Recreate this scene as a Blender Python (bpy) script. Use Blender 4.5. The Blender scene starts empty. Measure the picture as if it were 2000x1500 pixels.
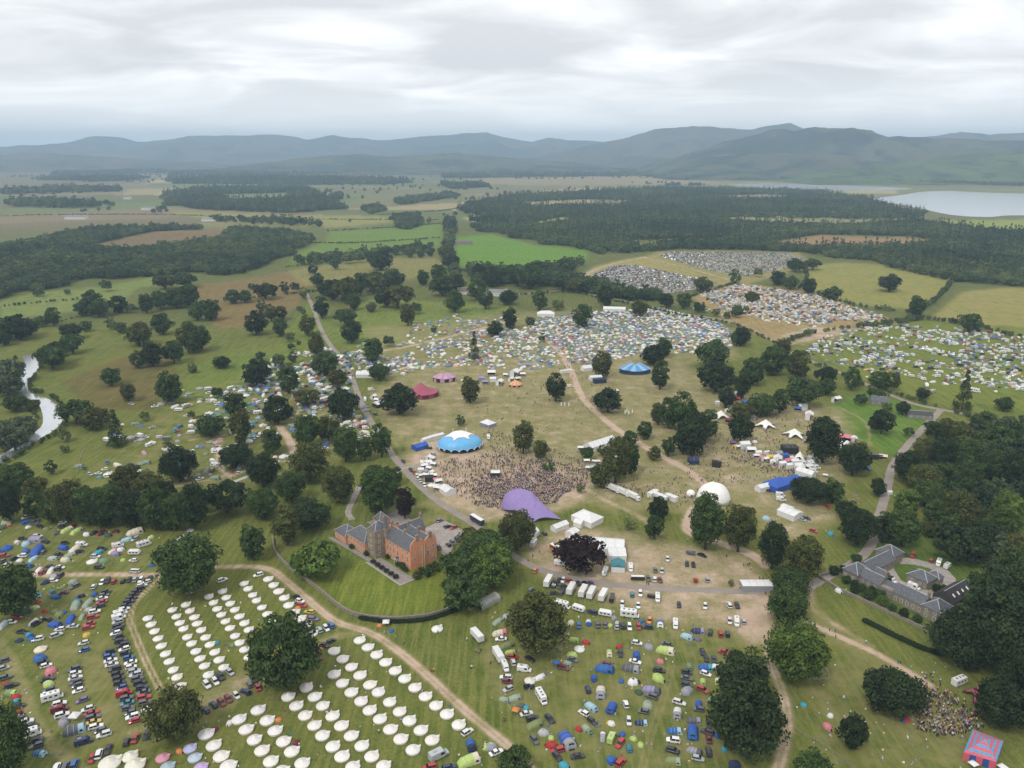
import bpy, bmesh, math, random
import numpy as np
from mathutils import Vector, Matrix, noise as mnoise
random.seed(7); RNG = np.random.default_rng(11)
sc = bpy.context.scene
COL = sc.collection
# ------------------------------------------------------------------ camera
FPX = 1522.0; PIT = math.radians(16.5); HC = 180.0       # survey frame: 2000x1500 photo, drone 180 m up
cam = bpy.data.cameras.new('camera'); cam.sensor_width = 36; cam.lens = FPX / 2000 * 36
cam.clip_start = 1; cam.clip_end = 60000
camo = bpy.data.objects.new('camera', cam); COL.objects.link(camo)
camo.location = (0, 0, HC); camo.rotation_euler = (math.pi / 2 - PIT, 0, 0); sc.camera = camo
# ------------------------------------------------------------------ light, sky, exposure
SUN_EL, SUN_AZ = math.radians(52), math.radians(215)      # azimuth from +Y clockwise
vs = sc.view_settings; vs.view_transform = 'Standard'; vs.look = 'None'; vs.gamma = 1; vs.exposure = 0.36
vs.use_curve_mapping = False
sc.cycles.max_bounces = 5; sc.cycles.diffuse_bounces = 2; sc.cycles.glossy_bounces = 2
sc.cycles.transmission_bounces = 2; sc.cycles.volume_bounces = 0; sc.cycles.transparent_max_bounces = 6
sc.cycles.use_denoising = True
W = bpy.data.worlds.new('World'); sc.world = W; W.use_nodes = True
nt = W.node_tree; nt.nodes.clear(); L = nt.links.new
def wn(t, **k):
    n = nt.nodes.new(t)
    for a, b in k.items(): setattr(n, a, b)
    return n
out = wn('ShaderNodeOutputWorld'); bg = wn('ShaderNodeBackground'); bg.inputs[1].default_value = 0.145
sky = wn('ShaderNodeTexSky', sky_type='NISHITA'); sky.sun_disc = False
sky.sun_elevation = SUN_EL; sky.sun_rotation = SUN_AZ; sky.altitude = 200
tc = wn('ShaderNodeTexCoord'); sep = wn('ShaderNodeSeparateXYZ'); L(tc.outputs['Generated'], sep.inputs[0])
def wmath(op, a, b=None, clamp=False):
    n = wn('ShaderNodeMath', operation=op); n.use_clamp = clamp
    for i, v in enumerate((a, b)):
        if v is None: continue
        if isinstance(v, (int, float)): n.inputs[i].default_value = v
        else: L(v, n.inputs[i])
    return n.outputs[0]
zz = wmath('ADD', wmath('MAXIMUM', sep.outputs[2], 0.0), 0.15)
cx = wmath('DIVIDE', sep.outputs[0], zz); cy = wmath('DIVIDE', sep.outputs[1], zz)
comb = wn('ShaderNodeCombineXYZ'); L(wmath('MULTIPLY', cx, 0.75), comb.inputs[0]); L(cy, comb.inputs[1])
n1 = wn('ShaderNodeTexNoise'); n1.inputs['Scale'].default_value = 1.5; n1.inputs['Detail'].default_value = 6
n1.inputs['Roughness'].default_value = 0.5; n1.inputs['Distortion'].default_value = 0.6; L(comb.outputs[0], n1.inputs['Vector'])
ramp = wn('ShaderNodeValToRGB'); L(n1.outputs[0], ramp.inputs[0])
e = ramp.color_ramp.elements
e[0].position = 0.40; e[0].color = (4.75, 4.72, 4.78, 1); e[1].position = 0.68; e[1].color = (8.1, 8.02, 7.95, 1)
m_ = e.new(0.52); m_.color = (5.9, 5.85, 5.85, 1)
mix = wn('ShaderNodeMixRGB'); mix.inputs[0].default_value = 0.04; L(ramp.outputs[0], mix.inputs[1]); L(sky.outputs[0], mix.inputs[2])
lo = wn('ShaderNodeMapRange', interpolation_type='SMOOTHSTEP'); L(sep.outputs[2], lo.inputs[0]); lo.inputs[1].default_value = .105; lo.inputs[2].default_value = .02; lo.inputs[3].default_value = 0; lo.inputs[4].default_value = .72
hz_ = wn('ShaderNodeMixRGB'); L(lo.outputs[0], hz_.inputs[0]); L(mix.outputs[0], hz_.inputs[1]); hz_.inputs[2].default_value = (8.6, 8.4, 8.15, 1)   # overcast thins and brightens towards the horizon
L(hz_.outputs[0], bg.inputs[0]); L(bg.outputs[0], out.inputs[0])
sun = bpy.data.lights.new('sun', 'SUN'); sun.energy = 1.5; sun.angle = math.radians(10); sun.color = (1, 0.96, 0.9)
suno = bpy.data.objects.new('sun', sun); COL.objects.link(suno)
suno.rotation_euler = (math.pi / 2 - SUN_EL, 0, math.pi - SUN_AZ)
# ------------------------------------------------------------------ survey: picture point -> point on the ground
def g(px, py, z=0.0):
    u = (px - 1000) / FPX; v = (750 - py) / FPX
    dy = math.cos(PIT) + v * math.sin(PIT); dz = -math.sin(PIT) + v * math.cos(PIT)
    t = (z - HC) / dz
    return Vector((u * t, dy * t, z))
def zc_of(p): return p.y * math.cos(PIT) - (p.z - HC) * math.sin(PIT)
CROPS = dict(a=(0,1000,6), b=(0,1250,6), c=(250,1100,5), d=(250,1300,5), e=(600,1200,5), f=(900,1250,6), h=(1150,1250,6),
  i=(900,1030,6.25), j=(0,780,5), k=(380,700,5), l=(0,530,5), m=(350,480,5), n=(700,480,5), o=(1050,480,5), p=(1400,480,5),
  q=(1600,600,5), r=(700,700,5), s=(1060,700,5), t=(1380,740,5.5556), u=(1680,760,4.4125), v=(1200,960,5.172),
  w=(1460,960,5.77), x=(1680,1200,5), y=(1380,1200,5), z=(0,0,1), M=(640,980,6.667), S=(1640,1050,7.692))
def pt(c, x, y):
    a = CROPS[c]; return a[0] + x / a[2], a[1] + y / a[2]
# ------------------------------------------------------------------ materials
MAT = {}
def nodes_of(name):
    m = bpy.data.materials.new(name); m.use_nodes = True; t = m.node_tree
    return m, t, t.nodes['Principled BSDF']
def add(t, typ, **k):
    n = t.nodes.new(typ)
    for a, b in k.items(): setattr(n, a, b)
    return n
def noisy(t, scale, detail=4, rough=0.6, coord='Object', vec=None):
    n = add(t, 'ShaderNodeTexNoise'); n.inputs['Scale'].default_value = scale; n.inputs['Detail'].default_value = detail
    n.inputs['Roughness'].default_value = rough
    if vec is None: vec = add(t, 'ShaderNodeTexCoord').outputs[coord]
    t.links.new(vec, n.inputs['Vector']); return n.outputs[0]
def mapr(t, v, a, b, c, d):
    n = add(t, 'ShaderNodeMapRange'); t.links.new(v, n.inputs[0])
    for i, x in enumerate((a, b, c, d)): n.inputs[i + 1].default_value = x
    return n.outputs[0]
def mixc(t, fac, a, b, mode='MIX'):
    n = add(t, 'ShaderNodeMixRGB', blend_type=mode)
    for i, v in enumerate((fac, a, b)):
        if isinstance(v, (int, float)): n.inputs[i].default_value = v
        elif isinstance(v, tuple): n.inputs[i].default_value = (*v, 1)
        else: t.links.new(v, n.inputs[i])
    return n.outputs[0]
def mat(name, col, rough=0.8, var=0.25, scale=2.0, metal=0.0, bump=0.0, col2=None, coord='Object'):
    """plain surface with procedural mottling"""
    if name in MAT: return MAT[name]
    m, t, b = nodes_of(name)
    nz = noisy(t, scale, 5, 0.65, coord)
    c2 = col2 or tuple(c * (1 - var) for c in col); c1 = col if col2 else tuple(min(1, c * (1 + var * 0.5)) for c in col)
    t.links.new(mixc(t, mapr(t, nz, 0.3, 0.7, 0, 1), c2, c1), b.inputs['Base Color'])
    b.inputs['Roughness'].default_value = rough; b.inputs['Metallic'].default_value = metal
    if bump:
        bp = add(t, 'ShaderNodeBump'); bp.inputs['Strength'].default_value = bump; t.links.new(nz, bp.inputs['Height'])
        t.links.new(bp.outputs[0], b.inputs['Normal'])
    MAT[name] = m; return m
def mat_tint(name, rough=0.7, var=0.18, scale=1.5, coat=0.0, ramp=None):
    """colour of each individual: the object's own colour, or (in a mass) one of a palette picked per individual"""
    m, t, b = nodes_of(name)
    oi = add(t, 'ShaderNodeObjectInfo'); c = oi.outputs['Color']
    if ramp:
        r = add(t, 'ShaderNodeValToRGB'); r.color_ramp.interpolation = 'CONSTANT'; el = r.color_ramp.elements
        while len(el) > 1: el.remove(el[0])
        tot = sum(w for w, _ in ramp); acc = 0
        for k, (w, cc) in enumerate(ramp):
            x = el[0] if k == 0 else el.new(acc / tot)
            x.position = acc / tot; x.color = (*cc, 1); acc += w
        t.links.new(oi.outputs['Random'], r.inputs[0]); c = r.outputs[0]
    nz = noisy(t, scale, 3, 0.6)
    t.links.new(mixc(t, 1.0, c, mixc(t, mapr(t, nz, 0.3, 0.7, 0, 1), (1 - var,) * 3, (1.0,) * 3), 'MULTIPLY'), b.inputs['Base Color'])
    b.inputs['Roughness'].default_value = rough
    if coat: b.inputs['Coat Weight'].default_value = coat
    MAT[name] = m; return m
CC = dict(w=(.72,.72,.71), s=(.42,.44,.46), g=(.10,.105,.12), k=(.022,.023,.028), b=(.03,.12,.36), n=(.018,.03,.085), r=(.42,.025,.025),
  m=(.16,.018,.03), y=(.62,.45,.08), o=(.62,.22,.07), t=(.05,.22,.27), p=(.16,.11,.26), c=(.66,.60,.48), W=(.74,.74,.72), R=(.36,.02,.025),
  l=(.42,.55,.16), e=(.17,.26,.15), v=(.30,.36,.27), q=(.05,.33,.42), u=(.35,.52,.62), f=(.6,.2,.24), d=(.04,.09,.05), h=(.30,.30,.33), z=(.28,.25,.40), x=(.03,.10,.42), j=(.2,.24,.09))
CN = dict(w='white', s='silver', g='grey', k='black', b='blue', n='navy', r='red', m='maroon', y='yellow', o='orange', t='teal', p='purple',
  c='cream', W='white', R='red', l='lime green', e='green', v='sage green', q='turquoise', u='pale blue', f='pink', d='dark green', h='pale grey', z='lilac', x='bright blue', j='olive')
PAINT = mat_tint('car_paint', 0.32, 0.06, 3, coat=0.5)
CANVAS = mat_tint('tent_fabric', 0.75, 0.16, 1.2)
GLASS = mat('dark_glass', (.015, .018, .022), 0.08, 0.2)
TYRE = mat('tyre_rubber', (.02, .02, .02), 0.85)
WHITEC = mat('white_canvas', (.80, .78, .75), 0.8, 0.06, 0.8)
WHITEP = mat('white_panel', (.74, .74, .73), 0.45, 0.08, 1.0)
CREAM = mat('cream_canvas', (.72, .67, .56), 0.8, 0.1)
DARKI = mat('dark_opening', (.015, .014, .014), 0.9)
METAL = mat('galvanised_metal', (.42, .43, .44), 0.4, 0.2, 3, 0.6)
SLATE = mat('roof_slate', (.105, .112, .125), 0.6, 0.45, 1.1, bump=.3)
LEAD = mat('lead_ridge', (.50, .52, .55), 0.5, 0.2)
HARL = mat('orange_harling', (.66, .29, .155), 0.95, 0.22, 0.6)
HARL2 = mat('orange_pink_harling', (.66, .31, .185), 0.95, 0.25, 0.6)
STONE = mat('grey_brown_stone', (.28, .225, .175), 0.95, 0.45, 0.9, bump=.3)
STONE2 = mat('pale_rubble_stone', (.25, .22, .18), 0.95, 0.4, 1.2, bump=.3)
SASH = mat('cream_sash', (.70, .63, .50), 0.6, 0.1)
BARK = mat('bark', (.07, .055, .04), 0.95, 0.4, 3, bump=.4)
WOOD = mat('weathered_wood', (.30, .24, .17), 0.9, 0.3, 2)
GRAVEL = mat('gravel', (.33, .29, .26), 0.95, 0.3, 0.35)
TARMAC = mat('tarmac_drive', (.31, .265, .225), 0.95, 0.28, 0.12, col2=(.22, .19, .165))
# ------------------------------------------------------------------ mesh builder
class MB:
    def __init__(s): s.v = []; s.f = []; s.m = []
    def face(s, pts, m=0):
        k = len(s.v); s.v += [tuple(p) for p in pts]; s.f.append(tuple(range(k, k + len(pts)))); s.m.append(m)
    def box(s, x0, x1, y0, y1, z0, z1, m=0, top=None):
        top = m if top is None else top
        a = [(x0,y0,z0),(x1,y0,z0),(x1,y1,z0),(x0,y1,z0),(x0,y0,z1),(x1,y0,z1),(x1,y1,z1),(x0,y1,z1)]
        k = len(s.v); s.v += a
        for q, mm in (((0,3,2,1),m),((4,5,6,7),top),((0,1,5,4),m),((1,2,6,5),m),((2,3,7,6),m),((3,0,4,7),m)):
            s.f.append(tuple(k + i for i in q)); s.m.append(mm)
    def loft(s, rings, m=0, close=True, cap=True):
        k = len(s.v); n = len(rings[0])
        for r in rings: s.v += [tuple(p) for p in r]
        for a in range(len(rings) - 1):
            for i in range(n if close else n - 1):
                j = (i + 1) % n
                s.f.append((k + a*n + i, k + a*n + j, k + (a+1)*n + j, k + (a+1)*n + i)); s.m.append(m)
        if cap:
            s.f.append(tuple(k + i for i in range(n))[::-1]); s.m.append(m)
            s.f.append(tuple(k + (len(rings)-1)*n + i for i in range(n))); s.m.append(m)
    def tube(s, p, q, r, r2=None, n=6, m=0):
        p, q = Vector(p), Vector(q); r2 = r if r2 is None else r2
        d = (q - p).normalized(); a = d.orthogonal().normalized(); b = d.cross(a)
        R = lambda c, rr: [c + (a*math.cos(6.2832*i/n) + b*math.sin(6.2832*i/n))*rr for i in range(n)]
        s.loft([R(p, r), R(q, r2)], m)
    def cyl(s, x, y, z0, z1, r, r2=None, n=12, m=0): s.tube((x,y,z0), (x,y,z1), r, r2, n, m)
    def gable(s, x0, x1, y0, y1, z0, z1, along='x', m=0, gm=None, over=0.3):
        """pitched roof over a rectangle, ridge along x or y; gm closes the gable triangles"""
        if along == 'x':
            ym = (y0+y1)/2; h = (z1-z0)*over/((y1-y0)/2)
            A = [(x0-.1,y0-over,z0-h),(x1+.1,y0-over,z0-h),(x1+.1,ym,z1),(x0-.1,ym,z1),(x0-.1,y1+over,z0-h),(x1+.1,y1+over,z0-h)]
            s.face((A[0],A[1],A[2],A[3]),m); s.face((A[3],A[2],A[5],A[4]),m)
            if gm is not None:
                s.face(((x0,y0,z0),(x0,y1,z0),(x0,ym,z1-.05)),gm); s.face(((x1,y0,z0),(x1,y1,z0),(x1,ym,z1-.05)),gm)
        else:
            xm = (x0+x1)/2; h = (z1-z0)*over/((x1-x0)/2)
            A = [(x0-over,y0-.1,z0-h),(x0-over,y1+.1,z0-h),(xm,y1+.1,z1),(xm,y0-.1,z1),(x1+over,y0-.1,z0-h),(x1+over,y1+.1,z0-h)]
            s.face((A[0],A[1],A[2],A[3]),m); s.face((A[3],A[2],A[5],A[4]),m)
            if gm is not None:
                s.face(((x0,y0,z0),(x1,y0,z0),(xm,y0,z1-.05)),gm); s.face(((x0,y1,z0),(x1,y1,z0),(xm,y1,z1-.05)),gm)
    def hip(s, x0, x1, y0, y1, z0, z1, m=0, over=0.35):
        x0-=over; x1+=over; y0-=over; y1+=over; w=(x1-x0); d=(y1-y0)
        if w >= d: r0=(x0+d/2,(y0+y1)/2,z1); r1=(x1-d/2,(y0+y1)/2,z1)
        else: r0=((x0+x1)/2,y0+w/2,z1); r1=((x0+x1)/2,y1-w/2,z1)
        A=(x0,y0,z0);B=(x1,y0,z0);C=(x1,y1,z0);D=(x0,y1,z0)
        if w >= d: s.face((A,B,r1,r0),m); s.face((C,D,r0,r1),m); s.face((B,C,r1),m); s.face((D,A,r0),m)
        else: s.face((B,C,r1,r0),m); s.face((D,A,r0,r1),m); s.face((A,B,r0),m); s.face((C,D,r1),m)
        return [(A,r0),(B,r1 if w>=d else r0),(C,r1),(D,r0 if w>=d else r1),(r0,r1)]
    def mesh(s, name, mats, smooth=False):
        me = bpy.data.meshes.new(name); me.from_pydata(s.v, [], s.f)
        for m in mats: me.materials.append(m)
        me.polygons.foreach_set('material_index', s.m)
        if smooth: me.polygons.foreach_set('use_smooth', [True]*len(s.f))
        me.update(); return me
    def build(s, name, mats, parent=None, smooth=False, **k):
        return link(name, s.mesh(name, mats if isinstance(mats, (list, tuple)) else [mats], smooth), parent, **k)
def link(name, me, parent=None, color=None, loc=None, rot=None, scale=None, label=None):
    o = bpy.data.objects.new(name, me); COL.objects.link(o)
    if parent: o.parent = parent
    if color: o.color = (*color, 1)
    if loc is not None: o.location = loc
    if rot is not None: o.rotation_euler = (0, 0, rot)
    if scale is not None: o.scale = scale if isinstance(scale, (tuple, list)) else (scale,)*3
    if label: o['label'] = label
    return o
def struct(o, kind='structure', label=None, cat=None):
    o['kind'] = kind
    if label: o['label'] = label
    if cat: o['category'] = cat
    return o
THINGS = []     # (object, look, noun, category, group, row phrase or None, px, py)
def note(o, look, noun, cat, group, px, py, row=None, label=None):
    THINGS.append([o, look, noun, cat, group, row, px, py, label]); return o
def empty(name, loc, rot=0, scale=None):
    o = link(name, None, None, None, loc, rot, scale); o.empty_display_size = 0.5; return o
def heading(px, py, dx, dy):
    a = g(px, py); b = g(px + dx*.4, py + dy*.4); d = b - a
    return math.atan2(d.y, d.x)
def inst(name, parts, loc, rot, scale, tint):
    """one individual of a kind: Empty at its base with a copy of each part"""
    r = empty(name, loc, rot, scale)
    for pn, me, ck in parts:
        o = link(pn, me, r)
        c = tint.get(ck) if isinstance(ck, str) else ck
        if c is not None: o.color = (*c, 1)
    return r
# ------------------------------------------------------------------ ground sheet
def inside(poly, X, Y):
    r = np.zeros(X.shape, bool); n = len(poly)
    for i in range(n):
        x0, y0 = poly[i]; x1, y1 = poly[(i+1) % n]
        if y0 == y1: continue
        c = ((y0 > Y) != (y1 > Y)) & (X < (x1-x0)*(Y-y0)/(y1-y0) + x0); r ^= c
    return r
def dist_line(pts, X, Y):
    d = np.full(X.shape, 1e9)
    for (x0, y0), (x1, y1) in zip(pts[:-1], pts[1:]):
        dx, dy = x1-x0, y1-y0; L2 = dx*dx+dy*dy+1e-9
        t = np.clip(((X-x0)*dx+(Y-y0)*dy)/L2, 0, 1); d = np.minimum(d, np.hypot(X-x0-t*dx, Y-y0-t*dy))
    return d
def G2(poly): return [tuple(g(*p))[:2] for p in poly]
def dense(pts, n=6):
    """Catmull-Rom through ground points"""
    P = [np.array(p, float) for p in pts]; P = [2*P[0]-P[1]] + P + [2*P[-1]-P[-2]]; o = []
    for i in range(1, len(P)-2):
        for k in range(n):
            t = k/n; a, b, c, d = P[i-1], P[i], P[i+1], P[i+2]
            o.append(tuple(.5*(2*b+(c-a)*t+(2*a-5*b+4*c-d)*t*t+(3*b-a-3*c+d)*t**3)))
    o.append(tuple(P[-2])); return o
dep = np.radians(np.concatenate([np.linspace(47, 20, 220), np.linspace(19.9, 8, 210), np.linspace(7.92, 1.2, 90), [1.0, .8, .66, .56]]))
rad = np.concatenate([[0.5, 60, 120], HC/np.tan(dep)])
az = np.radians(np.concatenate([np.linspace(-180, -44, 40)[:-1], np.linspace(-44, 44, 560), np.linspace(44, 180, 40)[1:-1]]))
RR, AA = np.meshgrid(rad, az, indexing='ij'); GX = RR*np.sin(AA); GY = RR*np.cos(AA)
BASE = np.array([.130, .157, .042]); col = np.tile(BASE, GX.shape + (1,)); dirt = np.zeros(GX.shape); moor = np.zeros(GX.shape)
FIELDS = [  # picture outline, ground-cover colour
 ([(-900,640),(-900,470),(300,430),(900,400),(1500,420),(2900,440),(2900,600),(1400,640)], (.105,.12,.045)),
 ([(-900,470),(-900,300),(3000,300),(3000,440),(1500,425),(900,400)], (.14,.135,.062)),
 ([(640,452),(862,437),(866,462),(855,488),(760,498),(700,505),(560,522),(580,495),(640,470)], (.12,.18,.045)),
 ([(885,475),(893,462),(960,458),(1040,478),(1150,489),(1146,505),(1135,515),(1000,526),(900,522)], (.11,.205,.036)),
 ([(620,393),(680,381),(770,380),(775,398),(700,408)], (.36,.33,.17)), ([(780,392),(900,390),(908,404),(800,410)], (.26,.26,.11)),
 ([(560,528),(700,508),(850,500),(870,520),(800,545),(690,560),(600,560),(560,555)], (.185,.175,.075)),
 ([(0,590),(60,573),(200,560),(300,540),(345,535),(330,550),(265,565),(240,590),(170,605),(0,625)], (.15,.185,.065)),
 ([(1570,520),(1640,513),(1740,518),(1862,545),(1840,575),(1800,605),(1720,600),(1640,590),(1580,570)], (.21,.205,.075)),
 ([(1820,620),(1880,570),(1960,562),(2300,580),(2300,680),(1990,660),(1890,640)], (.23,.21,.085)),
 ([(1130,545),(1160,520),(1230,505),(1270,500),(1430,540),(1420,555),(1250,580),(1150,560)], (.25,.22,.10)),
 ([(1265,498),(1290,490),(1560,492),(1590,520),(1440,560)], (.22,.20,.10)),
 ([(1350,580),(1430,550),(1580,570),(1760,630),(1600,660),(1520,672),(1420,628)], (.27,.20,.11)),
 ([(1570,680),(1640,640),(1800,625),(2300,660),(2300,830),(1860,800),(1700,750)], (.135,.16,.04)),
 ([(0,385),(230,362),(330,368),(300,400),(180,410),(0,420)], (.15,.125,.08)), ([(150,485),(300,452),(450,447),(430,470),(260,492)], (.16,.115,.07)),
 ([(1490,475),(1600,460),(1780,465),(1850,475),(1700,482),(1560,482)], (.24,.155,.10)), ([(300,410),(560,420),(690,420),(860,428),(640,445),(420,432)], (.22,.215,.09)),
 ([(900,425),(1000,418),(1090,425),(1000,432),(930,436)], (.28,.27,.14)), ([(1340,432),(1480,420),(1640,424),(1790,436),(1640,443),(1480,438)], (.20,.19,.11)), ([(1030,436),(1100,424),(1130,430),(1060,442)], (.26,.25,.13)), ([(1790,438),(1850,430),(2000,428),(2300,440),(2000,452)], (.20,.24,.07)),
 ([(1000,345),(1280,342),(1430,358),(1290,362),(1000,362),(850,355)], (.24,.20,.13)), ([(0,335),(180,340),(320,345),(280,358),(0,372)], (.16,.14,.09)),
 ([(380,560),(560,530),(600,560),(580,600),(470,640),(420,640),(400,600)], (.165,.125,.062)), ([(120,745),(260,690),(330,690),(350,745),(300,800),(180,800)], (.12,.105,.042)),
 ([(640,1115),(720,1090),(860,1105),(900,1170),(830,1200),(700,1195),(600,1150)], (.135,.165,.034)), ([(590,1120),(640,1060),(720,1090),(620,1140)], (.10,.135,.035)),
 ([(1620,790),(1700,760),(1830,815),(1740,890),(1640,840)], (.10,.165,.035)), ([(1670,1060),(1760,1020),(1900,1090),(1990,1180),(1850,1230),(1640,1150)], (.085,.125,.03)),
 ([(610,650),(720,585),(900,590),(1000,600),(880,650),(760,690),(700,690)], (.135,.17,.05)), ([(640,580),(590,600),(540,680),(430,690),(380,720),(330,790),(430,840),(560,760),(640,700)], (.12,.155,.04)),
]
SOFT = {9, 10, 11, 12, 13}
for poly, c in FIELDS:
    k = inside(G2(poly), GX, GY); col[k] = np.array(c)*(1.05, 1.12, .98)
ARENA = [  # worn ground: outline, wear
 ([(920,1240),(1060,1180),(1480,1230),(1440,1500),(1060,1500),(960,1380)], .22), ([(60,1250),(140,1230),(240,1260),(280,1400),(250,1450),(110,1470)], .30), ([(0,1010),(300,1040),(310,1110),(180,1200),(0,1260)], .20), ([(1560,1280),(1720,1290),(1800,1400),(1900,1500),(1600,1500)], .24), ([(430,1320),(560,1290),(640,1260),(520,1340),(420,1400),(300,1460),(250,1470)], .5),
 ([(790,880),(850,850),(960,880),(1080,900),(1160,930),(1140,985),(1050,1010),(940,1020),(870,990),(820,940)], .82),
 ([(720,760),(900,690),(1100,700),(1300,690),(1420,760),(1650,800),(1700,900),(1620,960),(1500,1000),(1200,1000),(900,880),(760,860)], .56),
 ([(1380,860),(1480,790),(1600,800),(1640,860),(1660,940),(1540,970),(1440,950),(1330,1000),(1300,940)], .60),
 ([(1010,1060),(1110,1020),(1330,1060),(1480,1090),(1500,1180),(1490,1240),(1300,1220),(1180,1180),(1060,1130)], .74),
 ([(1480,990),(1600,960),(1640,1010),(1560,1060),(1490,1040)], .6), ([(1510,655),(1580,635),(1690,640),(1620,660),(1560,675)], .9),
 ([(1700,1290),(1800,1330),(1960,1440),(1900,1500),(1780,1440)], .35), ([(700,1000),(905,960),(960,1020),(900,1050)], .25), ([(770,900),(840,880),(850,910),(800,935)], .8),
 ([(1478,1158),(1520,1155),(1514,1250),(1480,1262),(1430,1235)], .95), ([(700,640),(1100,600),(1440,640),(1450,700),(1100,745),(760,740)], .42), ([(1500,1200),(1580,1170),(1700,1250),(1800,1330),(1700,1300)], .3), ([(150,950),(330,780),(600,680),(720,880),(520,960),(300,960)], .2)]
for poly, wv in ARENA: dirt = np.maximum(dirt, wv*inside(G2(poly), GX, GY))
def blur(a, n):
    for _ in range(n):
        b = a.copy(); b[1:-1] = (a[:-2]+2*a[1:-1]+a[2:])/4; a = b.copy(); a[:, 1:-1] = (b[:, :-2]+2*b[:, 1:-1]+b[:, 2:])/4
    return a
dirt = blur(dirt, 14)
for ch in range(3): col[..., ch] = blur(col[..., ch], 1)
TRACKS = [  # picture line, half width in metres, wear, ruts
 ([(1040,640),(1070,665),(1095,690),(1113,720),(1125,748),(1140,780),(1165,805),(1200,835),(1240,860),(1280,885),(1320,905),(1352,925),(1385,958),(1352,1000),(1342,1030),(1362,1046),(1420,1065),(1470,1085),(1495,1105)], 3.0, 1.15, 0),
 ([(60,1124),(200,1122),(310,1122),(350,1112),(440,1107),(520,1110),(560,1135),(600,1170),(655,1213),(720,1235),(770,1265),(830,1315),(900,1380),(960,1430),(1000,1465),(1050,1515)], 2.2, .95, 2),
 ([(322,1122),(290,1150),(262,1180),(254,1208),(262,1235),(285,1290),(312,1345)], 1.5, .9, 1),
 ([(1580,1150),(1592,1190),(1640,1225),(1700,1262)], 2.0, .6, 0), ([(1555,1205),(1620,1235),(1700,1270),(1770,1310),(1815,1338)], 1.9, 1.0, 0),
 ([(1492,1160),(1497,1200),(1496,1250),(1510,1300),(1533,1370),(1538,1420),(1520,1500),(1510,1540)], 2.2, .85, 2),
 ([(690,687),(760,683),(860,662),(960,636),(1010,622)], 3.0, .95, 0), ([(545,832),(562,855),(576,885)], 3.0, 1.0, 0), ([(430,855),(425,890),(432,915),(452,930)], 2.2, .9, 0),
 ([(340,950),(440,930),(540,905),(680,865)], 1.8, .8, 0), ([(370,860),(470,845),(560,830),(660,800)], 1.6, .7, 0), ([(1385,960),(1410,945),(1450,930)], 6, .7, 0),
 ([(1150,960),(1200,985),(1250,1010),(1290,1040)], 2.5, .7, 0), ([(860,945),(800,905),(770,860),(740,810)], 2, .4, 0), ([(0,1255),(40,1330),(75,1420),(130,1480),(180,1520)], 2.4, .45, 0),
 ([(180,1250),(210,1330),(235,1400),(260,1440)], 2.2, .25, 0), ([(260,1430),(420,1370),(500,1315),(640,1250),(700,1235)], 2.4, .55, 0), ([(1320,1230),(1305,1330),(1270,1440),(1250,1520)], 1.6, .4, 1),
 ([(1640,795),(1690,825),(1700,870)], 1.2, .5, 0), ([(1130,545),(1180,520),(1260,502)], 7, .8, 0), ([(1255,503),(1330,520),(1430,548)], 3, .9, 0), ([(1540,672),(1600,655),(1680,640),(1760,632)], 5, .7, 0), ([(1500,1050),(1560,1020),(1640,1005)], 3, .7, 0)]
for pl, hw, wv, ruts in TRACKS:
    d = dist_line(dense(G2(pl)), GX, GY)
    soft = np.clip(1.25 - np.abs(d - hw*.55)/(hw*.5) if ruts == 1 else 1.5 - d/hw, 0, 1)
    if ruts == 2: soft *= .72 + .28*np.clip(1.6 - np.abs(d - hw*.5)/(hw*.32), 0, 1)
    dirt = np.maximum(dirt, wv*soft)
def noise2(X, Y, s, k):
    r = np.random.default_rng(k); t = r.random((256, 256)); x = X/s; y = Y/s; xi = np.floor(x).astype(int); yi = np.floor(y).astype(int); fx = x-xi; fy = y-yi
    fx = fx*fx*(3-2*fx); fy = fy*fy*(3-2*fy); q = lambda i, j: t[(xi+i) & 255, (yi+j) & 255]
    return (q(0,0)*(1-fx)+q(1,0)*fx)*(1-fy)+(q(0,1)*(1-fx)+q(1,1)*fx)*fy
sx_ = RNG.uniform(-7500, 7500, 420); sy_ = RNG.uniform(1900, 10500, 420); fm = (RR > 1900) & (np.abs(AA) < .85); fld = np.full(GX.shape, .5); fx_, fy_ = GX[fm], GY[fm]; best = np.full(fx_.shape, 1e18); own = np.zeros(fx_.shape, int)
wob = 60*(noise2(fx_, fy_, 260, 31)-.5)
for q_ in range(420):
    d_ = (fx_-sx_[q_]+wob)**2 + ((fy_-sy_[q_])*1.3)**2; k_ = d_ < best; best[k_] = d_[k_]; own[k_] = q_
fld[fm] = RNG.random(420)[own]; far = np.clip((RR-2000)/500, 0, 1)[..., None]
patch = np.where((fld > .72)[..., None], np.array([.14,.175,.075]), np.where((fld < .22)[..., None], np.array([.30,.27,.15]), np.where((fld < .5)[..., None], np.array([.19,.165,.105]), np.array([.16,.165,.085]))))*(.8+.4*((fld*7) % 1))[..., None]
inpal = np.zeros(GX.shape, bool)
for k in (22, 23, 16, 17, 18, 19, 20, 21): inpal |= inside(G2(FIELDS[k][0]), GX, GY)
far = far*(~inpal)[..., None]; col = col*(1-far)+patch*far
nr, na = GX.shape; idx = np.arange(nr*na).reshape(nr, na); nx = np.roll(idx, -1, 1)
quads = np.stack([idx[:-1], nx[:-1], nx[1:], idx[1:]], -1).reshape(-1, 4)
me = bpy.data.meshes.new('ground'); me.vertices.add(nr*na); me.loops.add(quads.size); me.polygons.add(len(quads))
me.vertices.foreach_set('co', np.stack([GX, GY, np.zeros_like(GX)], -1).astype('f').ravel())
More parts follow.
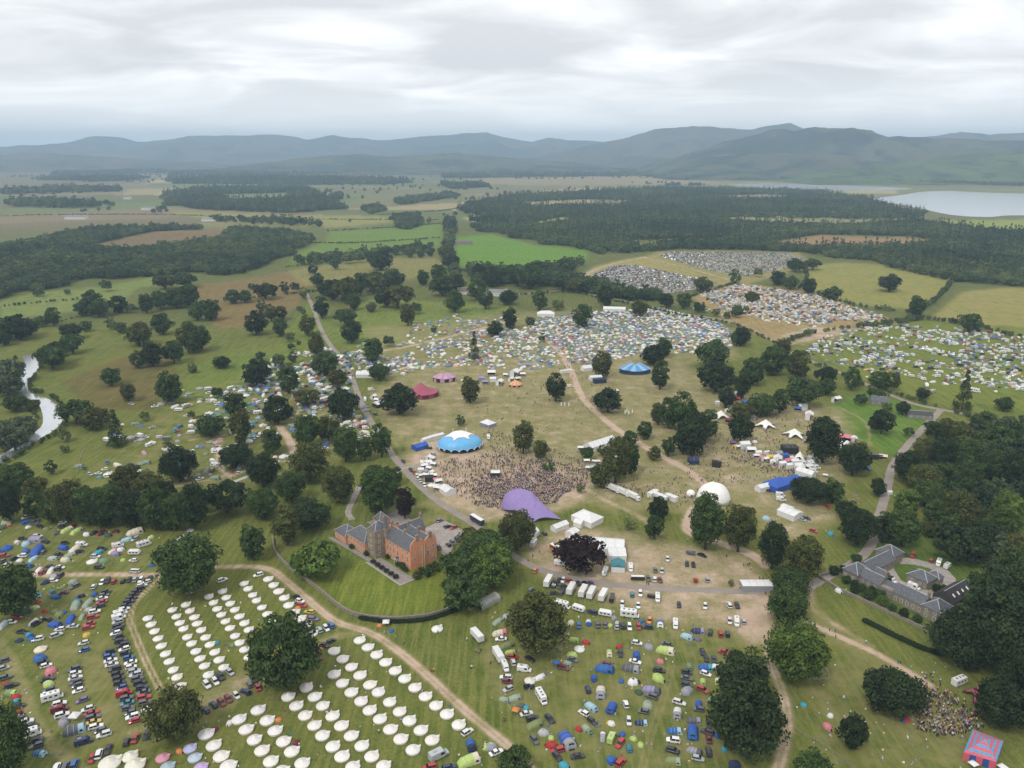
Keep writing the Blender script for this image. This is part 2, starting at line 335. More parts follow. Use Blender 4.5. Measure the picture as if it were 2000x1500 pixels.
me.loops.foreach_set('vertex_index', quads[:, ::-1].astype('i').ravel()); me.polygons.foreach_set('loop_start', np.arange(0, quads.size, 4, dtype='i'))
me.update(calc_edges=True)
ca = me.attributes.new('cover', 'FLOAT_COLOR', 'POINT'); ca.data.foreach_set('color', np.concatenate([col, np.ones(col.shape[:2]+(1,))], -1).astype('f').ravel())
da = me.attributes.new('wear', 'FLOAT', 'POINT'); da.data.foreach_set('value', dirt.astype('f').ravel())
m, t, b = nodes_of('grassland'); P_ = add(t, 'ShaderNodeNewGeometry').outputs['Position']
at = add(t, 'ShaderNodeAttribute', attribute_name='cover').outputs['Color']; wr = add(t, 'ShaderNodeAttribute', attribute_name='wear').outputs['Fac']
big = noisy(t, .012, 5, .6, vec=P_); mid = noisy(t, .09, 6, .7, vec=P_); fine = noisy(t, .8, 5, .75, vec=P_)
mp = add(t, 'ShaderNodeMapping'); t.links.new(P_, mp.inputs[0]); mp.inputs['Rotation'].default_value = (0, 0, math.radians(28)); mp.inputs['Scale'].default_value = (.55, .035, 1)
st = noisy(t, 1.0, 4, .6, vec=mp.outputs[0])
c = mixc(t, mapr(t, mid, .32, .68, 0, 1), mixc(t, 1, at, (.62, .76, .55), 'MULTIPLY'), mixc(t, 1, at, (1.30, 1.14, 1.15), 'MULTIPLY'))
c = mixc(t, mapr(t, st, .44, .62, 0, .7), c, mixc(t, 1, at, (1.75, 1.42, 1.55), 'MULTIPLY'))
c = mixc(t, mapr(t, big, .42, .66, 0, .45), c, mixc(t, 1, at, (1.5, 1.2, 1.15), 'MULTIPLY'))
c = mixc(t, mapr(t, fine, .38, .66, 0, .8), c, mixc(t, 1, c, (.52, .60, .45), 'MULTIPLY'))
sm = add(t, 'ShaderNodeMath', operation='ADD'); t.links.new(wr, sm.inputs[0]); t.links.new(mapr(t, mid, .25, .75, -.30, .30), sm.inputs[1])
s2 = add(t, 'ShaderNodeMath', operation='ADD'); t.links.new(sm.outputs[0], s2.inputs[0]); t.links.new(mapr(t, fine, .25, .75, -.12, .12), s2.inputs[1])
straw = mapr(t, s2.outputs[0], .12, .55, 0, .8); bare = mapr(t, s2.outputs[0], .55, .95, 0, 1)
# untouched turf stays untouched: no wear where the wear map is nil
gate = mapr(t, wr, .02, .2, 0, 1)
def mul(a, q):
    n = add(t, 'ShaderNodeMath', operation='MULTIPLY'); t.links.new(a, n.inputs[0]); t.links.new(q, n.inputs[1]); return n.outputs[0]
c = mixc(t, mul(straw, gate), c, mixc(t, mapr(t, fine, .3, .7, 0, 1), (.20, .178, .078), (.325, .28, .142)))
c = mixc(t, mul(bare, gate), c, mixc(t, mapr(t, mid, .3, .7, 0, 1), (.40, .29, .21), (.52, .40, .30)))
t.links.new(c, b.inputs['Base Color']); b.inputs['Roughness'].default_value = 1; b.inputs['Specular IOR Level'].default_value = .1
bp = add(t, 'ShaderNodeBump'); bp.inputs['Strength'].default_value = .6; bp.inputs['Distance'].default_value = .5; t.links.new(fine, bp.inputs['Height']); t.links.new(bp.outputs[0], b.inputs['Normal'])
me.materials.append(m); struct(link('ground', me), label='green and straw coloured pasture spreading to the hills', cat='ground')
# ------------------------------------------------------------------ roads, river, lake
def ribbon(name, pts, hw, z, m, label, cat='road'):
    P = dense(pts, 8); mb = MB(); row = []
    for i, p in enumerate(P):
        a = np.array(P[max(i-1, 0)]); c_ = np.array(P[min(i+1, len(P)-1)]); d = c_-a; d = d/np.linalg.norm(d); n = np.array((-d[1], d[0]))
        q = np.array(p); w_ = hw*(1+.07*math.sin(i*1.7)); row.append([(*(q-n*w_), z), (*(q+n*w_), z)])
    mb.loft(row, 0, False, False); return struct(mb.build(name, [m]), label=label, cat=cat)
ribbon('drive', G2([(598,573),(612,602),(626,640),(646,675),(672,705),(690,745),(702,778),(720,815),(738,845),(762,882),(792,920),(832,960),(872,990),(920,1020),(960,1050),(1000,1083),(1050,1110),(1100,1125),(1160,1137),(1250,1147),(1350,1151),(1440,1155),(1492,1157)]), 2.2, .03, TARMAC, 'grey estate drive winding past the orange mansion')
ribbon('road', G2([(880,560),(960,575),(1060,571),(1110,567),(1165,577),(1240,592),(1330,612),(1420,626),(1470,645),(1520,670),(1560,695),(1610,715),(1680,745),(1740,772),(1790,790),(1845,801),(1950,822),(2100,850)]), 2.2, .035, TARMAC, 'narrow public road along the caravan fields')
ribbon('lane', G2([(1838,800),(1818,822),(1790,850),(1760,885),(1741,915),(1734,950),(1724,985),(1713,1020),(1706,1055),(1682,1088),(1640,1114),(1600,1135),(1572,1152)]), 2.3, .04, TARMAC, 'grey lane running down beside the wood to the stables')
ribbon('path', G2([(702,950),(690,975),(680,1000),(688,1015)]), 1.6, .03, GRAVEL, 'short gravel path behind the orange mansion', 'path')
ribbon('path', G2([(830,905),(790,915),(760,930),(735,945)]), 1.4, .045, GRAVEL, 'faint path leaving the drive under the trees', 'path')
ribbon('stable_drive', G2([(1755,1095),(1790,1098),(1830,1110),(1852,1130),(1850,1150),(1820,1160),(1770,1148),(1740,1133)]), 3.0, .03, GRAVEL, 'pale gravel drive curving round the stable yard')
m, t, b = nodes_of('water'); b.inputs['Base Color'].default_value = (.62, .64, .66, 1); b.inputs['Metallic'].default_value = .75; b.inputs['Roughness'].default_value = .18; b.inputs['IOR'].default_value = 1.33
b.inputs['Specular IOR Level'].default_value = 1.0
bp = add(t, 'ShaderNodeBump'); bp.inputs['Strength'].default_value = .25; t.links.new(noisy(t, .35, 4, .6, vec=add(t, 'ShaderNodeNewGeometry').outputs['Position']), bp.inputs['Height']); t.links.new(bp.outputs[0], b.inputs['Normal'])
WATER = m
def sheet(name, px, z, m, label, cat):
    mb = MB(); mb.face([(*p, z) for p in dense(G2(px + px[:1]), 5)[:-1]]); return struct(mb.build(name, [m]), label=label, cat=cat)
sheet('river', [(40,695),(48,706),(42,730),(35,758),(40,772),(60,782),(74,786),(83,810),(82,830),(68,844),(30,872),(0,890),(-60,925),(-120,960),(-120,990),(-60,948),(0,908),(45,880),(84,853),(100,844),(118,828),(124,810),(118,796),(96,780),(66,770),(54,758),(56,742),(74,720),(76,704),(60,694)], .05, WATER, 'pale grey river bending through the left fields', 'river')
sheet('lake', [(1700,388),(1760,381),(1800,375),(1850,373),(1920,376),(2000,378),(2300,384),(2600,395),(2600,450),(2300,432),(2000,421),(1930,424),(1860,420),(1800,408),(1740,396)], .3, WATER, 'wide grey lake at the right below the hills', 'lake')
sheet('lake_inlet', [(1420,361),(1480,358.5),(1560,360),(1650,363),(1740,366),(1780,369),(1700,372),(1560,371),(1480,367)], .3, WATER, 'thin pale arm of the lake below the ridge', 'lake')
# ------------------------------------------------------------------ hills
def hill_mat(name, a, b_, c_, s):
    m, t, b = nodes_of(name); p = add(t, 'ShaderNodeNewGeometry').outputs['Position']
    n1_ = noisy(t, s, 6, .65, vec=p); n2_ = noisy(t, s*2.7, 5, .6, vec=p)
    c = mixc(t, mapr(t, n1_, .44, .54, 0, 1), a, b_); c = mixc(t, mapr(t, n2_, .55, .62, 0, .8), c, c_)
    t.links.new(c, b.inputs['Base Color']); b.inputs['Roughness'].default_value = 1; b.inputs['Specular IOR Level'].default_value = 0; return m
def hills(name, prof, D, wf, wb, m, label, rough=1.0, seed=0, n=260, rows=34):
    prof = sorted(prof); xs = [p[0] for p in prof]; ys = [p[1] for p in prof]; grid = []
    for j in range(rows):
        s = -1 + 2*j/(rows-1); row = []
        for i in range(n):
            px = xs[0] + (xs[-1]-xs[0])*i/(n-1); py = np.interp(px, xs, ys) + 2.2*mnoise.noise((px*.03, seed, 0)) + 1.1*mnoise.noise((px*.09, seed, 5)) + .5*mnoise.noise((px*.3, seed, 9))
            u = (px-1000)/FPX; v = (750-py)/FPX; dy = math.cos(PIT)+v*math.sin(PIT); dz = -math.sin(PIT)+v*math.cos(PIT)
            x = u/dy*D; zr = max(0, HC + dz/dy*D); e_ = min(1, i/12, (n-1-i)/12); zr *= e_
            y = D + (s*wf if s < 0 else s*wb); sh = (1-abs(s))**1.15
            f = mnoise.fractal((x*.0011, y*.0011, seed), 1.0, 2.1, 5) 
            z = zr*(sh + rough*.75*f*sh*(1-sh)*2.2 - .10*rough*abs(f)*(1-sh)*min(1, sh*4)) - 2*(abs(s) > .99)
            row.append((x, y, max(z, -1)))
        grid.append(row)
    mb = MB(); mb.loft(grid, 0, False, False); return struct(mb.build(name, [m], smooth=True), label=label, cat='hills')
HM1 = hill_mat('moor_hillside', (.07, .078, .055), (.12, .105, .07), (.035, .045, .033), .0012)
HM2 = hill_mat('wooded_hillside', (.036, .05, .032), (.10, .095, .05), (.02, .03, .02), .0016)
HM3 = hill_mat('pasture_slope', (.10, .14, .05), (.075, .10, .045), (.02, .03, .018), .003)
hills('hills', [(-500,285),(0,284),(100,282),(150,275),(190,265),(230,267),(270,277),(330,272),(380,264),(450,263),(540,261),(570,265),(600,272),(650,264),(700,268),(745,274),(790,269),(850,264),(950,259),(1000,268),(1040,277),(1070,268),(1110,272),(1170,274),(1240,285),(1400,300)], 14200, 3500, 2500, HM1, 'pale blue far hill range along the horizon', seed=1)
hills('hills', [(960,322),(1020,308),(1100,294),(1180,276),(1240,262),(1280,249),(1340,246),(1420,248),(1470,252),(1500,243),(1540,238),(1570,250),(1650,262),(1750,270),(1840,262),(1890,256),(1930,262),(1970,257),(2050,252),(2200,270),(2500,300)], 10800, 2600, 2200, HM1, 'high blue mountain behind the wooded ridge', seed=2)
hills('hills', [(1225,338),(1300,312),(1370,291),(1420,275),(1470,262),(1510,253),(1535,252),(1560,259),(1600,250),(1640,252),(1680,261),(1720,268),(1750,264),(1800,263),(1900,268),(1990,273),(2150,285),(2500,300)], 7600, 2100, 1500, HM2, 'dark wooded ridge above the lake', seed=3, rough=1.3)
hills('hills', [(-500,310),(0,302),(60,296),(120,301),(200,305),(300,312),(380,316),(450,322),(500,330)], 9600, 1800, 1500, HM1, 'low hazy rise at the left of the plain', seed=4)
hills('hills', [(420,332),(500,319),(560,313),(620,305),(700,300),(760,305),(820,300),(900,298),(960,305),(1050,309),(1130,318),(1220,330)], 8800, 1900, 1500, HM2, 'low wooded hills in front of the far range', seed=5)
hills('hills', [(1500,352),(1600,338),(1700,325),(1800,312),(1900,300),(2000,296),(2200,290),(2500,300)], 5600, 900, 1200, HM3, 'green pasture slope rising across the lake', seed=6, rough=.6)
# ------------------------------------------------------------------ trees
m, t, b = nodes_of('foliage'); oi = add(t, 'ShaderNodeObjectInfo')
nz = noisy(t, 5.0, 3, .6); c = mixc(t, mapr(t, nz, .35, .7, 0, 1), mixc(t, 1, oi.outputs['Color'], (.50, .56, .46), 'MULTIPLY'), mixc(t, 1, oi.outputs['Color'], (1.6, 1.65, 1.2), 'MULTIPLY'))
t.links.new(c, b.inputs['Base Color']); b.inputs['Roughness'].default_value = .75; b.inputs['Specular IOR Level'].default_value = .15
FOL = m
m, t, b = nodes_of('woodland_foliage'); oi = add(t, 'ShaderNodeObjectInfo'); rp = add(t, 'ShaderNodeValToRGB'); t.links.new(oi.outputs['Random'], rp.inputs[0])
e = rp.color_ramp.elements; e[0].color = (.038, .064, .031, 1); e[1].color = (.125, .155, .062, 1); x_ = e.new(.5); x_.color = (.066, .102, .045, 1)
pn = add(t, 'ShaderNodeNewGeometry').outputs['Position']; tn_ = mapr(t, noisy(t, .004, 5, .6, vec=pn), .38, .62, 0, 1); t.links.new(mixc(t, 1, rp.outputs[0], mixc(t, tn_, (.55, .62, .68), (1.5, 1.4, 1.15)), 'MULTIPLY'), b.inputs['Base Color']); b.inputs['Roughness'].default_value = .8; b.inputs['Specular IOR Level'].default_value = .1; FOLW = m
def crown_mesh(name, seed, clumps, leaves, leaf, shape='round', mats=None):
    """crown about 1 wide, base at z=0: clumps of small leaf faces spread through the volume"""
    r = np.random.default_rng(seed); V = []; Fc = []; cs = []
    for k in range(clumps):
        while True:
            p = r.uniform(-1, 1, 3); d = np.linalg.norm(p)
            if .25 < d < 1: break
        p = p/d*d**.45
        if shape == 'round': q = np.array([p[0]*.40, p[1]*.40, .50+p[2]*.36]); rad_ = r.uniform(.10, .19)
        elif shape == 'tall': q = np.array([p[0]*.36, p[1]*.36, .66+p[2]*.52]); rad_ = r.uniform(.10, .18)
        elif shape == 'flat': q = np.array([p[0]*.44, p[1]*.44, .40+p[2]*.22]); rad_ = r.uniform(.09, .15)
        elif shape == 'wide': q = np.array([p[0]*.45, p[1]*.40, .42+p[2]*.28]); rad_ = r.uniform(.10, .2)
        else:  # cone
            h = r.random()**1.3; w_ = (1-h)*.42*r.uniform(.6, 1); a_ = r.random()*6.283
            q = np.array([math.cos(a_)*w_, math.sin(a_)*w_, .06+h*1.75]); rad_ = .07+.09*(1-h)
        q += r.normal(0, .025, 3); cs.append((q, rad_))
    for q, rad_ in cs:
        for _ in range(leaves):
            d = r.normal(0, 1, 3); d /= np.linalg.norm(d)
            if d[2] < -.35 and r.random() < .7: d[2] = -d[2]
            c0 = q + d*rad_*r.uniform(.72, 1.05)*np.array([1, 1, .8])
            nrm = d + r.normal(0, .55, 3); nrm /= np.linalg.norm(nrm); a_ = np.cross(nrm, r.normal(0, 1, 3)); a_ /= np.linalg.norm(a_); b_ = np.cross(nrm, a_)
            s_ = leaf*r.uniform(.6, 1.35); k = len(V)
            V += [tuple(c0-a_*s_), tuple(c0-b_*s_*.6), tuple(c0+a_*s_), tuple(c0+b_*s_*.6)]; Fc.append((k, k+1, k+2, k+3))
    me = bpy.data.meshes.new(name); me.from_pydata(V, [], Fc); me.materials.append(mats or FOL); me.update(); return me
CROWNS = {'round': [crown_mesh('crown', 20+i, 60, 62, .042, 'round') for i in range(4)], 'tall': [crown_mesh('crown', 30+i, 64, 60, .042, 'tall') for i in range(3)],
 'flat': [crown_mesh('crown', 40+i, 50, 55, .040, 'flat') for i in range(2)], 'wide': [crown_mesh('crown', 50+i, 56, 60, .042, 'wide') for i in range(2)], 'cone': [crown_mesh('crown', 60+i, 90, 36, .036, 'cone') for i in range(2)]}
CROWNS_BIG = {'round': [crown_mesh('crown', 120+i, 105, 88, .027, 'round') for i in range(3)], 'tall': [crown_mesh('crown', 130+i, 110, 84, .027, 'tall') for i in range(2)], 'wide': [crown_mesh('crown', 150+i, 100, 84, .027, 'wide') for i in range(2)]}
CH = {'round': .93, 'tall': 1.28, 'flat': .68, 'wide': .78, 'cone': 1.8}     # height of each crown shape for a width of 1
def trunk_mesh(seed, cone=False):
    r = random.Random(seed); mb = MB(); top = .9 if cone else .42
    mb.tube((0, 0, -.01), (.01, .005, top*.6), .045, .030, 7); mb.tube((.01, .005, top*.6), (0, 0, top), .030, .012, 6)
    if not cone:
        for k in range(5):
            a = k*1.257+r.random(); z = r.uniform(.16, .3); mb.tube((.005, 0, z), (math.cos(a)*.26, math.sin(a)*.26, z+r.uniform(.16, .3)), .02, .007, 5)
    return mb.mesh('trunk', [BARK])
TRUNKS = [trunk_mesh(i) for i in range(3)]; TRUNKC = trunk_mesh(9, True)
TREES = []
def T(c, rows, kind=None, tone=None):
    for r in rows:
        px, yt = pt(c, r[0], r[1]); _, yb = pt(c, 0, r[2]); w_ = r[3]/CROPS[c][2]
        TREES.append((px, yt, yb, w_, (r[4] if len(r) > 4 else kind), (r[5] if len(r) > 5 else tone)))
T('z', [(365,1042,1160,112),(553,1203,1342,126),(335,1345,1447,98,None,'olive'),(22,1108,1208,84),(0,1370,1510,95),(1050,1165,1278,108),(1010,1460,1520,62),(1450,1265,1385,95),(1462,1335,1480,132,None,'dark'),(1553,1213,1328,108,None,'bright'),
 (1748,1308,1400,98,'wide','dark'),(1667,1398,1460,50,'round','dark'),(1590,1472,1530,70),(945,1040,1110,95,'wide'),(905,1130,1192,82),(962,1065,1150,78,None,'bright'),(1008,998,1072,66),(1132,1053,1117,88,'flat','copper'),(790,948,1012,36,'tall','copper'),(742,908,1004,70),(905,1075,1140,80),(930,1030,1080,60),
 (615,1062,1128,86,'flat','bright'),(558,985,1062,50,'tall'),(600,975,1030,75,'wide','dark'),(492,1022,1092,48,'tall'),(1880,1195,1298,110,None,'dark'),(1935,1128,1300,130,None,'dark'),(1990,1200,1340,120,None,'dark'),(1965,1328,1425,92,None,'dark'),(1995,1270,1400,80,None,'dark'),(1955,1090,1235,105,None,'dark'),(1998,1060,1200,100)])
T('j', [(130,620,900,300),(60,800,1180,260),(330,770,940,200),(330,900,1150,200),(650,790,1180,330),(850,840,1210,300),(1050,800,1215,300),(1260,640,1000,300,None,'olive'),(1450,720,1050,300,None,'olive'),(1300,900,1240,330),(1500,850,1265,300),(1620,790,1130,220),(1700,900,1260,280),(1880,820,1260,270),(1000,950,1235,250),(500,960,1195,220),
 (1740,470,800,330,None,'dark'),(1640,410,500,90),(1130,180,445,190,'cone'),(730,20,240,300),(920,80,290,260,None,'olive'),(630,250,410,110),(635,460,520,80),(500,650,735,110),(310,10,110,130),(150,0,80,200),(1865,95,180,70),(1410,100,210,95)])
T('j', [(130,260,480,280),(230,160,330,230),(20,230,500,170)], 'round', 'grey')
T('k', [(260,-20,95,150,'wide','dark'),(600,10,260,260,'round','dark'),(910,50,330,210),(815,-10,60,110),(220,275,385,105),(390,340,560,200),(445,470,850,210,'tall','olive'),(805,370,635,260,'round','dark'),(1100,305,465,220),(1450,290,590,270,None,'dark'),(1390,100,270,170),(1280,-60,150,220),(1800,45,210,180),(140,555,760,260),(395,840,1070,270,None,'dark'),
 (745,670,920,200),(1110,555,860,260),(1300,560,800,200),(1470,640,1000,250),(1660,750,990,150),(1820,610,960,200),(660,930,1255,290,'round','dark'),(1110,830,1195,350),(1400,1040,1400,300),(1750,1040,1420,280),(1960,1050,1230,140),(300,1240,1500,400),(940,1110,1400,260),(650,1270,1560,300),(20,1230,1500,200)])
T('l', [(1080,940,1110,180),(1245,1080,1260,140,'tall','olive'),(1640,950,1280,210),(1650,1050,1275,220),(1340,770,940,140),(1480,670,920,200),(1690,680,890,190),(1870,480,780,230),(1350,505,720,240),(1580,410,610,180),(700,610,795,200),(690,535,640,190),(510,690,900,230),(500,780,925,270),(840,460,580,105),(1080,440,565,100),(1180,510,600,110),(510,345,525,140),(400,450,540,110),
 (60,440,660,230),(180,430,660,250),(30,580,720,140),(280,470,620,150),(900,190,400,200),(800,300,430,140),(960,280,440,170),(1150,240,400,170),(1280,290,400,90),(1420,210,400,130),(1560,190,360,170),(1720,170,350,200),(1850,130,330,170),(370,130,240,105),(655,130,220,55),(1030,60,190,110,None,'olive'),(1875,905,990,80),(150,1230,1330,180),(310,1250,1350,130),(1600,60,150,180),(1800,40,130,200)])
T('l', [(100,850,1080,240),(60,1000,1210,260)], 'round', 'grey')
T('m', [(170,560,720,150),(300,530,720,180),(80,720,1050,200),(200,770,1010,180),(745,640,860,210,None,'dark'),(800,500,650,100),(895,560,730,120,None,'olive'),(980,700,875,140),(990,590,720,120,None,'olive'),(1250,660,870,150,None,'olive'),(1080,820,930,90),(1095,945,1015,65),(1165,910,965,40),(1170,580,635,50),(1210,610,670,60),(130,1160,1240,80),(970,1065,1170,110,'tall'),(1105,1020,1140,90,'tall'),(795,1050,1120,90),
 (1330,830,1060,140),(1340,900,1070,140),(1420,1040,1250,230),(1390,490,700,140),(1620,620,770,200),(1680,740,940,190),(1700,470,620,130),(1870,510,640,80),(1345,275,390,130),(1130,340,450,95),(1210,370,510,90),(1030,360,460,90),(840,380,510,200,None,'dark'),(700,320,420,60),(520,430,560,130),(640,440,550,130),(60,390,560,130),(1300,110,270,90),(1520,130,230,110),(1640,80,170,110),(1760,80,160,110),(1950,60,230,170),
 (1420,360,480,130),(1500,330,520,180),(1620,310,540,220),(1760,260,480,130),(1900,290,450,220),(1900,900,1120,180)])
T('n', [(220,60,230,220),(500,20,110,100),(610,20,110,70),(700,0,100,90),(860,0,120,150),(900,90,220,160),(330,240,420,220),(130,270,420,240),(380,390,600,290,None,'olive'),(260,400,590,180),(120,500,640,100),(480,560,770,150,None,'olive'),(560,510,660,110),(630,230,380,120),(780,180,330,150),(820,240,500,230),(960,280,450,150),(940,440,640,170),(1150,300,520,170),(1240,400,610,150),(1460,440,570,160),(1480,600,800,150),
 (1330,740,880,150),(1130,900,1100,120,'cone'),(1180,170,320,130),(1300,210,390,180),(1480,200,350,170),(1680,190,410,240),(1780,160,270,180),(1680,620,780,90),(1775,430,620,140),(1955,440,620,110),(295,865,980,105),(130,900,1130,170),(735,795,850,60),(1795,870,935,70),(1560,270,390,160)])
T('o', [(435,580,790,180),(665,380,590,150),(1000,530,680,150),(900,390,530,130),(780,330,490,110),(1080,420,520,140),(1190,420,500,80),(1260,470,600,140),(1430,460,610,140),(1580,570,650,110),(1620,310,440,170),(1740,600,680,70),(1945,510,700,100),(1850,640,700,60),(425,80,190,80),(270,130,250,180),(1930,270,370,110),(1950,810,970,120),(630,1030,1275,190),(1130,970,1160,230),(1240,890,1080,140),(1710,930,1190,290),(1750,1140,1420,310),
 (60,170,280,140),(500,340,450,150),(380,330,440,180),(250,300,420,200)])
T('p', [(405,225,300,85),(770,130,250,140),(600,250,380,140),(720,300,420,140),(900,320,455,130),(1135,405,530,145),(1690,285,440,190,'wide'),(345,450,550,120),(200,510,690,110),(285,555,640,60),(100,640,710,60),(940,150,210,140),(235,800,970,170),(1960,480,680,160),(640,920,1100,170),(800,1010,1300,230),(550,990,1250,260),(350,1100,1350,220),(1060,1180,1350,180),(1330,1185,1400,150,'tall'),(1590,1220,1400,170),(1710,1230,1400,150)])
T('q', [(1470,60,240,200),(1420,700,995,170,'cone'),(620,1010,1235,220,'round','dark'),(670,890,1010,90),(820,920,1050,120),(1010,790,890,120),(400,880,950,110),(560,820,900,160),(880,1190,1260,90),(1810,880,1010,160)])
T('s', [(130,130,412,190,'tall'),(640,300,520,250,'wide','dark'),(1150,10,295,170,'tall'),(1000,610,785,140),(855,710,865,140),(1090,860,992,120),(1230,760,945,130),(1370,310,680,250),(1240,370,670,200),(1130,420,640,150),(1480,500,935,280,None,'dark'),(1600,480,800,230),(1380,600,920,220),(720,760,1195,280,None,'olive'),(860,830,1115,170),(570,1030,1255,200,None,'olive'),(430,860,990,120),(575,840,950,90),(55,1000,1115,110),(370,1200,1310,80),(1800,270,480,160),(1940,560,805,220,'round','dark'),(1920,430,600,180),(1950,100,430,150)])
T('r', [(400,250,540,330,'round','dark'),(1090,170,425,190,None,'olive'),(1000,550,660,90,'tall','copper'),(1610,570,930,200,'tall','olive'),(1780,790,980,150,None,'olive')])
T('t', [(600,160,400,280),(430,280,430,200),(800,100,365,180),(1050,0,300,320),(1300,0,170,180),(1280,410,895,390,None,'dark'),(1600,690,1035,310,'round','dark'),(1870,1080,1265,150,'round','dark'),(1120,1070,1355,350),(1380,1070,1345,220)])
T('v', [(450,60,292,190,'round','dark'),(410,250,475,180,'round','mid'),(150,205,375,120),(940,20,565,340),(1270,110,592,310,None,'olive'),(1180,860,955,60)])
T('w', [(300,340,855,320,None,'dark'),(640,480,1015,400),(480,860,1200,380),(450,1080,1500,400),(1130,110,300,230,None,'dark'),(1250,200,595,370,None,'dark'),(1560,240,565,220,None,'dark')])
T('u', [(1080,200,360,200),(760,250,430,180),(900,300,480,220),(660,300,420,200),(1180,320,560,260),(1320,270,520,240),(560,420,640,200),(740,430,680,260),(960,430,720,280),(1150,520,780,260),(1330,560,840,240),(430,540,800,240),(560,650,900,260),(780,640,900,300),(950,620,860,220),(400,840,1100,200,None,'bright'),(600,790,1010,240),(860,880,1180,300),(680,950,1170,220),(380,1030,1350,260),(780,1040,1380,170,'tall'),(860,1220,1450,400,None,'dark'),(1080,1130,1420,280,None,'dark'),(1280,860,1250,280,None,'bright'),(1200,1280,1520,240,'cone','grey'),(1360,1230,1500,200),(210,1060,1300,200),(600,1130,1270,150)])
TONE = dict(dark=(.025,.040,.017), mid=(.046,.074,.025), olive=(.070,.076,.026), bright=(.080,.120,.03), grey=(.085,.105,.075), copper=(.020,.009,.012))
TLOOK = dict(dark='dark green', mid='mid green', olive='olive green', bright='bright green', grey='grey-green', copper='copper purple')
TREES.sort(key=lambda q: -q[3]); WOODX = []
for q_i, (px, yt, yb, wp, kind, tone) in enumerate(TREES):
    b0 = g(px, yb); zc_ = zc_of(b0); wm = wp*zc_/FPX*1.12; a_ = wm/2; dl = math.atan2(HC, math.hypot(b0.x, b0.y))
    # crown as an ellipsoid: its half height follows from its picture height and width
    E_ = (yb-yt)*zc_/FPX; cz = math.sqrt(max((E_/2)**2-(a_*math.sin(dl))**2, (a_*.55)**2))/math.cos(dl); cz = min(max(cz, a_*.62), a_*1.55, 15)
    base = g(px, (yt+yb)/2, cz*1.1); base.z = 0; h = cz*2.12
    if kind is None: r_ = h/wm; kind = 'tall' if r_ > 1.15 else 'flat' if r_ < .70 else 'wide' if r_ < .84 else 'round'
    rr = random.Random(q_i); tone = tone or rr.choice(['mid', 'mid', 'dark', 'mid', 'olive'])
    if q_i >= 292: WOODX.append((base.x, base.y, wm)); continue
    nm = {'cone': 'conifer_tree', 'grey': 'willow_tree'}.get('cone' if kind == 'cone' else tone, 'broadleaf_tree')
    if nm == 'broadleaf_tree' and wm < 7: nm = 'shrub'
    e_ = empty(nm, base, rr.random()*6.28, (wm, wm, h/CH[kind]*(1.25 if kind == 'cone' else 1)))
    jit = rr.uniform(.85, 1.2); c = tuple(v*jit for v in TONE[tone])
    link('trunk', TRUNKC if kind == 'cone' else rr.choice(TRUNKS), e_); link('crown', rr.choice((CROWNS_BIG if wm > 14 and kind in CROWNS_BIG and zc_ < 480 else CROWNS)[kind]), e_, c)
    size = 'huge' if wm > 21 else 'large' if wm > 16 else 'medium' if wm > 10 else 'small'
    shp = dict(round='round', tall='tall', flat='low spreading', wide='broad', cone='pointed')[kind]
    note(e_, f'{size} {shp} {TLOOK[tone]}', 'conifer' if nm == 'conifer_tree' else 'willow' if nm == 'willow_tree' else 'bush' if nm == 'shrub' else 'tree', 'tree' if nm != 'shrub' else 'bush', 'trees of the estate' if nm != 'shrub' else 'bushes of the estate', px, (yt+yb)/2)
# ------------------------------------------------------------------ masses past counting: woods, far tents, far cars, crowds
def mass(name, P, protos, label, cat, tilt=0.0):
    """P: rows x,y,rot,scale -> one stuff object that sets a copy of a prototype at each point"""
    P = np.array(P, float); me = bpy.data.meshes.new(name); n = len(P); me.vertices.add(n)
    me.vertices.foreach_set('co', np.stack([P[:, 0], P[:, 1], np.zeros(n)], -1).astype('f').ravel())
    for k, an in ((2, 'turn'), (3, 'size')): a = me.attributes.new(an, 'FLOAT', 'POINT'); a.data.foreach_set('value', P[:, k].astype('f'))
    o = link(name, me); ng = bpy.data.node_groups.new(name, 'GeometryNodeTree')
    ng.interface.new_socket('Geometry', in_out='INPUT', socket_type='NodeSocketGeometry'); ng.interface.new_socket('Geometry', in_out='OUTPUT', socket_type='NodeSocketGeometry')
    N = ng.nodes.new; K = ng.links.new; gi = N('NodeGroupInput'); go = N('NodeGroupOutput'); ip = N('GeometryNodeInstanceOnPoints'); jn = N('GeometryNodeJoinGeometry')
    for pr in protos:
        po = bpy.data.objects.new(pr.name + '_proto', pr); oi = N('GeometryNodeObjectInfo'); oi.inputs['Object'].default_value = po; oi.inputs['As Instance'].default_value = True
        K(oi.outputs['Geometry'], jn.inputs[0])
    K(gi.outputs[0], ip.inputs['Points']); K(jn.outputs[0], ip.inputs['Instance']); ip.inputs['Pick Instance'].default_value = True
    rv = N('FunctionNodeRandomValue'); rv.data_type = 'INT'; rv.inputs[4].default_value = 0; rv.inputs[5].default_value = len(protos)-1; K(rv.outputs[2], ip.inputs['Instance Index'])
    at_ = N('GeometryNodeInputNamedAttribute'); at_.data_type = 'FLOAT'; at_.inputs[0].default_value = 'turn'
    cb = N('ShaderNodeCombineXYZ'); K(at_.outputs[0], cb.inputs[2]); K(cb.outputs[0], ip.inputs['Rotation'])
    as_ = N('GeometryNodeInputNamedAttribute'); as_.data_type = 'FLOAT'; as_.inputs[0].default_value = 'size'; K(as_.outputs[0], ip.inputs['Scale'])
    K(ip.outputs[0], go.inputs[0]); md = o.modifiers.new('scatter', 'NODES'); md.node_group = ng
    return struct(o, 'stuff', label, cat)
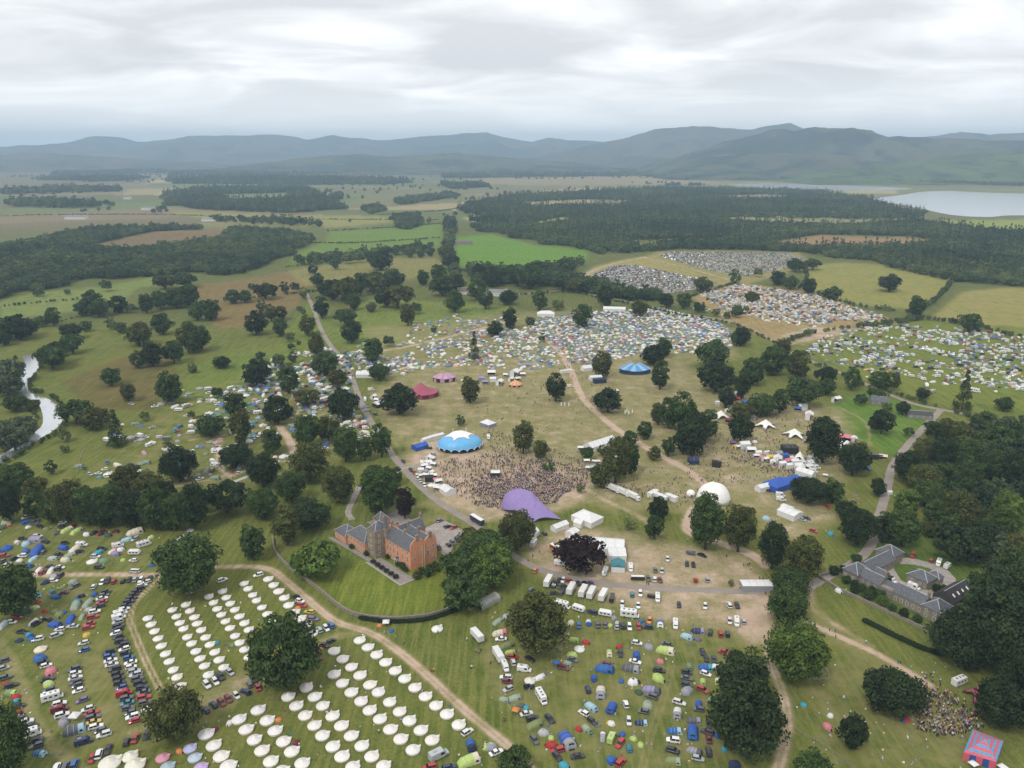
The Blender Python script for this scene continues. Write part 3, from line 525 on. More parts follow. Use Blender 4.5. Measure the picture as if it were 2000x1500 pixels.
def scatter(poly, spacing, jitter=.45, holes=(), grow=0.0, along=None):
    gp = G2(poly); xs = [p[0] for p in gp]; ys = [p[1] for p in gp]; o = []
    X, Y = np.meshgrid(np.arange(min(xs), max(xs), spacing), np.arange(min(ys), max(ys), spacing))
    X = X.ravel() + RNG.uniform(-jitter, jitter, X.size)*spacing; Y = Y.ravel() + RNG.uniform(-jitter, jitter, Y.size)*spacing
    k = inside(gp, X, Y)
    for hpoly in holes: k &= ~inside(G2(hpoly), X, Y)
    return X[k], Y[k]
def wood(name, polys, label, protos, hole=(), smin=9, smax=15, trim=True):
    P = []
    for poly, sp in polys:
        X, Y = scatter(poly, sp, .48, hole); gpz = G2(poly); edge = dist_line(gpz + gpz[:1], X, Y)
        lim = sp*4.5*noise2(X, Y, sp*5, 21)**1.5 + sp*1.2*noise2(X, Y, sp*1.6, 22); thin = noise2(X, Y, 130, 23)
        zt = smax*1.15; zq = Y*math.cos(PIT)-(zt-HC)*math.sin(PIT); TX = 1000+FPX*X/zq; TY = 750-FPX*(Y*math.sin(PIT)+(zt-HC)*math.cos(PIT))/zq
        kk = (edge > lim) & (thin > .13) & inside(poly, TX, TY) if trim else (edge > lim*.25)
        for x, y in zip(X[kk], Y[kk]): P.append((x, y, random.random()*6.28, random.uniform(smin, smax)*(sp/9)**.35))
    return mass(name, P, protos, label, 'woodland')
WT = [crown_mesh('wood_tree', 70+i, 22, 22, .085, s, FOLW) for i, s in enumerate(['round', 'round', 'tall'])]
WC = [crown_mesh('wood_conifer', 80+i, 26, 14, .075, 'cone', FOLW) for i in range(2)] + [WT[2]]
wood('woodland', [([(-400,480),(0,468),(200,432),(330,432),(480,437),(560,440),(625,455),(640,468),(600,490),(557,518),(450,545),(330,540),(200,548),(90,572),(0,588),(-400,620)], 9)], 'wide dark wood around a brown clearing at the left', WT, [[(150,485),(300,452),(450,447),(430,470),(260,492)]])
wood('woodland', [([(310,372),(420,362),(600,362),(700,408),(560,419),(390,412),(310,402)], 13)], 'dark plantation block out on the plain', WT+WC[:1], [[(430,380),(560,377),(580,392),(450,396)]], 11, 17)
wood('woodland', [([(280,349),(420,344),(640,345),(840,350),(800,361),(560,362),(330,360)], 22)], 'long thin plantation strip across the plain', WC, (), 12, 18)
wood('woodland', [([(885,395),(1000,376),(1180,368),(1300,362),(1430,365),(1600,368),(1700,386),(1760,402),(1840,408),(1835,425),(1700,432),(1400,424),(1100,424),(900,426),(890,412)], 14)], 'great conifer forest in front of the lake', WC+WT[:2]+WT[:1], [[(1000,396),(1150,390),(1280,394),(1180,402),(1040,404)], [(1350,384),(1500,380),(1600,386),(1480,391)]], 8, 13)
wood('woodland', [([(905,420),(1000,410),(1150,404),(1330,406),(1500,408),(1700,418),(1800,424),(1870,432),(2000,445),(2300,470),(2300,560),(2000,568),(1880,556),(1800,545),(1700,512),(1590,508),(1540,494),(1400,490),(1270,493),(1210,502),(1155,512),(1150,490),(1040,478),(960,457),(905,455)], 9.5)], 'broad mixed forest behind the far car parks', WT[:2]+WT[:2]+WC[:1], [[(1480,477),(1600,458),(1780,462),(1860,476),(1700,485),(1560,485)], [(1340,432),(1480,420),(1640,424),(1790,436),(1640,443),(1480,438)], [(1030,436),(1100,424),(1130,430),(1060,442)], [(1180,412),(1300,409),(1330,414),(1220,418)]], 9, 14)
wood('woodland', [([(868,430),(890,430),(893,462),(885,480),(895,525),(905,560),(880,555),(868,500),(865,465)], 8.5), ([(900,525),(1000,530),(1080,522),(1130,515),(1120,535),(1060,548),(1000,558),(930,560)], 8.5), ([(1035,545),(1120,545),(1180,558),(1230,575),(1300,578),(1290,590),(1200,585),(1100,565),(1040,560)], 8)], 'belt of trees edging the bright green field', WT, trim=False)
wood('woodland', [([(765,425),(820,420),(830,440),(800,450),(768,447)], 9), ([(700,408),(740,402),(760,412),(720,420)], 10), ([(560,512),(700,498),(850,482),(852,490),(700,508),(565,525)], 14), ([(640,385),(670,376),(672,390),(645,392)], 10), ([(380,428),(560,432),(640,440),(640,446),(420,436)], 24), ([(760,392),(880,378),(900,385),(780,402)], 14)], 'scattered copses and hedgerow trees among far fields', WT, trim=False)
PX_ = []
for _ in range(6000):
    x, y = random.uniform(-6000, 6500), random.uniform(2100, 7600)
    if abs(x) < y*.8 and not (x > 1000 and 2300 < y < 5400) and noise2(np.array([x]), np.array([y*1.8]), 420, 77)[0] > .66: PX_.append((x, y, random.random()*6.28, random.uniform(10, 18)))
mass('woodland', PX_, WT, 'dark copses dotted over the far plain', 'woodland')
wood('woodland', [([(1450,381),(1560,379),(1700,380),(1780,377),(1800,380),(1740,386),(1690,392),(1560,394)], 14), ([(1840,425),(2000,428),(2000,436),(1850,432)], 14), ([(1290,356),(1400,356),(1430,362),(1300,364)], 18), ([(1430,352),(1640,354),(1900,362),(2200,372),(2200,364),(1900,350),(1600,344),(1430,346)], 24)], 'trees along the lake shore', WT, (), 10, 15)
wood('woodland', [([(0,322),(250,325),(250,330),(0,329)], 26), ([(330,338),(560,333),(700,336),(700,341),(500,342),(330,343)], 24), ([(700,326),(960,322),(1000,330),(720,334)], 26), ([(60,352),(200,347),(300,348),(200,354)], 22), ([(0,400),(90,396),(240,404),(160,408),(0,406)], 24), ([(480,352),(620,350),(760,356),(620,357)], 20), ([(860,362),(940,360),(960,366),(880,370)], 18), ([(400,318),(620,316),(620,322),(400,325)], 30), ([(500,325),(860,322),(1250,330),(1250,338),(860,332),(500,334)], 40), ([(100,340),(330,334),(330,338),(100,345)], 34), ([(860,345),(1280,340),(1280,344),(860,349)], 34), ([(0,378),(120,370),(240,372),(240,375),(0,382)], 30), ([(170,352),(280,350),(280,353),(170,356)], 30)], 'dark lines of trees on the distant plain', WT, (), 13, 22, False)
wood('woodland', [([(1745,940),(1760,900),(1800,860),(1850,810),(1990,790),(2300,830),(2300,1080),(1980,1060),(1900,1070),(1830,1010),(1745,1000)], 8.5)], 'thick understorey of the dark wood beside the lane', WT, [[(1890,940),(1950,935),(1970,955),(1900,965)]], 7, 11)
wood('undergrowth', [([(20,925),(100,940),(330,960),(680,950),(690,1000),(560,1020),(330,1025),(80,1010),(0,985)], 9), ([(870,1060),(950,1020),(1000,1050),(990,1150),(900,1190),(860,1150)], 8), ([(-60,680),(20,700),(20,780),(60,830),(50,860),(-60,900)], 9), ([(1880,1230),(1960,1200),(2100,1250),(2100,1420),(1960,1400)], 9)], 'dark understorey beneath the tree belts', WT, [], 5, 8)
if WOODX: mass('woodland', [(x, y, random.random()*6.28, w_) for x, y, w_ in WOODX], WT, 'smaller distant trees dotted between the fields', 'woodland')
# ------------------------------------------------------------------ haze
mb = MB(); mb.box(-20600, 20600, -20600, 20600, -3, 625)
m = bpy.data.materials.new('haze'); m.use_nodes = True; t = m.node_tree; t.nodes.clear()
pv = add(t, 'ShaderNodeVolumePrincipled'); pv.inputs['Density'].default_value = 1.0e-4; pv.inputs['Color'].default_value = (.56, .79, 1.0, 1); pv.inputs['Anisotropy'].default_value = 0.0
t.links.new(pv.outputs[0], add(t, 'ShaderNodeOutputMaterial').inputs['Volume'])
m.cycles.homogeneous_volume = True; struct(mb.build('haze', [m]), 'stuff', 'thin blue summer haze over the whole valley', 'haze')
# ------------------------------------------------------------------ vehicles (length along x, wheels on z=0)
def ringx(x, hw, z0, z1, r=.12): return [(x,-hw,z0+r),(x,-hw+r*.6,z0),(x,hw-r*.6,z0),(x,hw,z0+r),(x,hw,z1-r),(x,hw-r*1.2,z1),(x,-hw+r*1.2,z1),(x,-hw,z1-r)]
def wheel_mesh(x, y, r=.32, w=.22, m=None):
    mb = MB(); mb.tube((x, y-w/2, r), (x, y+w/2, r), r, r, 10, 0); mb.tube((x, y-w/2-.01, r), (x, y+w/2+.01, r), r*.55, r*.55, 8, 1); return mb.mesh('wheel', [TYRE, METAL])
def car_parts(style, single=None):
    Lh, hw, belt, roof = {'hatch': (1.98,.86,.88,1.47), 'saloon': (2.28,.89,.86,1.43), 'suv': (2.2,.93,1.02,1.68), 'estate': (2.3,.90,.9,1.5)}[style]
    c0, c1, r0, r1 = {'hatch': (-1.9,1.0,-1.55,.25), 'saloon': (-1.55,1.1,-.9,.3), 'suv': (-2.05,1.05,-1.8,.4), 'estate': (-2.15,1.1,-1.85,.3)}[style]
    B = MB(); B.loft([ringx(-Lh,hw*.86,.42,belt-.1), ringx(-Lh+.2,hw*.97,.26,belt), ringx(-Lh*.5,hw,.22,belt+.02), ringx(c1,hw,.22,belt), ringx(Lh-.35,hw*.95,.26,belt-.16), ringx(Lh,hw*.8,.38,belt-.3)], 0)
    R = MB(); rw = hw*.72
    R.face([(r0,-rw,roof),(r1,-rw,roof),(r1,rw,roof),(r0,rw,roof)]); R.face([(r0-.02,-rw,roof-.05),(r1+.02,-rw,roof-.05),(r1+.02,rw,roof-.05),(r0-.02,rw,roof-.05)])
    Wn = MB(); wb = hw*.93; zz_ = belt-.02
    q = [(c0,-wb,zz_),(c1,-wb,zz_),(c1,wb,zz_),(c0,wb,zz_)]; q2 = [(r0-.03,-rw-.02,roof-.03),(r1+.03,-rw-.02,roof-.03),(r1+.03,rw+.02,roof-.03),(r0-.03,rw+.02,roof-.03)]
    for k in range(4): j = (k+1) % 4; Wn.face([q[k], q[j], q2[j], q2[k]])
    # pillars in body colour, set just proud of the glass
    for s_ in (-1, 1):
        for f_ in (.02, .47, .98):
            a = Vector((c0+(c1-c0)*f_, s_*(wb+.012), zz_)); b_ = Vector((r0+(r1-r0)*f_, s_*(rw+.035), roof-.02)); R.face([a+Vector((-.05,0,0)), a+Vector((.05,0,0)), b_+Vector((.05,0,0)), b_+Vector((-.05,0,0))])
    Li = MB()
    for s_ in (-1, 1): Li.box(Lh-.14, Lh-.02, s_*hw*.72-.16, s_*hw*.72+.16, belt-.40, belt-.27)
    if single:
        S = MB(); S.v = list(B.v); S.f = list(B.f); S.m = list(B.m)
        for o, mi in ((R, 0), (Wn, 1)):
            k = len(S.v); S.v += o.v; S.f += [tuple(i+k for i in f) for f in o.f]; S.m += [mi]*len(o.f)
        return S.mesh('car', [single, GLASS])
    parts = [('body', B.mesh('body', [PAINT]), 'c'), ('roof', R.mesh('roof', [PAINT]), 'c'), ('windows', Wn.mesh('windows', [GLASS]), None)]
    for x in (-Lh*.62, Lh*.62):
        for y in (-hw+.08, hw-.08): parts.append(('wheel', wheel_mesh(x, y), None))
    return parts
CARS = {s_: car_parts(s_) for s_ in ('hatch', 'saloon', 'suv', 'estate')}
def van_parts(L_=5.2, hw=.98, h=2.35, nose=.9):
    B = MB(); B.loft([ringx(-L_/2,hw*.95,.35,h-.06,.16), ringx(-L_/2+.15,hw,.28,h,.16), ringx(L_/2-nose-.75,hw,.28,h,.16), ringx(L_/2-nose+.1,hw*.96,.28,h*.53,.16), ringx(L_/2,hw*.84,.36,h*.38,.12)], 0)
    Wn = MB(); x0 = L_/2-nose-.72; x1 = L_/2-nose+.06; w_ = hw*.8
    Wn.face([(x0+.03,-w_,h-.2),(x0+.03,w_,h-.2),(x1+.04,w_,h*.56),(x1+.04,-w_,h*.56)])
    for s_ in (-1, 1): Wn.face([(x0-.9,s_*(hw+.012),h*.52),(x0+.3,s_*(hw+.012),h*.52),(x0-.05,s_*(hw+.012),h*.83),(x0-.9,s_*(hw+.012),h*.83)])
    Ro = MB(); Ro.box(-L_*.3, -L_*.1, -.3, .3, h, h+.08)
    P = [('body', B.mesh('body', [PAINT]), 'c'), ('windows', Wn.mesh('windows', [GLASS]), None), ('roof_vent', Ro.mesh('roof_vent', [METAL]), None)]
    for x in (-L_*.3, L_*.32):
        for y in (-hw+.1, hw-.1): P.append(('wheel', wheel_mesh(x, y, .36, .25), None))
    return P
VAN = van_parts()
def motorhome_parts(L_=6.6, hw=1.12, h=2.9):
    B = MB(); xf = L_/2-1.5
    B.loft([ringx(-L_/2,hw*.97,.4,h-.05,.14), ringx(-L_/2+.12,hw,.35,h,.14), ringx(xf,hw,.35,h,.14), ringx(xf+.55,hw*.93,1.9,h-.15,.14)], 0)
    Cb = MB(); Cb.loft([ringx(xf-.05,hw*.92,.35,1.95), ringx(xf+.6,hw*.92,.35,1.75), ringx(xf+.95,hw*.9,.35,1.15), ringx(L_/2,hw*.8,.42,.9)], 0)
    Wn = MB(); Wn.face([(xf+.64,-.8,1.72),(xf+.64,.8,1.72),(xf+1.0,.85,1.18),(xf+1.0,-.85,1.18)])
    for s_ in (-1, 1):
        for x in (-2.4, -.9, .7): Wn.face([(x,s_*(hw+.012),1.5),(x+.9,s_*(hw+.012),1.5),(x+.9,s_*(hw+.012),2.1),(x,s_*(hw+.012),2.1)])
    V = MB()
    for x in (-2.3, -.6, .9): V.box(x, x+.6, -.35, .35, h-.02, h+.1)
    P = [('body', B.mesh('body', [PAINT]), 'c'), ('cab', Cb.mesh('cab', [PAINT]), 'c'), ('windows', Wn.mesh('windows', [GLASS]), None), ('roof_hatch', V.mesh('roof_hatch', [mat('smoked_plastic', (.10,.11,.12), .3)]), None)]
    for x in (-L_*.26, L_*.36):
        for y in (-hw+.12, hw-.12): P.append(('wheel', wheel_mesh(x, y, .36, .25), None))
    return P
MOTORHOME = motorhome_parts()
def caravan_parts(L_=5.4, hw=1.1, h=2.5):
    B = MB(); B.loft([ringx(-L_/2,hw*.95,.75,h-.5,.2), ringx(-L_/2+.35,hw,.5,h-.05,.2), ringx(0,hw,.45,h,.2), ringx(L_/2-.5,hw,.5,h-.08,.2), ringx(L_/2,hw*.92,.8,h-.85,.2)], 0)
    Wn = MB()
    for s_ in (-1, 1):
        for x in (-2.0, -.5, 1.0): Wn.face([(x,s_*(hw+.012),1.25),(x+.95,s_*(hw+.012),1.25),(x+.95,s_*(hw+.012),1.85),(x,s_*(hw+.012),1.85)])
    Wn.face([(L_/2-.14,-.8,1.45),(L_/2-.14,.8,1.45),(L_/2-.35,.8,1.95),(L_/2-.35,-.8,1.95)])
    D = MB(); D.tube((L_/2-.1,-.5,.5),(L_/2+1.1,0,.45),.05); D.tube((L_/2-.1,.5,.5),(L_/2+1.1,0,.45),.05)
    P = [('body', B.mesh('body', [PAINT]), 'c'), ('windows', Wn.mesh('windows', [GLASS]), None), ('drawbar', D.mesh('drawbar', [METAL]), None)]
    for y in (-hw+.12, hw-.12): P.append(('wheel', wheel_mesh(-.2, y, .33, .22), None))
    return P
CARAVAN = caravan_parts()
def box_parts(L_=7.0, hw=1.22, z0=.9, h=3.3, cab=False):
    B = MB(); B.loft([ringx(-L_/2,hw,z0,h,.07), ringx(L_/2,hw,z0,h,.07)], 0)
    D = MB(); D.box(-L_/2-.02, -L_/2, -hw+.1, hw-.1, z0+.1, h-.15); Ch = MB(); Ch.box(-L_/2+.1, L_/2-.1, -.5, .5, .55, z0-.01)
    for k in range(2): D.box(-L_/2-.05, -L_/2-.02, -.06+k*.08, -.02+k*.08, z0+.2, h-.25)
    P = [('box', B.mesh('box', [PAINT]), 'c'), ('rear_door', D.mesh('rear_door', [WHITEP]), None), ('chassis', Ch.mesh('chassis', [TYRE]), None)]
    if cab:
        Cb = MB(); x0 = L_/2+.25; Cb.loft([ringx(x0,hw*.97,.5,2.9,.12), ringx(x0+1.1,hw*.97,.5,2.8,.12), ringx(x0+1.7,hw*.93,.5,1.7,.12), ringx(x0+1.8,hw*.9,.5,1.4,.1)], 0)
        Gl = MB(); Gl.face([(x0+1.14,-1,2.65),(x0+1.14,1,2.65),(x0+1.71,1,1.75),(x0+1.71,-1,1.75)]); P += [('cab', Cb.mesh('cab', [PAINT]), 'c'), ('windscreen', Gl.mesh('windscreen', [GLASS]), None)]
        ax = (-L_*.3, L_/2+1.0)
    else: ax = (-L_*.25, -L_*.08); Dr = MB(); Dr.tube((L_/2,0,.8),(L_/2+1.2,0,.55),.06); P.append(('drawbar', Dr.mesh('drawbar', [METAL]), None))
    for x in ax:
        for y in (-hw+.15, hw-.15): P.append(('wheel', wheel_mesh(x, y, .42, .28), None))
    return P
BOXT = box_parts(); LORRY = box_parts(9.5, 1.25, 1.1, 3.9, True); LUTON = box_parts(5.2, 1.2, .8, 3.2, True)
def bus_parts(L_=9.5, hw=1.25, h=3.1):
    B = MB(); B.loft([ringx(-L_/2,hw,.4,h,.15), ringx(L_/2-.15,hw,.4,h,.15), ringx(L_/2,hw*.95,.5,h-.2,.15)], 0)
    R = MB(); R.box(-L_/2+.1, L_/2-.2, -hw+.1, hw-.1, h, h+.12); Wn = MB()
    for s_ in (-1, 1):
        for k in range(7): x = -L_/2+.35+k*1.27; Wn.face([(x,s_*(hw+.012),1.5),(x+1.12,s_*(hw+.012),1.5),(x+1.12,s_*(hw+.012),2.6),(x,s_*(hw+.012),2.6)])
    Wn.face([(L_/2+.01,-1,1.3),(L_/2+.01,1,1.3),(L_/2-.06,1,2.7),(L_/2-.06,-1,2.7)])
    P = [('body', B.mesh('body', [PAINT]), 'c'), ('roof', R.mesh('roof', [PAINT]), 'c2'), ('windows', Wn.mesh('windows', [GLASS]), None)]
    for x in (-L_*.28, L_*.32):
        for y in (-hw+.15, hw-.15): P.append(('wheel', wheel_mesh(x, y, .45, .28), None))
    return P
BUS = bus_parts()
# ------------------------------------------------------------------ tents
def arch(x, hw, h, n=9, z0=0, p=.85): return [(x, -hw*math.copysign(abs(math.cos(math.pi*i/(n-1)))**p, math.cos(math.pi*i/(n-1))), z0+h*math.sin(math.pi*i/(n-1))**p) for i in range(n)]
def bell_parts():
    """5 m bell tent: low wall, swept cone roof, peaked A-frame doorway towards +x"""
    n = 24; R = MB(); ring = lambda r, z: [(math.cos(6.2832*i/n)*r*(1+.012*(i % 2)), math.sin(6.2832*i/n)*r*(1+.012*(i % 2)), z-(.05 if i % 2 and r > .3 else 0)) for i in range(n)]
    R.loft([ring(2.6, .66), ring(2.46, .82), ring(1.8, 1.1), ring(1.0, 1.48), ring(.4, 1.9), ring(.06, 2.15)], 0, True, False)
    W_ = MB(); W_.loft([ring(2.45, 0), ring(2.5, .72)], 0, True, False)
    Pk = MB(); a = (2.95, 0, 1.5); b_ = (1.2, 0, 1.42)
    for s_ in (-1, 1): Pk.face([a, b_, (1.9, s_*.8, 1.06), (2.6, s_*.62, .72)])
    D = MB(); D.face([(2.9, 0, 1.44), (2.66, -.55, .02), (2.66, .55, .02)])
    Po = MB(); Po.cyl(0, 0, 2.05, 2.3, .05, .03, 6)
    Gy = MB()
    for i in range(10): a_ = 6.2832*(i+.5)/10; Gy.tube((math.cos(a_)*2.58, math.sin(a_)*2.58, .66), (math.cos(a_)*4.0, math.sin(a_)*4.0, .02), .02, n=3)
    return [('roof', R.mesh('roof', [CANVAS], True), 'c'), ('wall', W_.mesh('wall', [CANVAS]), 'c'), ('porch', Pk.mesh('porch', [CANVAS]), 'c'), ('door_flap', D.mesh('door_flap', [CREAM]), None), ('pole_cap', Po.mesh('pole_cap', [WOOD]), None)]
BELL = bell_parts()
def dome_parts():
    n = 16; hexr = lambda i: 1.0 - .07*math.cos(6*6.2832*i/n+math.pi)
    ring = lambda r, z: [(math.cos(6.2832*i/n)*r*1.15*hexr(i), math.sin(6.2832*i/n)*r*hexr(i), z) for i in range(n)]
    F_ = MB(); F_.loft([ring(1.35, 0), ring(1.28, .45), ring(1.02, .9), ring(.6, 1.2), ring(.15, 1.3)], 0)
    P = MB(); P.loft([arch(.9, .95, .98, 7), arch(1.5, .88, .80, 7), arch(1.95, .7, .3, 7), arch(2.1, .62, .02, 7)], 0, False, False)
    D = MB(); D.face([(1.82, -.32, .03), (2.13, -.45, .02), (2.13, .45, .02), (1.82, .32, .6), (1.75, 0, .66)])
    V = MB(); V.box(-.28, .28, -.28, .28, 1.29, 1.36)
    return [('flysheet', F_.mesh('flysheet', [CANVAS]), 'c'), ('porch', P.mesh('porch', [CANVAS]), 'c2'), ('door', D.mesh('door', [DARKI]), None), ('vent_cap', V.mesh('vent_cap', [CANVAS]), 'c2')]
DOME = dome_parts()
def tunnel_parts():
    F_ = MB(); F_.loft([arch(-3.1, .9, .06), arch(-2.9, 1.15, .65), arch(-2.2, 1.45, 1.45), arch(-1.6, 1.52, 1.75), arch(-.9, 1.48, 1.78), arch(-.1, 1.6, 2.0), arch(.5, 1.55, 1.98), arch(1.05, 1.6, 2.05)], 0, False, False)
    P = MB(); P.loft([arch(1.05, 1.62, 2.07), arch(1.7, 1.55, 2.0), arch(2.45, 1.6, 2.02), arch(2.9, 1.3, 1.1), arch(3.05, 1.1, .05)], 0, False, False)
    Hs = []
    for x, w_, h in ((-1.6, 1.55, 1.79), (-.1, 1.63, 2.04), (1.05, 1.64, 2.10), (2.45, 1.63, 2.05)):
        Hp = MB(); Hp.loft([arch(x-.05, w_, h), arch(x+.05, w_, h)], 0, False, False); Hs.append(('hoop', Hp.mesh('hoop', [CANVAS]), 'c2'))
    Wn = MB()
    for s_ in (-1, 1): Wn.face([(1.3, s_*1.60, .7), (2.2, s_*1.60, .7), (2.1, s_*1.5, 1.25), (1.4, s_*1.5, 1.25)])
    D = MB(); D.face([(2.66, -.6, 1.78), (2.66, .6, 1.78), (3.09, .7, .05), (3.09, -.7, .05)])
    return [('flysheet', F_.mesh('flysheet', [CANVAS]), 'c'), ('porch', P.mesh('porch', [CANVAS]), 'c2')] + Hs + [('window', Wn.mesh('window', [GLASS]), None), ('door', D.mesh('door', [DARKI]), None)]
TUNNEL = tunnel_parts()
def gazebo_parts():
    R = MB(); a = 1.5; A = [(-a,-a,2.05),(a,-a,2.05),(a,a,2.05),(-a,a,2.05)]
    for k in range(4): R.face([A[k], A[(k+1) % 4], (0, 0, 3.0)])
    V = MB()
    for k in range(4): p, q = A[k], A[(k+1) % 4]; V.face([p, q, (q[0], q[1], 1.78), (p[0], p[1], 1.78)])
    P = [('roof', R.mesh('roof', [CANVAS]), 'c'), ('valance', V.mesh('valance', [CANVAS]), 'c')]
    for x in (-1.42, 1.42):
        for y in (-1.42, 1.42): Lg = MB(); Lg.box(x-.03, x+.03, y-.03, y+.03, 0, 2.04); P.append(('leg', Lg.mesh('leg', [METAL]), None))
    return P
GAZEBO = gazebo_parts()
def stall_parts(w_=1.9, d_=1.5, h=2.6):
    """market stall: canopy with pitched top, counter, back wall"""
    R = MB(); R.gable(-w_, w_, -d_, d_, h-.35, h+.45, 'x', 0, 0, .15); Wl = MB(); Wl.box(-w_, w_, d_-.06, d_, 0, h-.36); Wl.box(-w_, -w_+.06, -d_*.2, d_-.06, 0, h-.36); Wl.box(w_-.06, w_, -d_*.2, d_-.06, 0, h-.36)
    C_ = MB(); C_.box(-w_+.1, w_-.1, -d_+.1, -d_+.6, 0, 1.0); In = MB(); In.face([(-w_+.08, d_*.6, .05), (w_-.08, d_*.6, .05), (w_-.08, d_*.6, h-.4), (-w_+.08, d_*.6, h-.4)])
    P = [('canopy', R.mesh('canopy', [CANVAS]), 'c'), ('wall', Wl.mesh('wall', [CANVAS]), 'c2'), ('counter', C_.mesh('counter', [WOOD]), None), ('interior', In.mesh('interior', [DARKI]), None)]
    for x in (-w_+.04, w_-.04): Lg = MB(); Lg.box(x-.04, x+.04, -d_, -d_+.08, 0, h-.36); P.append(('leg', Lg.mesh('leg', [METAL]), None))
    return P
STALL = stall_parts()
def marquee_parts(w_, d_, h, rh, bays, wallm='c', hip=False):
    R = MB()
    if hip: R.hip(-w_/2, w_/2, -d_/2, d_/2, h, h+rh, 0, .15)
    else: R.gable(-w_/2, w_/2, -d_/2, d_/2, h, h+rh, 'x', 0, 0, .2)
    P = [('roof', R.mesh('roof', [CANVAS], False), 'c')]
    for k in range(bays):
        x0 = -w_/2+w_*k/bays; x1 = x0+w_/bays
        for y, s_ in ((-d_/2, -1), (d_/2, 1)): B = MB(); B.box(x0+.02, x1-.02, y-.03, y+.03, 0, h-.08); P.append(('wall_panel', B.mesh('wall_panel', [CANVAS]), wallm))
        Rb = MB(); Rb.tube((x0+.01, -d_/2-.1, h-.02), (x0+.01, 0, h+rh+.03), .06, n=4); Rb.tube((x0+.01, 0, h+rh+.03), (x0+.01, d_/2+.1, h-.02), .06, n=4)
        if k and not hip: P.append(('rib', Rb.mesh('rib', [METAL]), None))
    for x in (-w_/2, w_/2): B = MB(); B.box(x-.03, x+.03, -d_/2+.05, d_/2-.05, 0, h-.08); P.append(('end_wall', B.mesh('end_wall', [CANVAS]), wallm))
    return P
# ------------------------------------------------------------------ vehicles where the photograph shows them
NCAR = [0]
def car(c, x, y, col_, dx, dy, row=None, style=None):
    px, py = pt(c, x, y); p = g(px, py, .7); p.z = 0; r = random.Random(int(px*7+py*13))
    if col_ in 'WR': return vehicle(c, x, y, 'van', col_, dx, dy, row)
    style = style or r.choice(['hatch', 'hatch', 'saloon', 'suv', 'estate'])
    k = CROPS[c][2]; rot = heading(px, py, dx/k, dy/k) + (math.pi if r.random() < .4 else 0) + r.uniform(-.04, .04)
    j = r.uniform(.85, 1.12); o = inst('car', CARS[style], p, rot, r.uniform(.97, 1.04), {'c': tuple(v*j for v in CC[col_])}); NCAR[0] += 1
    return note(o, CN[col_], {'hatch': 'hatchback', 'saloon': 'saloon car', 'suv': 'tall car', 'estate': 'estate car'}[style], 'car', 'cars parked in the festival fields', px, py, row)
def vehicle(c, x, y, kind, col_, dx, dy, row=None, look=None, scale=1, c2=None):
    px, py = pt(c, x, y); p = g(px, py, 1.2); p.z = 0; k = CROPS[c][2]; rot = heading(px, py, dx/k, dy/k)
    P, nm, noun, cat = {'van': (VAN, 'van', 'van', 'van'), 'motorhome': (MOTORHOME, 'motorhome', 'motorhome', 'motorhome'), 'caravan': (CARAVAN, 'caravan', 'caravan', 'caravan'),
      'box': (BOXT, 'box_trailer', 'box trailer', 'trailer'), 'lorry': (LORRY, 'lorry', 'lorry', 'lorry'), 'luton': (LUTON, 'box_van', 'box van', 'van'), 'bus': (BUS, 'bus', 'coach', 'bus')}[kind]
    o = inst(nm, P, p, rot, scale, {'c': CC[col_], 'c2': CC[c2 or col_]})
    return note(o, look or CN[col_], noun, cat, {'van': 'vans on the festival site'}.get(kind, noun + 's on the festival site'), px, py, row)
def row_of(c, pts_, dx, dy, phrase):
    for q in pts_: car(c, q[0], q[1], q[2], dx, dy, phrase)
RA = 'in the short row along the top of the parked-car field'
row_of('z', [(199,1137,'w'),(210,1134,'k'),(222,1135,'r'),(240,1134,'k'),(252,1132,'k'),(264,1131,'s'),(275,1132,'w'),(292,1129,'k')], 5, -9, RA)
RB = 'in the long curved row beside the rutted track'
row_of('z', [(286,1136,'w'),(277,1143,'w'),(271,1149,'k'),(266,1155,'k'),(261,1161,'k'),(256,1168,'k'),(251,1175,'k'),(246,1182,'n'),(242,1189,'w'),(235,1196,'W'),(232,1204,'W'),(230,1214,'s'),(231,1222,'k'),(228,1229,'k'),(226,1236,'w'),(230,1243,'k'),(236,1251,'k'),(239,1259,'k'),(243,1267,'w'),(245,1275,'k'),(251,1284,'b'),(255,1293,'w'),(256,1302,'w'),(262,1310,'s'),(265,1317,'s'),(268,1325,'g'),(273,1333,'k'),(277,1342,'n'),(280,1351,'g'),(281,1361,'r'),(283,1372,'g'),(289,1384,'w')], 24, -6, RB)
RC = 'in the inner row facing the curved car row'
row_of('z', [(212,1273,'k'),(213,1281,'b'),(216,1289,'w'),(218,1297,'w'),(224,1306,'k'),(229,1315,'k'),(232,1324,'k'),(233,1333,'k'),(237,1342,'b'),(242,1352,'R'),(247,1363,'g'),(248,1372,'t'),(250,1382,'g'),(254,1391,'g'),(259,1399,'w'),(262,1407,'r')], 24, -6, RC)
RD = 'in the middle row of the parked-car field'
row_of('z', [(145,1306,'g'),(147,1314,'w'),(147,1323,'w'),(148,1331,'g'),(150,1338,'g'),(153,1348,'w'),(160,1367,'p'),(171,1384,'w'),(179,1392,'r'),(181,1400,'g'),(183,1409,'y'),(187,1418,'w'),(195,1426,'g'),(203,1434,'w')], 24, -7, RD)
RE = 'in the mixed row of tents and cars left of middle'
row_of('z', [(84,1293,'k'),(90,1299,'w'),(93,1326,'k'),(95,1347,'g'),(116,1374,'w'),(121,1396,'w')], 24, -7, RE)
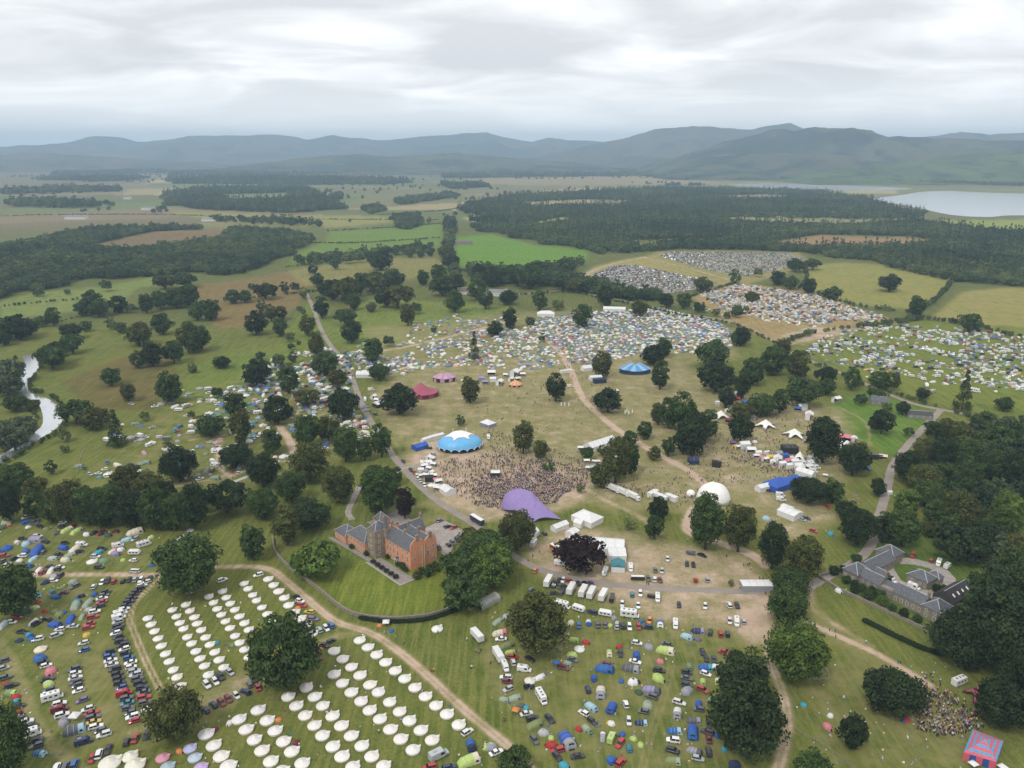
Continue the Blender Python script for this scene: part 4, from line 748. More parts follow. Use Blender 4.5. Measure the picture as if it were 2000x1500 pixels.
vehicle('z', 102, 1360, 'motorhome', 'w', 24, -7, RE); vehicle('z', 116, 1383, 'van', 'm', 24, -6, RE); vehicle('z', 163, 1446, 'van', 'n', 24, -7, RE)
RF = 'in the row along the left wood edge'
row_of('z', [(6,1290,'g'),(7,1304,'s'),(10,1323,'g'),(22,1338,'k'),(37,1378,'k'),(51,1409,'w'),(58,1418,'k'),(71,1444,'k'),(72,1455,'g')], 24, -7, RF)
vehicle('z', 58, 1432, 'motorhome', 'w', 40, -12, RF, 'long white')
RG = 'in the short row of cars behind the tents'
row_of('z', [(207,1155,'k'),(203,1162,'g'),(199,1168,'w'),(198,1175,'r'),(194,1183,'k'),(185,1194,'w'),(181,1204,'r'),(174,1217,'r'),(172,1225,'r'),(163,1255,'w'),(164,1269,'b')], 24, -5, RG)
RH = 'in the line of cars below the bare-branched oak'
for q in [(179,1481,'r'),(193,1472,'w'),(211,1463,'k'),(247,1448,'k'),(264,1441,'r'),(286,1434,'n'),(145,1492,'b'),(127,1496,'g'),(110,1499,'w')]: car('z', *q, 4, -11, RH)
for q in [(300,60,'w',80,-30),(400,125,'g',100,10),(470,165,'k',100,20),(425,98,'g',80,0),(735,122,'w',110,-30),(740,172,'k',100,0),(850,160,'m',90,0),(1095,245,'k',60,-30),(1210,228,'m',80,0),(1345,225,'m',90,0),(1630,195,'w',60,-40),(262,308,'k',90,-10),(440,278,'w',80,0),(510,465,'g',60,-60),(532,346,'k',90,20),(760,360,'k',100,0),(920,462,'k',90,-20),(668,495,'k',90,-10),(258,510,'w',110,0),(90,610,'w',70,-60),(48,510,'r',90,-10),(18,580,'g',60,-30),(140,553,'k',70,-30),(495,702,'r',70,-60),(590,632,'k',80,0),(706,640,'w',100,10),(700,748,'k',60,-40),(627,800,'w',80,0),(872,868,'g',110,-50),(737,940,'m',90,-10),(935,985,'k',120,-30),(1100,868,'w',50,-70),(1582,312,'s',80,-40),(1195,430,'k',90,0),(1120,518,'w',70,0),(1560,562,'w',110,0),(1585,690,'w',110,0),(195,1240,'r',80,-20),(140,1282,'w',80,0),(430,1302,'k',100,-60),(545,1250,'k',70,20),(700,1370,'w',130,-10),(850,1335,'s',130,-10),(660,1440,'s',140,-50),(260,1400,'k',90,0),(440,1485,'w',90,-20),(1160,645,'k',90,0),(660,668,'k',80,0)]: car('a', *q)
vehicle('a', 960, 372, 'van', 'w', 100, 0); vehicle('a', 1380, 382, 'van', 'w', 100, -20); vehicle('a', 1575, 470, 'caravan', 'w', 190, 0); vehicle('a', 1690, 372, 'motorhome', 'w', 130, -40)
for q in [(922,162,'w',80,-30),(1272,112,'w',80,-20),(620,275,'s',100,-30),(1635,325,'k',80,20),(1680,365,'w',90,20),(1695,408,'r',70,5),(1772,472,'y',80,10),(1810,540,'p',90,10),(1870,645,'s',40,60),(1935,630,'w',50,60),(1985,605,'b',50,60),(65,72,'w',90,-5),(1860,815,'o',50,60),(1920,795,'k',60,20),(1985,755,'k',60,-30),(1862,905,'m',40,60),(1812,955,'k',50,20)]: car('c', *q)
for q in [(770,185,'w',50,60),(852,150,'w',50,60),(905,105,'k',30,40),(997,62,'s',60,50),(672,465,'w',50,70),(757,430,'n',60,50),(833,378,'n',60,50),(913,355,'m',60,60),(978,320,'m',50,70),(1058,288,'w',60,70),(1145,252,'n',80,40),(1185,180,'g',30,60),(1225,125,'k',30,50),(1270,205,'r',20,80),(500,640,'w',30,60)]: car('d', *q)
car('e', 1565, 1145, 'w', 100, -60); car('e', 1195, 1490, 'r', 90, -20); car('e', 1385, 1488, 'n', 90, -20); vehicle('e', 1285, 1365, 'van', 's', 160, -80, None, 'silver and orange', 1.25)
for q in [(615,255,'w',40,130),(610,195,'r',110,10),(530,430,'w',130,10),(545,482,'m',130,10),(555,570,'s',130,-50),(810,215,'k',150,80),(800,545,'k',130,-20),(770,855,'w',140,-30),(840,915,'k',120,-30),(1040,915,'k',90,100),(865,1165,'g',80,100),(1135,1287,'r',110,-30),(1370,1355,'k',140,-20),(1205,320,'m',130,30),(1312,222,'g',90,30),(1490,575,'n',20,100),(1440,850,'w',130,70),(1540,945,'k',130,90),(415,1310,'w',130,-60),(1130,1360,'k',60,60)]: car('f', *q)
vehicle('f', 745, 330, 'van', 'w', 150, 20); vehicle('f', 440, 185, 'box', 'w', 90, 150); vehicle('f', 520, 300, 'van', 'w', 50, 110); vehicle('f', 945, 665, 'motorhome', 'w', 110, 190); vehicle('e', 1660, 215, 'box', 'w', 110, 120)
vehicle('h', 270, 1130, 'van', 'l', 60, -130, None, 'lime and white')
for q in [(565,30,'w',130,20),(905,42,'g',130,40),(370,150,'k',10,80),(545,248,'w',130,30),(195,282,'m',140,20),(825,352,'k',120,20),(735,655,'g',130,40),(640,832,'g',130,20),(435,745,'w',30,110),(470,945,'w',10,120),(368,1205,'r',70,-80),(372,1432,'r',60,-60),(1060,725,'w',150,40),(1150,372,'k',130,20),(1150,440,'g',130,30),(1150,522,'n',110,40),(1335,577,'r',150,60),(1372,390,'w',150,50),(1375,205,'k',20,100),(1465,225,'n',10,90),(1330,130,'k',20,80),(1590,140,'r',110,40),(1410,980,'k',20,110),(1390,1070,'k',60,20),(1405,1150,'m',20,100),(1405,1300,'k',20,110),(990,1170,'w',150,20),(985,1290,'k',160,40),(1290,805,'g',140,20),(1280,1382,'s',120,20)]: car('h', *q)
for q in [(1200,635,'k',40,-60),(1250,640,'w',30,-60),(1140,702,'k',40,-60),(1210,712,'g',30,-60),(1258,738,'k',30,-60),(1230,797,'g',40,-70),(1432,675,'k',60,100),(1512,682,'k',60,80),(1592,682,'p',50,70),(1330,655,'r',60,20),(855,760,'g',60,-90),(910,522,'o',40,-80),(1120,800,'k',80,0),(1545,527,'s',60,-50),(1600,1030,'n',130,40),(1970,930,'w',5,70),(1440,1187,'b',10,90),(1672,1182,'g',0,80),(1765,1182,'g',0,80),(1905,1202,'s',0,70),(1970,1192,'g',0,70),(490,1357,'w',130,-10)]: car('i', *q)
for k, (x, y) in enumerate([(1065,668),(1345,762),(1490,792),(1592,812),(1735,840)]): vehicle('i', x, y, 'box', 'w', -55, 100, 'in the line of trailers below the estate drive')
vehicle('i', 1845, 862, 'box', 'k', -30, 90, None, None, .7); vehicle('i', 1245, 945, 'motorhome', 'w', 140, 40); vehicle('i', 1440, 985, 'caravan', 'w', 120, 40); vehicle('i', 1210, 430, 'van', 'w', 100, 10); vehicle('i', 1760, 535, 'van', 'w', -40, 80)
vehicle('i', 1765, 1045, 'caravan', 'w', 110, 20, None, 'folding white'); vehicle('i', 1180, 268, 'bus', 'o', 120, 60, None, 'old orange and white', .9, 'w'); vehicle('i', 890, 190, 'motorhome', 'w', 60, -90); vehicle('i', 895, 110, 'luton', 'w', 60, -60); vehicle('i', 925, 45, 'van', 'w', 50, 60); car('i', 1020, 70, 'k', 70, 80)
for q in [(413,790,'g',5,60),(480,800,'s',5,60),(343,875,'g',5,50),(407,882,'w',5,60),(462,890,'m',10,50),(733,730,'k',5,50),(797,740,'k',5,50),(537,680,'w',5,50),(820,892,'r',5,70),(940,887,'s',5,80),(885,640,'k',90,40),(180,1035,'t',5,60),(262,1025,'w',5,60),(78,1130,'w',5,60),(240,1145,'w',5,60),(653,1142,'k',5,70),(917,1155,'w',5,60),(1160,1142,'w',30,60),(1240,1150,'k',20,50),(1165,1305,'w',5,70),(1308,1307,'s',5,70),(245,1362,'r',5,60),(153,1362,'w',5,60),(88,1352,'k',5,50),(25,1357,'s',5,60),(970,1417,'k',-5,70),(1073,1435,'r',5,60),(1143,1435,'n',5,70),(355,1300,'o',-10,60),(332,1367,'n',50,5)]: car('v', *q)
vehicle('v', 437, 1068, 'van', 'w', 5, 80); vehicle('v', 375, 1050, 'box', 'k', 60, 10, None, None, .5); vehicle('v', 155, 1238, 'motorhome', 'w', 160, 20, None, 'long white', 1.15); vehicle('v', 617, 1335, 'van', 'w', 5, 90); vehicle('v', 1237, 1310, 'van', 'w', 5, 80); vehicle('v', 235, 868, 'bus', 'k', 110, 2, None, 'small black and white', .62, 'w'); vehicle('v', 770, 615, 'box', 'g', 90, 20, None, 'flat grey', .6); vehicle('v', 165, 765, 'van', 'w', 5, 70)
for q in [(1465,240,'p',90,-30),(1565,318,'k',60,-20),(1640,332,'r',90,-30),(1572,556,'k',50,60),(1628,528,'g',50,60),(1688,492,'k',50,60),(1715,462,'g',50,60),(1450,592,'k',40,50)]: car('M', *q, 'on the gravel beside the orange mansion')
vehicle('M', 1945, 245, 'bus', 'n', 130, 80, None, 'black sided white roofed', 1, 'w')
for q in [(845,205,'b',-20,60),(1005,240,'g',-10,60),(1100,262,'r',-20,50),(1375,340,'r',-40,90)]: car('S', *q, 'in the stable yard')
for x, y, dx, dy in [(1490,370,-40,90),(1625,412,90,-70),(770,622,140,70),(1120,725,140,60)]: vehicle('S', x, y, 'van', 'w', dx, dy, 'in the stable yard')
for x, y in [(675,1268),(765,1303),(865,1343)]: vehicle('s', x, y, 'lorry', 'w', 90, 42, 'in the line parked behind the stage', None, .9)
vehicle('x', 975, 650, 'motorhome', 'w', 120, -50)
for c, x, y, cl, dx, dy in [('r',65,395,'w',5,70),('r',125,300,'w',80,-5),('r',620,1020,'w',10,70),('r',1270,765,'w',15,60),('s',270,270,'c',60,0),('s',730,320,'w',50,60),('t',1055,910,'w',70,20),('t',1150,920,'w',70,10),('t',1190,952,'w',70,10),('t',1160,992,'w',70,20),('t',805,1252,'w',70,10),('t',812,1300,'w',70,10),('t',1740,962,'x',80,30),('t',665,800,'w',60,-10),('t',1145,862,'w',40,10)]: vehicle(c, x, y, 'van', cl, dx, dy)
vehicle('t', 1840, 852, 'box', 'k', 90, 10)
for c, x, y, cl, dx, dy in [('r',170,545,'k',50,10),('r',690,875,'k',60,5),('r',720,938,'s',60,0),('r',645,1235,'w',40,60),('r',575,1147,'w',50,60),('r',545,1112,'r',30,50),('r',440,1002,'k',40,50),('r',512,1085,'k',30,50),('r',600,1190,'w',40,50),('t',660,1207,'n',70,20),('w',745,440,'r',70,20),('w',665,300,'g',60,10),('w',610,310,'s',60,20),('w',905,170,'r',50,50)]: car(c, x, y, cl, dx, dy)
# ------------------------------------------------------------------ bell tents in rows
def bell(c, x, y, row, size=1.0, colr=(.76, .73, .69), look='white', ang=None):
    px, py = pt(c, x, y); p = g(px, py, 1.0); p.z = 0; r = random.Random(int(px*11+py))
    o = inst('bell_tent', BELL, p, (math.radians(38) if ang is None else ang)+r.uniform(-.25, .25), (size*.9*r.uniform(.96, 1.04), size*.9*r.uniform(.96, 1.04), size*r.uniform(.84, .98)), {'c': tuple(v*r.uniform(.96, 1.0) for v in colr)})
    return note(o, look, 'bell tent', 'tent', 'bell tents in rows', px, py, row)
ROWS = [('c', [(188,525),(222,585),(255,652),(290,722),(322,795),(363,872),(400,945),(438,1028),(476,1100),(512,1183)], .82, 'in the leftmost bell tent row by the rutted track'),
 ('c', [(430,442),(470,508),(502,570),(540,628),(576,708),(617,772),(660,848),(700,918),(745,990),(783,1075)], .82, 'in the second bell tent row from the rutted track'),
 ('c', [(563,392),(602,453),(645,515),(672,577),(712,640),(755,712),(798,782),(845,855),(887,930),(932,1005)], .82, 'in the third bell tent row from the rutted track'),
 ('c', [(788,312),(832,373),(868,433),(908,490),(950,555),(993,620),(1043,697),(1085,763),(1135,830),(1180,905)], .82, 'in the fourth bell tent row, ending at the dark oak'),
 ('c', [(920,263),(957,323),(995,382),(1040,443),(1085,507),(1135,572),(1178,637)], .84, 'in the fifth bell tent row, left of the dark oak'),
 ('c', [(1132,187),(1170,238),(1215,298),(1253,353),(1305,420),(1357,483),(1408,543)], .82, 'in the sixth bell tent row, above the dark oak'),
 ('c', [(1368,143),(1420,203),(1470,263),(1525,327),(1568,398),(1625,467),(1685,527),(1735,595),(1800,672)], .95, 'in the short row beside the garden wall track'),
 ('e', [(512,240),(592,308),(678,382),(765,455),(860,538),(952,615),(1052,702),(1155,787),(1257,877),(1365,960),(1480,1065)], 1.0, 'in the long bell tent row beside the dirt track'),
 ('e', [(262,345),(345,423),(430,500),(515,582),(612,673),(695,747),(805,843),(902,935),(998,1025),(1110,1117),(1220,1213)], 1.0, 'in the second bell tent row from the dirt track'),
 ('e', [(262,573),(342,660),(430,747),(525,835),(610,922),(710,1007),(812,1107),(913,1203),(1033,1308)], 1.0, 'in the third bell tent row from the dirt track'),
 ('e', [(-10,700),(72,790),(150,878),(247,978),(333,1072),(430,1170),(533,1268),(630,1372),(745,1465)], 1.0, 'in the fourth bell tent row from the dirt track'),
 ('d', [(1562,290),(1642,378),(1728,473),(1820,570),(1898,668),(2000,775),(2090,872),(2195,975)], 1.0, 'in the fifth bell tent row from the dirt track'),
 ('d', [(1270,420),(1357,522),(1435,622),(1517,725),(1598,825),(1700,940)], 1.02, 'in the sixth bell tent row from the dirt track'),
 ('d', [(1082,512),(1152,610),(1232,710),(1307,815),(1393,920),(1500,1018)], 1.02, 'in the seventh bell tent row from the dirt track'),
 ('d', [(760,655),(835,765),(908,870),(978,965)], 1.05, 'in the lone short row near the bare-branched oak')]
for c, P, s_, ph in ROWS:
    for x, y in P: bell(c, x, y, ph, s_)
PASTEL = 'among the pastel bell tents at the bottom edge'
bell('d', 335, 885, PASTEL, .9, (.62,.28,.34), 'pink'); bell('d', 385, 972, PASTEL, .92, (.36,.45,.50), 'blue-grey'); bell('d', 603, 795, PASTEL, .9, (.45,.46,.68), 'lilac blue'); bell('d', 650, 885, PASTEL, .88, (.46,.54,.62), 'pale blue'); bell('d', 710, 975, PASTEL, .9, (.50,.38,.62), 'lilac')
bell('b', 1285, 1430, PASTEL, 1.45, (.74,.72,.60), 'large cream'); bell('b', 1520, 1350, PASTEL, 1.05, (.74,.72,.60), 'cream'); bell('b', 1580, 1455, PASTEL, 1.3, (.74,.72,.60), 'big cream')
bell('e', 1270, 130, 'standing alone under the garden hedge', 1.0); bell('f', 1390, 90, 'standing alone by the tall oak in the camping field', .85); bell('h', 1560, 880, 'by the huge dark tree in the camping field', 1.0, (.66,.60,.5), 'cream'); bell('b', 470, 95, 'beside the mixed row of tents and cars', .95, (.70,.64,.5), 'cream'); bell('a', 1075, 570, 'in the camp below the tree belt', 1.0); bell('f', 810, 460, 'beside a dark car in the camping field', .85, (.7,.66,.6), 'cream'); bell('r', 1020, 205, 'beside the olive tree by the stalls', .8); bell('t', 520, 672, 'at the end of the stall row', .8)
for x, y, cl, lk in [(710,1230,(.8,.78,.75),'white'),(760,1235,(.78,.74,.74),'off-white'),(805,1237,(.68,.5,.52),'pale pink')]: bell('r', x, y, 'in the stall crescent beside the crowd', .9, cl, lk)
# ------------------------------------------------------------------ dome and tunnel tents
def tent(c, x, y, kind, cols, size, dx=None, dy=None, row=None):
    px, py = pt(c, x, y); p = g(px, py, .8); p.z = 0; k = CROPS[c][2]; r = random.Random(int(px*5+py*3)); m_per = zc_of(p)/FPX
    if dx is None: a = r.uniform(0, 6.28)
    else: a = heading(px, py, dx/k, dy/k)
    nom = {'d': 3.1, 't': 5.6, 'g': 3.0}[kind]; s_ = size/k*m_per/nom; s_ = min(max(s_, .75), 1.7) if kind != 't' else min(max(s_*1.05, .62), 1.35)
    P, nm, noun = {'d': (DOME, 'dome_tent', 'dome tent'), 't': (TUNNEL, 'tunnel_tent', 'tunnel tent'), 'g': (GAZEBO, 'gazebo', 'gazebo')}[kind]
    c1 = CC[cols[0]]; c2 = CC[cols[1]] if len(cols) > 1 else tuple(v*.8 for v in c1)
    o = inst(nm, P, p, a, (s_, s_, s_*(.95 if kind == 't' else 1.05)), {'c': c1, 'c2': c2})
    lk = CN[cols[0]] + (' and ' + CN[cols[1]] if len(cols) > 1 and CN[cols[1]] != CN[cols[0]] else '')
    return note(o, lk, noun, 'tent' if kind != 'g' else 'gazebo', noun + 's in the camping fields', px, py, row)
TL = {'z': [(78,1285,'d','b',26),(99,1309,'d','f',24),(95,1335,'d','lc',22),(124,1409,'d','h',24),(147,1403,'g','w',18),(145,1425,'t','gu',36,34,-10),(21,1351,'t','el',24,20,3),(31,1359,'d','r',18),(31,1366,'d','q',12),(37,1389,'d','r',14),(42,1398,'t','h',22,12,14),(77,1469,'t','bu',24,20,4),(11,1333,'d','r',14)],
 'a': [(300,112,'t','x',95),(325,167,'d','w',60),(540,190,'d','j',75),(70,120,'d','v',115),(50,170,'t','do',110,90,-30),(660,235,'d','g',80),(780,207,'t','lc',125,110,-45),(895,222,'t','lv',130,120,-55),(1012,252,'d','wg',85),(1172,247,'d','kr',75),(1260,262,'d','d',85),(1580,232,'t','c',165,150,-40),(205,347,'t','c',95,60,30),(300,367,'d','uv',105),(420,318,'t','zh',190,190,25),(80,422,'d','x',120),(302,447,'d','b',95),(430,455,'t','x',190,110,-110),(740,412,'t','x',130,100,30),(880,432,'t','c',150,130,-90),(820,497,'t','v',115,100,-20),(622,537,'t','sv',120,100,10),(760,552,'d','cv',105),(230,557,'d','w',70),(390,542,'t','uv',105,80,-40),(335,622,'t','b',110,90,30),(450,682,'t','w',110,60,-60),(592,682,'t','wc',110,60,-70),(540,812,'d','n',95),(632,752,'d','s',85),(855,812,'d','v',105),(345,862,'d','e',65),(440,957,'t','qu',120,40,90),(610,922,'t','t',90,50,60),(650,987,'t','b',110,90,10),(730,872,'d','j',75),(1105,947,'d','b',85),(1482,320,'t','u',115,100,-20),(1320,452,'t','cf',100,80,-40),(1352,482,'t','z',115,90,20),(1412,432,'d','wg',95),(1145,472,'t','q',110,90,-40),(1220,567,'d','e',115),(1440,552,'d','l',65),(1775,612,'d','b',75),(1775,282,'d','lc',70),(885,1085,'t','vt',165,60,-110),(1030,1065,'t','v',145,90,-80),(1040,1132,'d','s',85),(425,1052,'d','r',75),(400,1112,'d','lw',85),(520,1152,'d','r',55),(280,1172,'t','d',130,110,-40),(30,1322,'t','su',135,80,-70),(390,1282,'t','sc',110,90,-70),(690,1192,'d','j',115),(742,1162,'d','b',75),(640,1152,'d','j',85),(640,1312,'t','x',150,130,20),(820,1252,'t','x',140,60,-100),(957,1222,'t','v',100,40,-60),(340,1432,'t','qb',110,50,40),(375,1482,'t','b',110,90,30),(230,1492,'d','n',85),(40,1122,'d','r',85),(1010,1430,'d','y',90)],
 'c': [(1660,425,'d','o',35),(870,765,'d','t',60),(1020,790,'d','e',45)], 'd': [(1468,515,'d','o',50),(1640,740,'d','m',60),(990,545,'d','w',50),(850,610,'d','m',40),(500,820,'d','o',40)],
 'e': [(1600,1265,'t','bn',150,40,140),(1795,1285,'d','hl',125),(1580,1420,'t','lc',200,180,-60),(820,150,'d','b',40),(708,98,'d','o',35),(770,92,'g','w',65),(1925,820,'t','v',90)],
 'f': [(630,670,'t','v',145,130,-30),(705,752,'d','g',75),(768,778,'d','q',65),(642,835,'g','o',48),(865,985,'t','j',180,160,-60),(965,1072,'d','s',125),(1060,1132,'d','l',80),(1070,1215,'d','r',130),(1245,1165,'t','xh',280,70,130),(1205,1452,'d','q',120),(1378,1022,'d','r',65),(1480,1032,'t','ve',150,80,90),(1665,1125,'t','hw',115,5,-90),(1560,432,'t','x',110,0,90),(1685,332,'t','b',200,200,35),(1742,142,'t','lc',120,5,90),(1160,97,'d','j',75),(1255,262,'t','v',115,90,50),(1312,165,'d','l',115),(1120,280,'g','b',60),(1530,772,'t','u',160,100,80),(1640,605,'t','ch',200,-5,140),(1760,1382,'d','b',115),(540,55,'t','j',150,130,-40),(580,132,'t','l',115,100,-10),(925,425,'t','w',120,100,-40)],
 'h': [(560,167,'t','x',135,10,90),(705,72,'d','h',115),(900,115,'t','lc',190,180,40),(840,237,'d','f',90),(495,327,'t','gh',190,180,40),(810,432,'d','l',145),(735,580,'t','zg',190,170,40),(520,482,'d','wk',135),(380,467,'d','b',65),(590,602,'d','d',95),(270,782,'t','x',180,-60,130),(690,757,'d','v',145),(615,957,'t','nu',135,120,5),(395,1087,'d','b',75),(475,1252,'t','t',115,10,90),(255,1392,'t','bx',120,20,90),(525,1140,'d','l',75),(610,1212,'d','l',80),(1180,302,'t','e',120,20,80),(1370,312,'t','xq',150,130,10),(1490,337,'g','w',85),(1572,377,'g','e',90),(1340,480,'t','l',120,10,100),(1512,472,'t','cl',110,5,90),(1150,592,'d','hv',150),(1425,687,'t','v',100,5,90),(1290,745,'t','x',135,5,90),(1040,842,'t','wh',170,-10,130),(1232,932,'t','gh',150,130,10),(1220,1070,'t','xb',220,-5,160),(1005,1052,'t','bu',150,130,5),(1510,1107,'d','x',75),(1592,1262,'d','t',95),(1240,1290,'t','hg',160,130,50),(990,1402,'t','jv',165,140,20),(1720,1452,'d','n',145),(265,962,'d','wy',95)],
 'i': [(1870,1092,'d','h',85),(1345,1152,'d','c',95),(1560,1152,'t','wb',115,5,90),(1825,1182,'d','l',60),(545,1072,'d','s',85),(450,1142,'t','v',130,100,-60),(612,1037,'t','v',110,90,-40),(475,1282,'t','cf',160,140,-20),(565,1432,'t','j',160,140,-40),(1380,1362,'t','l',125,100,20),(1525,1387,'d','r',90),(1940,1440,'d','r',80),(1205,1470,'d','v',60)],
 'v': [(463,1322,'t','bw',115,5,100),(845,1402,'t','nz',125,110,10),(735,1457,'t','u',120,100,40),(843,1482,'d','p',60),(270,1302,'d','b',60)],
 'x': [(455,1015,'d','rb',80),(430,1,'d','w',30)], 'y': [(955,1410,'d','x',95),(1210,975,'d','w',45),(1180,1080,'d','f',95),(950,870,'d','q',40),(270,1470,'t','n',130,40,90)], 'w': [(1025,1105,'d','w',85),(210,295,'d','u',85),(940,465,'d','q',80)]}
for c, rows in TL.items():
    for q in rows: tent(c, *q[:5], *(q[5:7] if len(q) > 5 else (None, None)))
# ------------------------------------------------------------------ stalls and small marquees
def stall(c, x, y, cl, size, row=None, c2=None, kind='stall'):
    px, py = pt(c, x, y); p = g(px, py, 1.5); p.z = 0; r = random.Random(int(px*3+py*17)); s_ = min(max(size/CROPS[c][2]*zc_of(p)/FPX/4.0, .7), 2.2)
    o = inst('market_stall', STALL, p, r.choice([0, .5, -.4, 1.2, 3.3]), s_, {'c': CC[cl], 'c2': CC[c2 or cl]})
    return note(o, CN[cl], 'stall', 'stall', 'festival stalls', px, py, row)
SR = 'in the stall crescent beside the crowd'
for q in [(150,375,'w',60),(182,410,'w',60),(690,1015,'w',62),(722,975,'w',55),(610,1085,'w',60),(692,1070,'w',60),(712,1112,'w',60),(690,1172,'k',85),(760,1182,'f',60)]: stall('r', *q, SR)
for q in [(640,1050,'w',70),(665,1140,'w',65),(735,1145,'w',70),(780,1200,'w',70),(650,1105,'h',60),(735,1030,'w',60),(770,1265,'w',70),(840,1262,'w',60),(610,1140,'w',55),(665,1010,'c',60),(690,965,'w',60)]: stall('r', *q, SR)
SP = 'in the cluster of stalls behind the arena'
for q in [(1200,200,'z',60),(1300,155,'w',80),(1312,207,'w',62),(1440,165,'w',50),(1530,160,'w',100),(1605,160,'w',55),(1380,240,'w',75),(1490,205,'w',55),(1552,205,'c',60),(1240,238,'z',60)]: stall('r', *q, SP)
for q in [(430,1000,'w',60),(480,1062,'u',60),(505,1000,'w',45),(540,1000,'w',40),(445,1065,'w',55),(370,875,'w',60)]: stall('s', *q, 'beside the oak at the edge of the crowd')
SQ = 'in the long row of stalls near the black stage'
for q in [(290,692,'p',60),(308,728,'y',55),(410,727,'w',110),(482,782,'w',100),(775,820,'h',90),(865,837,'x',75),(682,852,'y',80),(772,882,'w',110),(880,902,'f',95),(952,902,'w',90),(992,952,'w',100),(540,830,'w',60),(600,850,'f',60),(640,870,'w',70),(560,800,'w',70),(720,905,'w',75),(820,920,'w',80),(900,940,'w',80),(1030,975,'w',90),(1100,955,'w',80),(1120,900,'w',70),(440,760,'h',60),(340,735,'w',60),(930,860,'w',60)]: stall('t', *q, SQ)
for q in [(1040,312,'w',90),(990,332,'b',75),(1112,412,'w',110),(1092,372,'r',60),(1410,232,'w',90),(235,342,'w',65),(242,462,'m',85),(330,222,'r',65),(430,267,'b',80),(330,152,'w',50),(115,252,'w',50),(1500,662,'f',120),(1490,722,'w',100),(1450,700,'w',70),(1600,655,'w',80),(1915,852,'c',85),(1240,880,'w',45),(1290,1040,'w',50),(500,412,'h',60)]: stall('t', *q, 'among the trees by the star tents')
stall('w', 1600, 0, 'w', 40, 'by the lane')
# ------------------------------------------------------------------ buildings
def window_mesh(w_, h, fr=None, bars=True):
    mb = MB(); f = .13; mb.box(-w_/2-f, w_/2+f, -.06, .05, -f, 0); mb.box(-w_/2-f, w_/2+f, -.06, .05, h, h+f); mb.box(-w_/2-f, -w_/2, -.06, .05, 0, h); mb.box(w_/2, w_/2+f, -.06, .05, 0, h)
    mb.face([(-w_/2,-.02,0),(w_/2,-.02,0),(w_/2,-.02,h),(-w_/2,-.02,h)], 1)
    if bars: mb.box(-w_/2, w_/2, -.05, -.025, h*.48, h*.54); mb.box(-.03, .03, -.05, -.025, 0, h)
    return mb.mesh('window', [fr or SASH, mat('old_window_glass', (.10,.11,.12), .15)])
WIN = {'big': window_mesh(1.15, 2.1), 'mid': window_mesh(1.0, 1.5), 'small': window_mesh(.8, 1.0)}
def win(par, kind, x, y, z, face): 
    r = {'f': 0, 'r': math.pi/2, 'b': math.pi, 'l': -math.pi/2}[face]; return link('window', WIN[kind], par, None, (x, y, z), r)
def chimney(par, x, y, z0, z1, w_=1.0, d_=.7, pots=3, m=None):
    mb = MB(); mb.box(x-w_/2, x+w_/2, y-d_/2, y+d_/2, z0, z1); mb.box(x-w_/2-.1, x+w_/2+.1, y-d_/2-.1, y+d_/2+.1, z1, z1+.18); o = mb.build('chimney', [m or STONE], par)
    for k in range(pots): p = MB(); p.cyl(x-w_/2+w_*(k+.5)/pots, y, z1+.17, z1+.75, .15, .12, 8); p.build('chimney_pot', [mat('clay_pot', (.42,.25,.15), .9)], o)
def ridges(par, segs, r=.11):
    for a, b_ in segs:
        if (Vector(a)-Vector(b_)).length > .2: mb = MB(); mb.tube(Vector(a)+Vector((0,0,.05)), Vector(b_)+Vector((0,0,.05)), r, n=6); mb.build('ridge_capping', [LEAD], par)
mn = empty('mansion', (-45.3, 311.6, 0), math.radians(-47.15))
def block(par, x0, x1, y0, y1, h, m, name='wall'): mb = MB(); mb.box(x0, x1, y0, y1, -.2, h); return mb.build(name, [m], par)
block(mn, -20, 0, 0, 8, 9.8, HARL); block(mn, -17, -.4, 8.02, 15, 9.2, HARL2)
mb = MB(); mb.gable(-20, -.55, 0, 8, 9.8, 14.2, 'x', 0, None, .35); rf = mb.build('roof', [SLATE], mn); ridges(rf, [((-20,4,14.2),(-.5,4,14.2))])
mb = MB(); mb.gable(-17, -.95, 8.02, 15, 9.2, 13.2, 'x', 0, None, .3); rf2 = mb.build('roof', [SLATE], mn); ridges(rf2, [((-17,11.5,13.2),(-1,11.5,13.2))])
mb = MB(); mb.box(-20, -.5, 7.7, 8.4, 10.05, 10.3); mb.build('valley_gutter', [LEAD], mn)
# shaped gables: rounded shoulders rising to the chimney
for (x, y0, y1, h0, h1, m_) in ((-.5, 0, 8, 9.8, 14.8, HARL), (-.9, 8.02, 15, 9.2, 13.8, HARL2), (-20.02, 0, 8, 9.8, 14.7, HARL)):
    pr = [(y0, h0-.05)]; n = 10; ym = (y0+y1)/2
    for k in range(n+1): a = math.pi*k/n; pr.append((ym-(y1-y0)/2*math.cos(a), h0+.35+(h1-h0-.3)*math.sin(a)**.8))
    pr.append((y1, h0-.05)); mb = MB(); mb.loft([[(x, y, z) for y, z in pr], [(x+.5, y, z) for y, z in pr]], 0); mb.build('gable_wall', [m_], mn)
for x, y, z in ((-.25, 4, 14.6), (-.65, 11.5, 13.6), (-19.8, 4, 14.5), (-9.5, 4, 13.9), (-9, 11.5, 12.9), (-16.8, 11.5, 12.9)): chimney(mn, x, y, z-1, z+1.7, .9, 1.5, 2)
for x in (-18, -15.6, -13.2, -10, -6, -2.3):
    win(mn, 'mid', x, -.01, 7.4, 'f'); win(mn, 'big', x, -.01, 4.0, 'f')
    if x not in (-10,): win(mn, 'mid', x, -.01, .9, 'f')
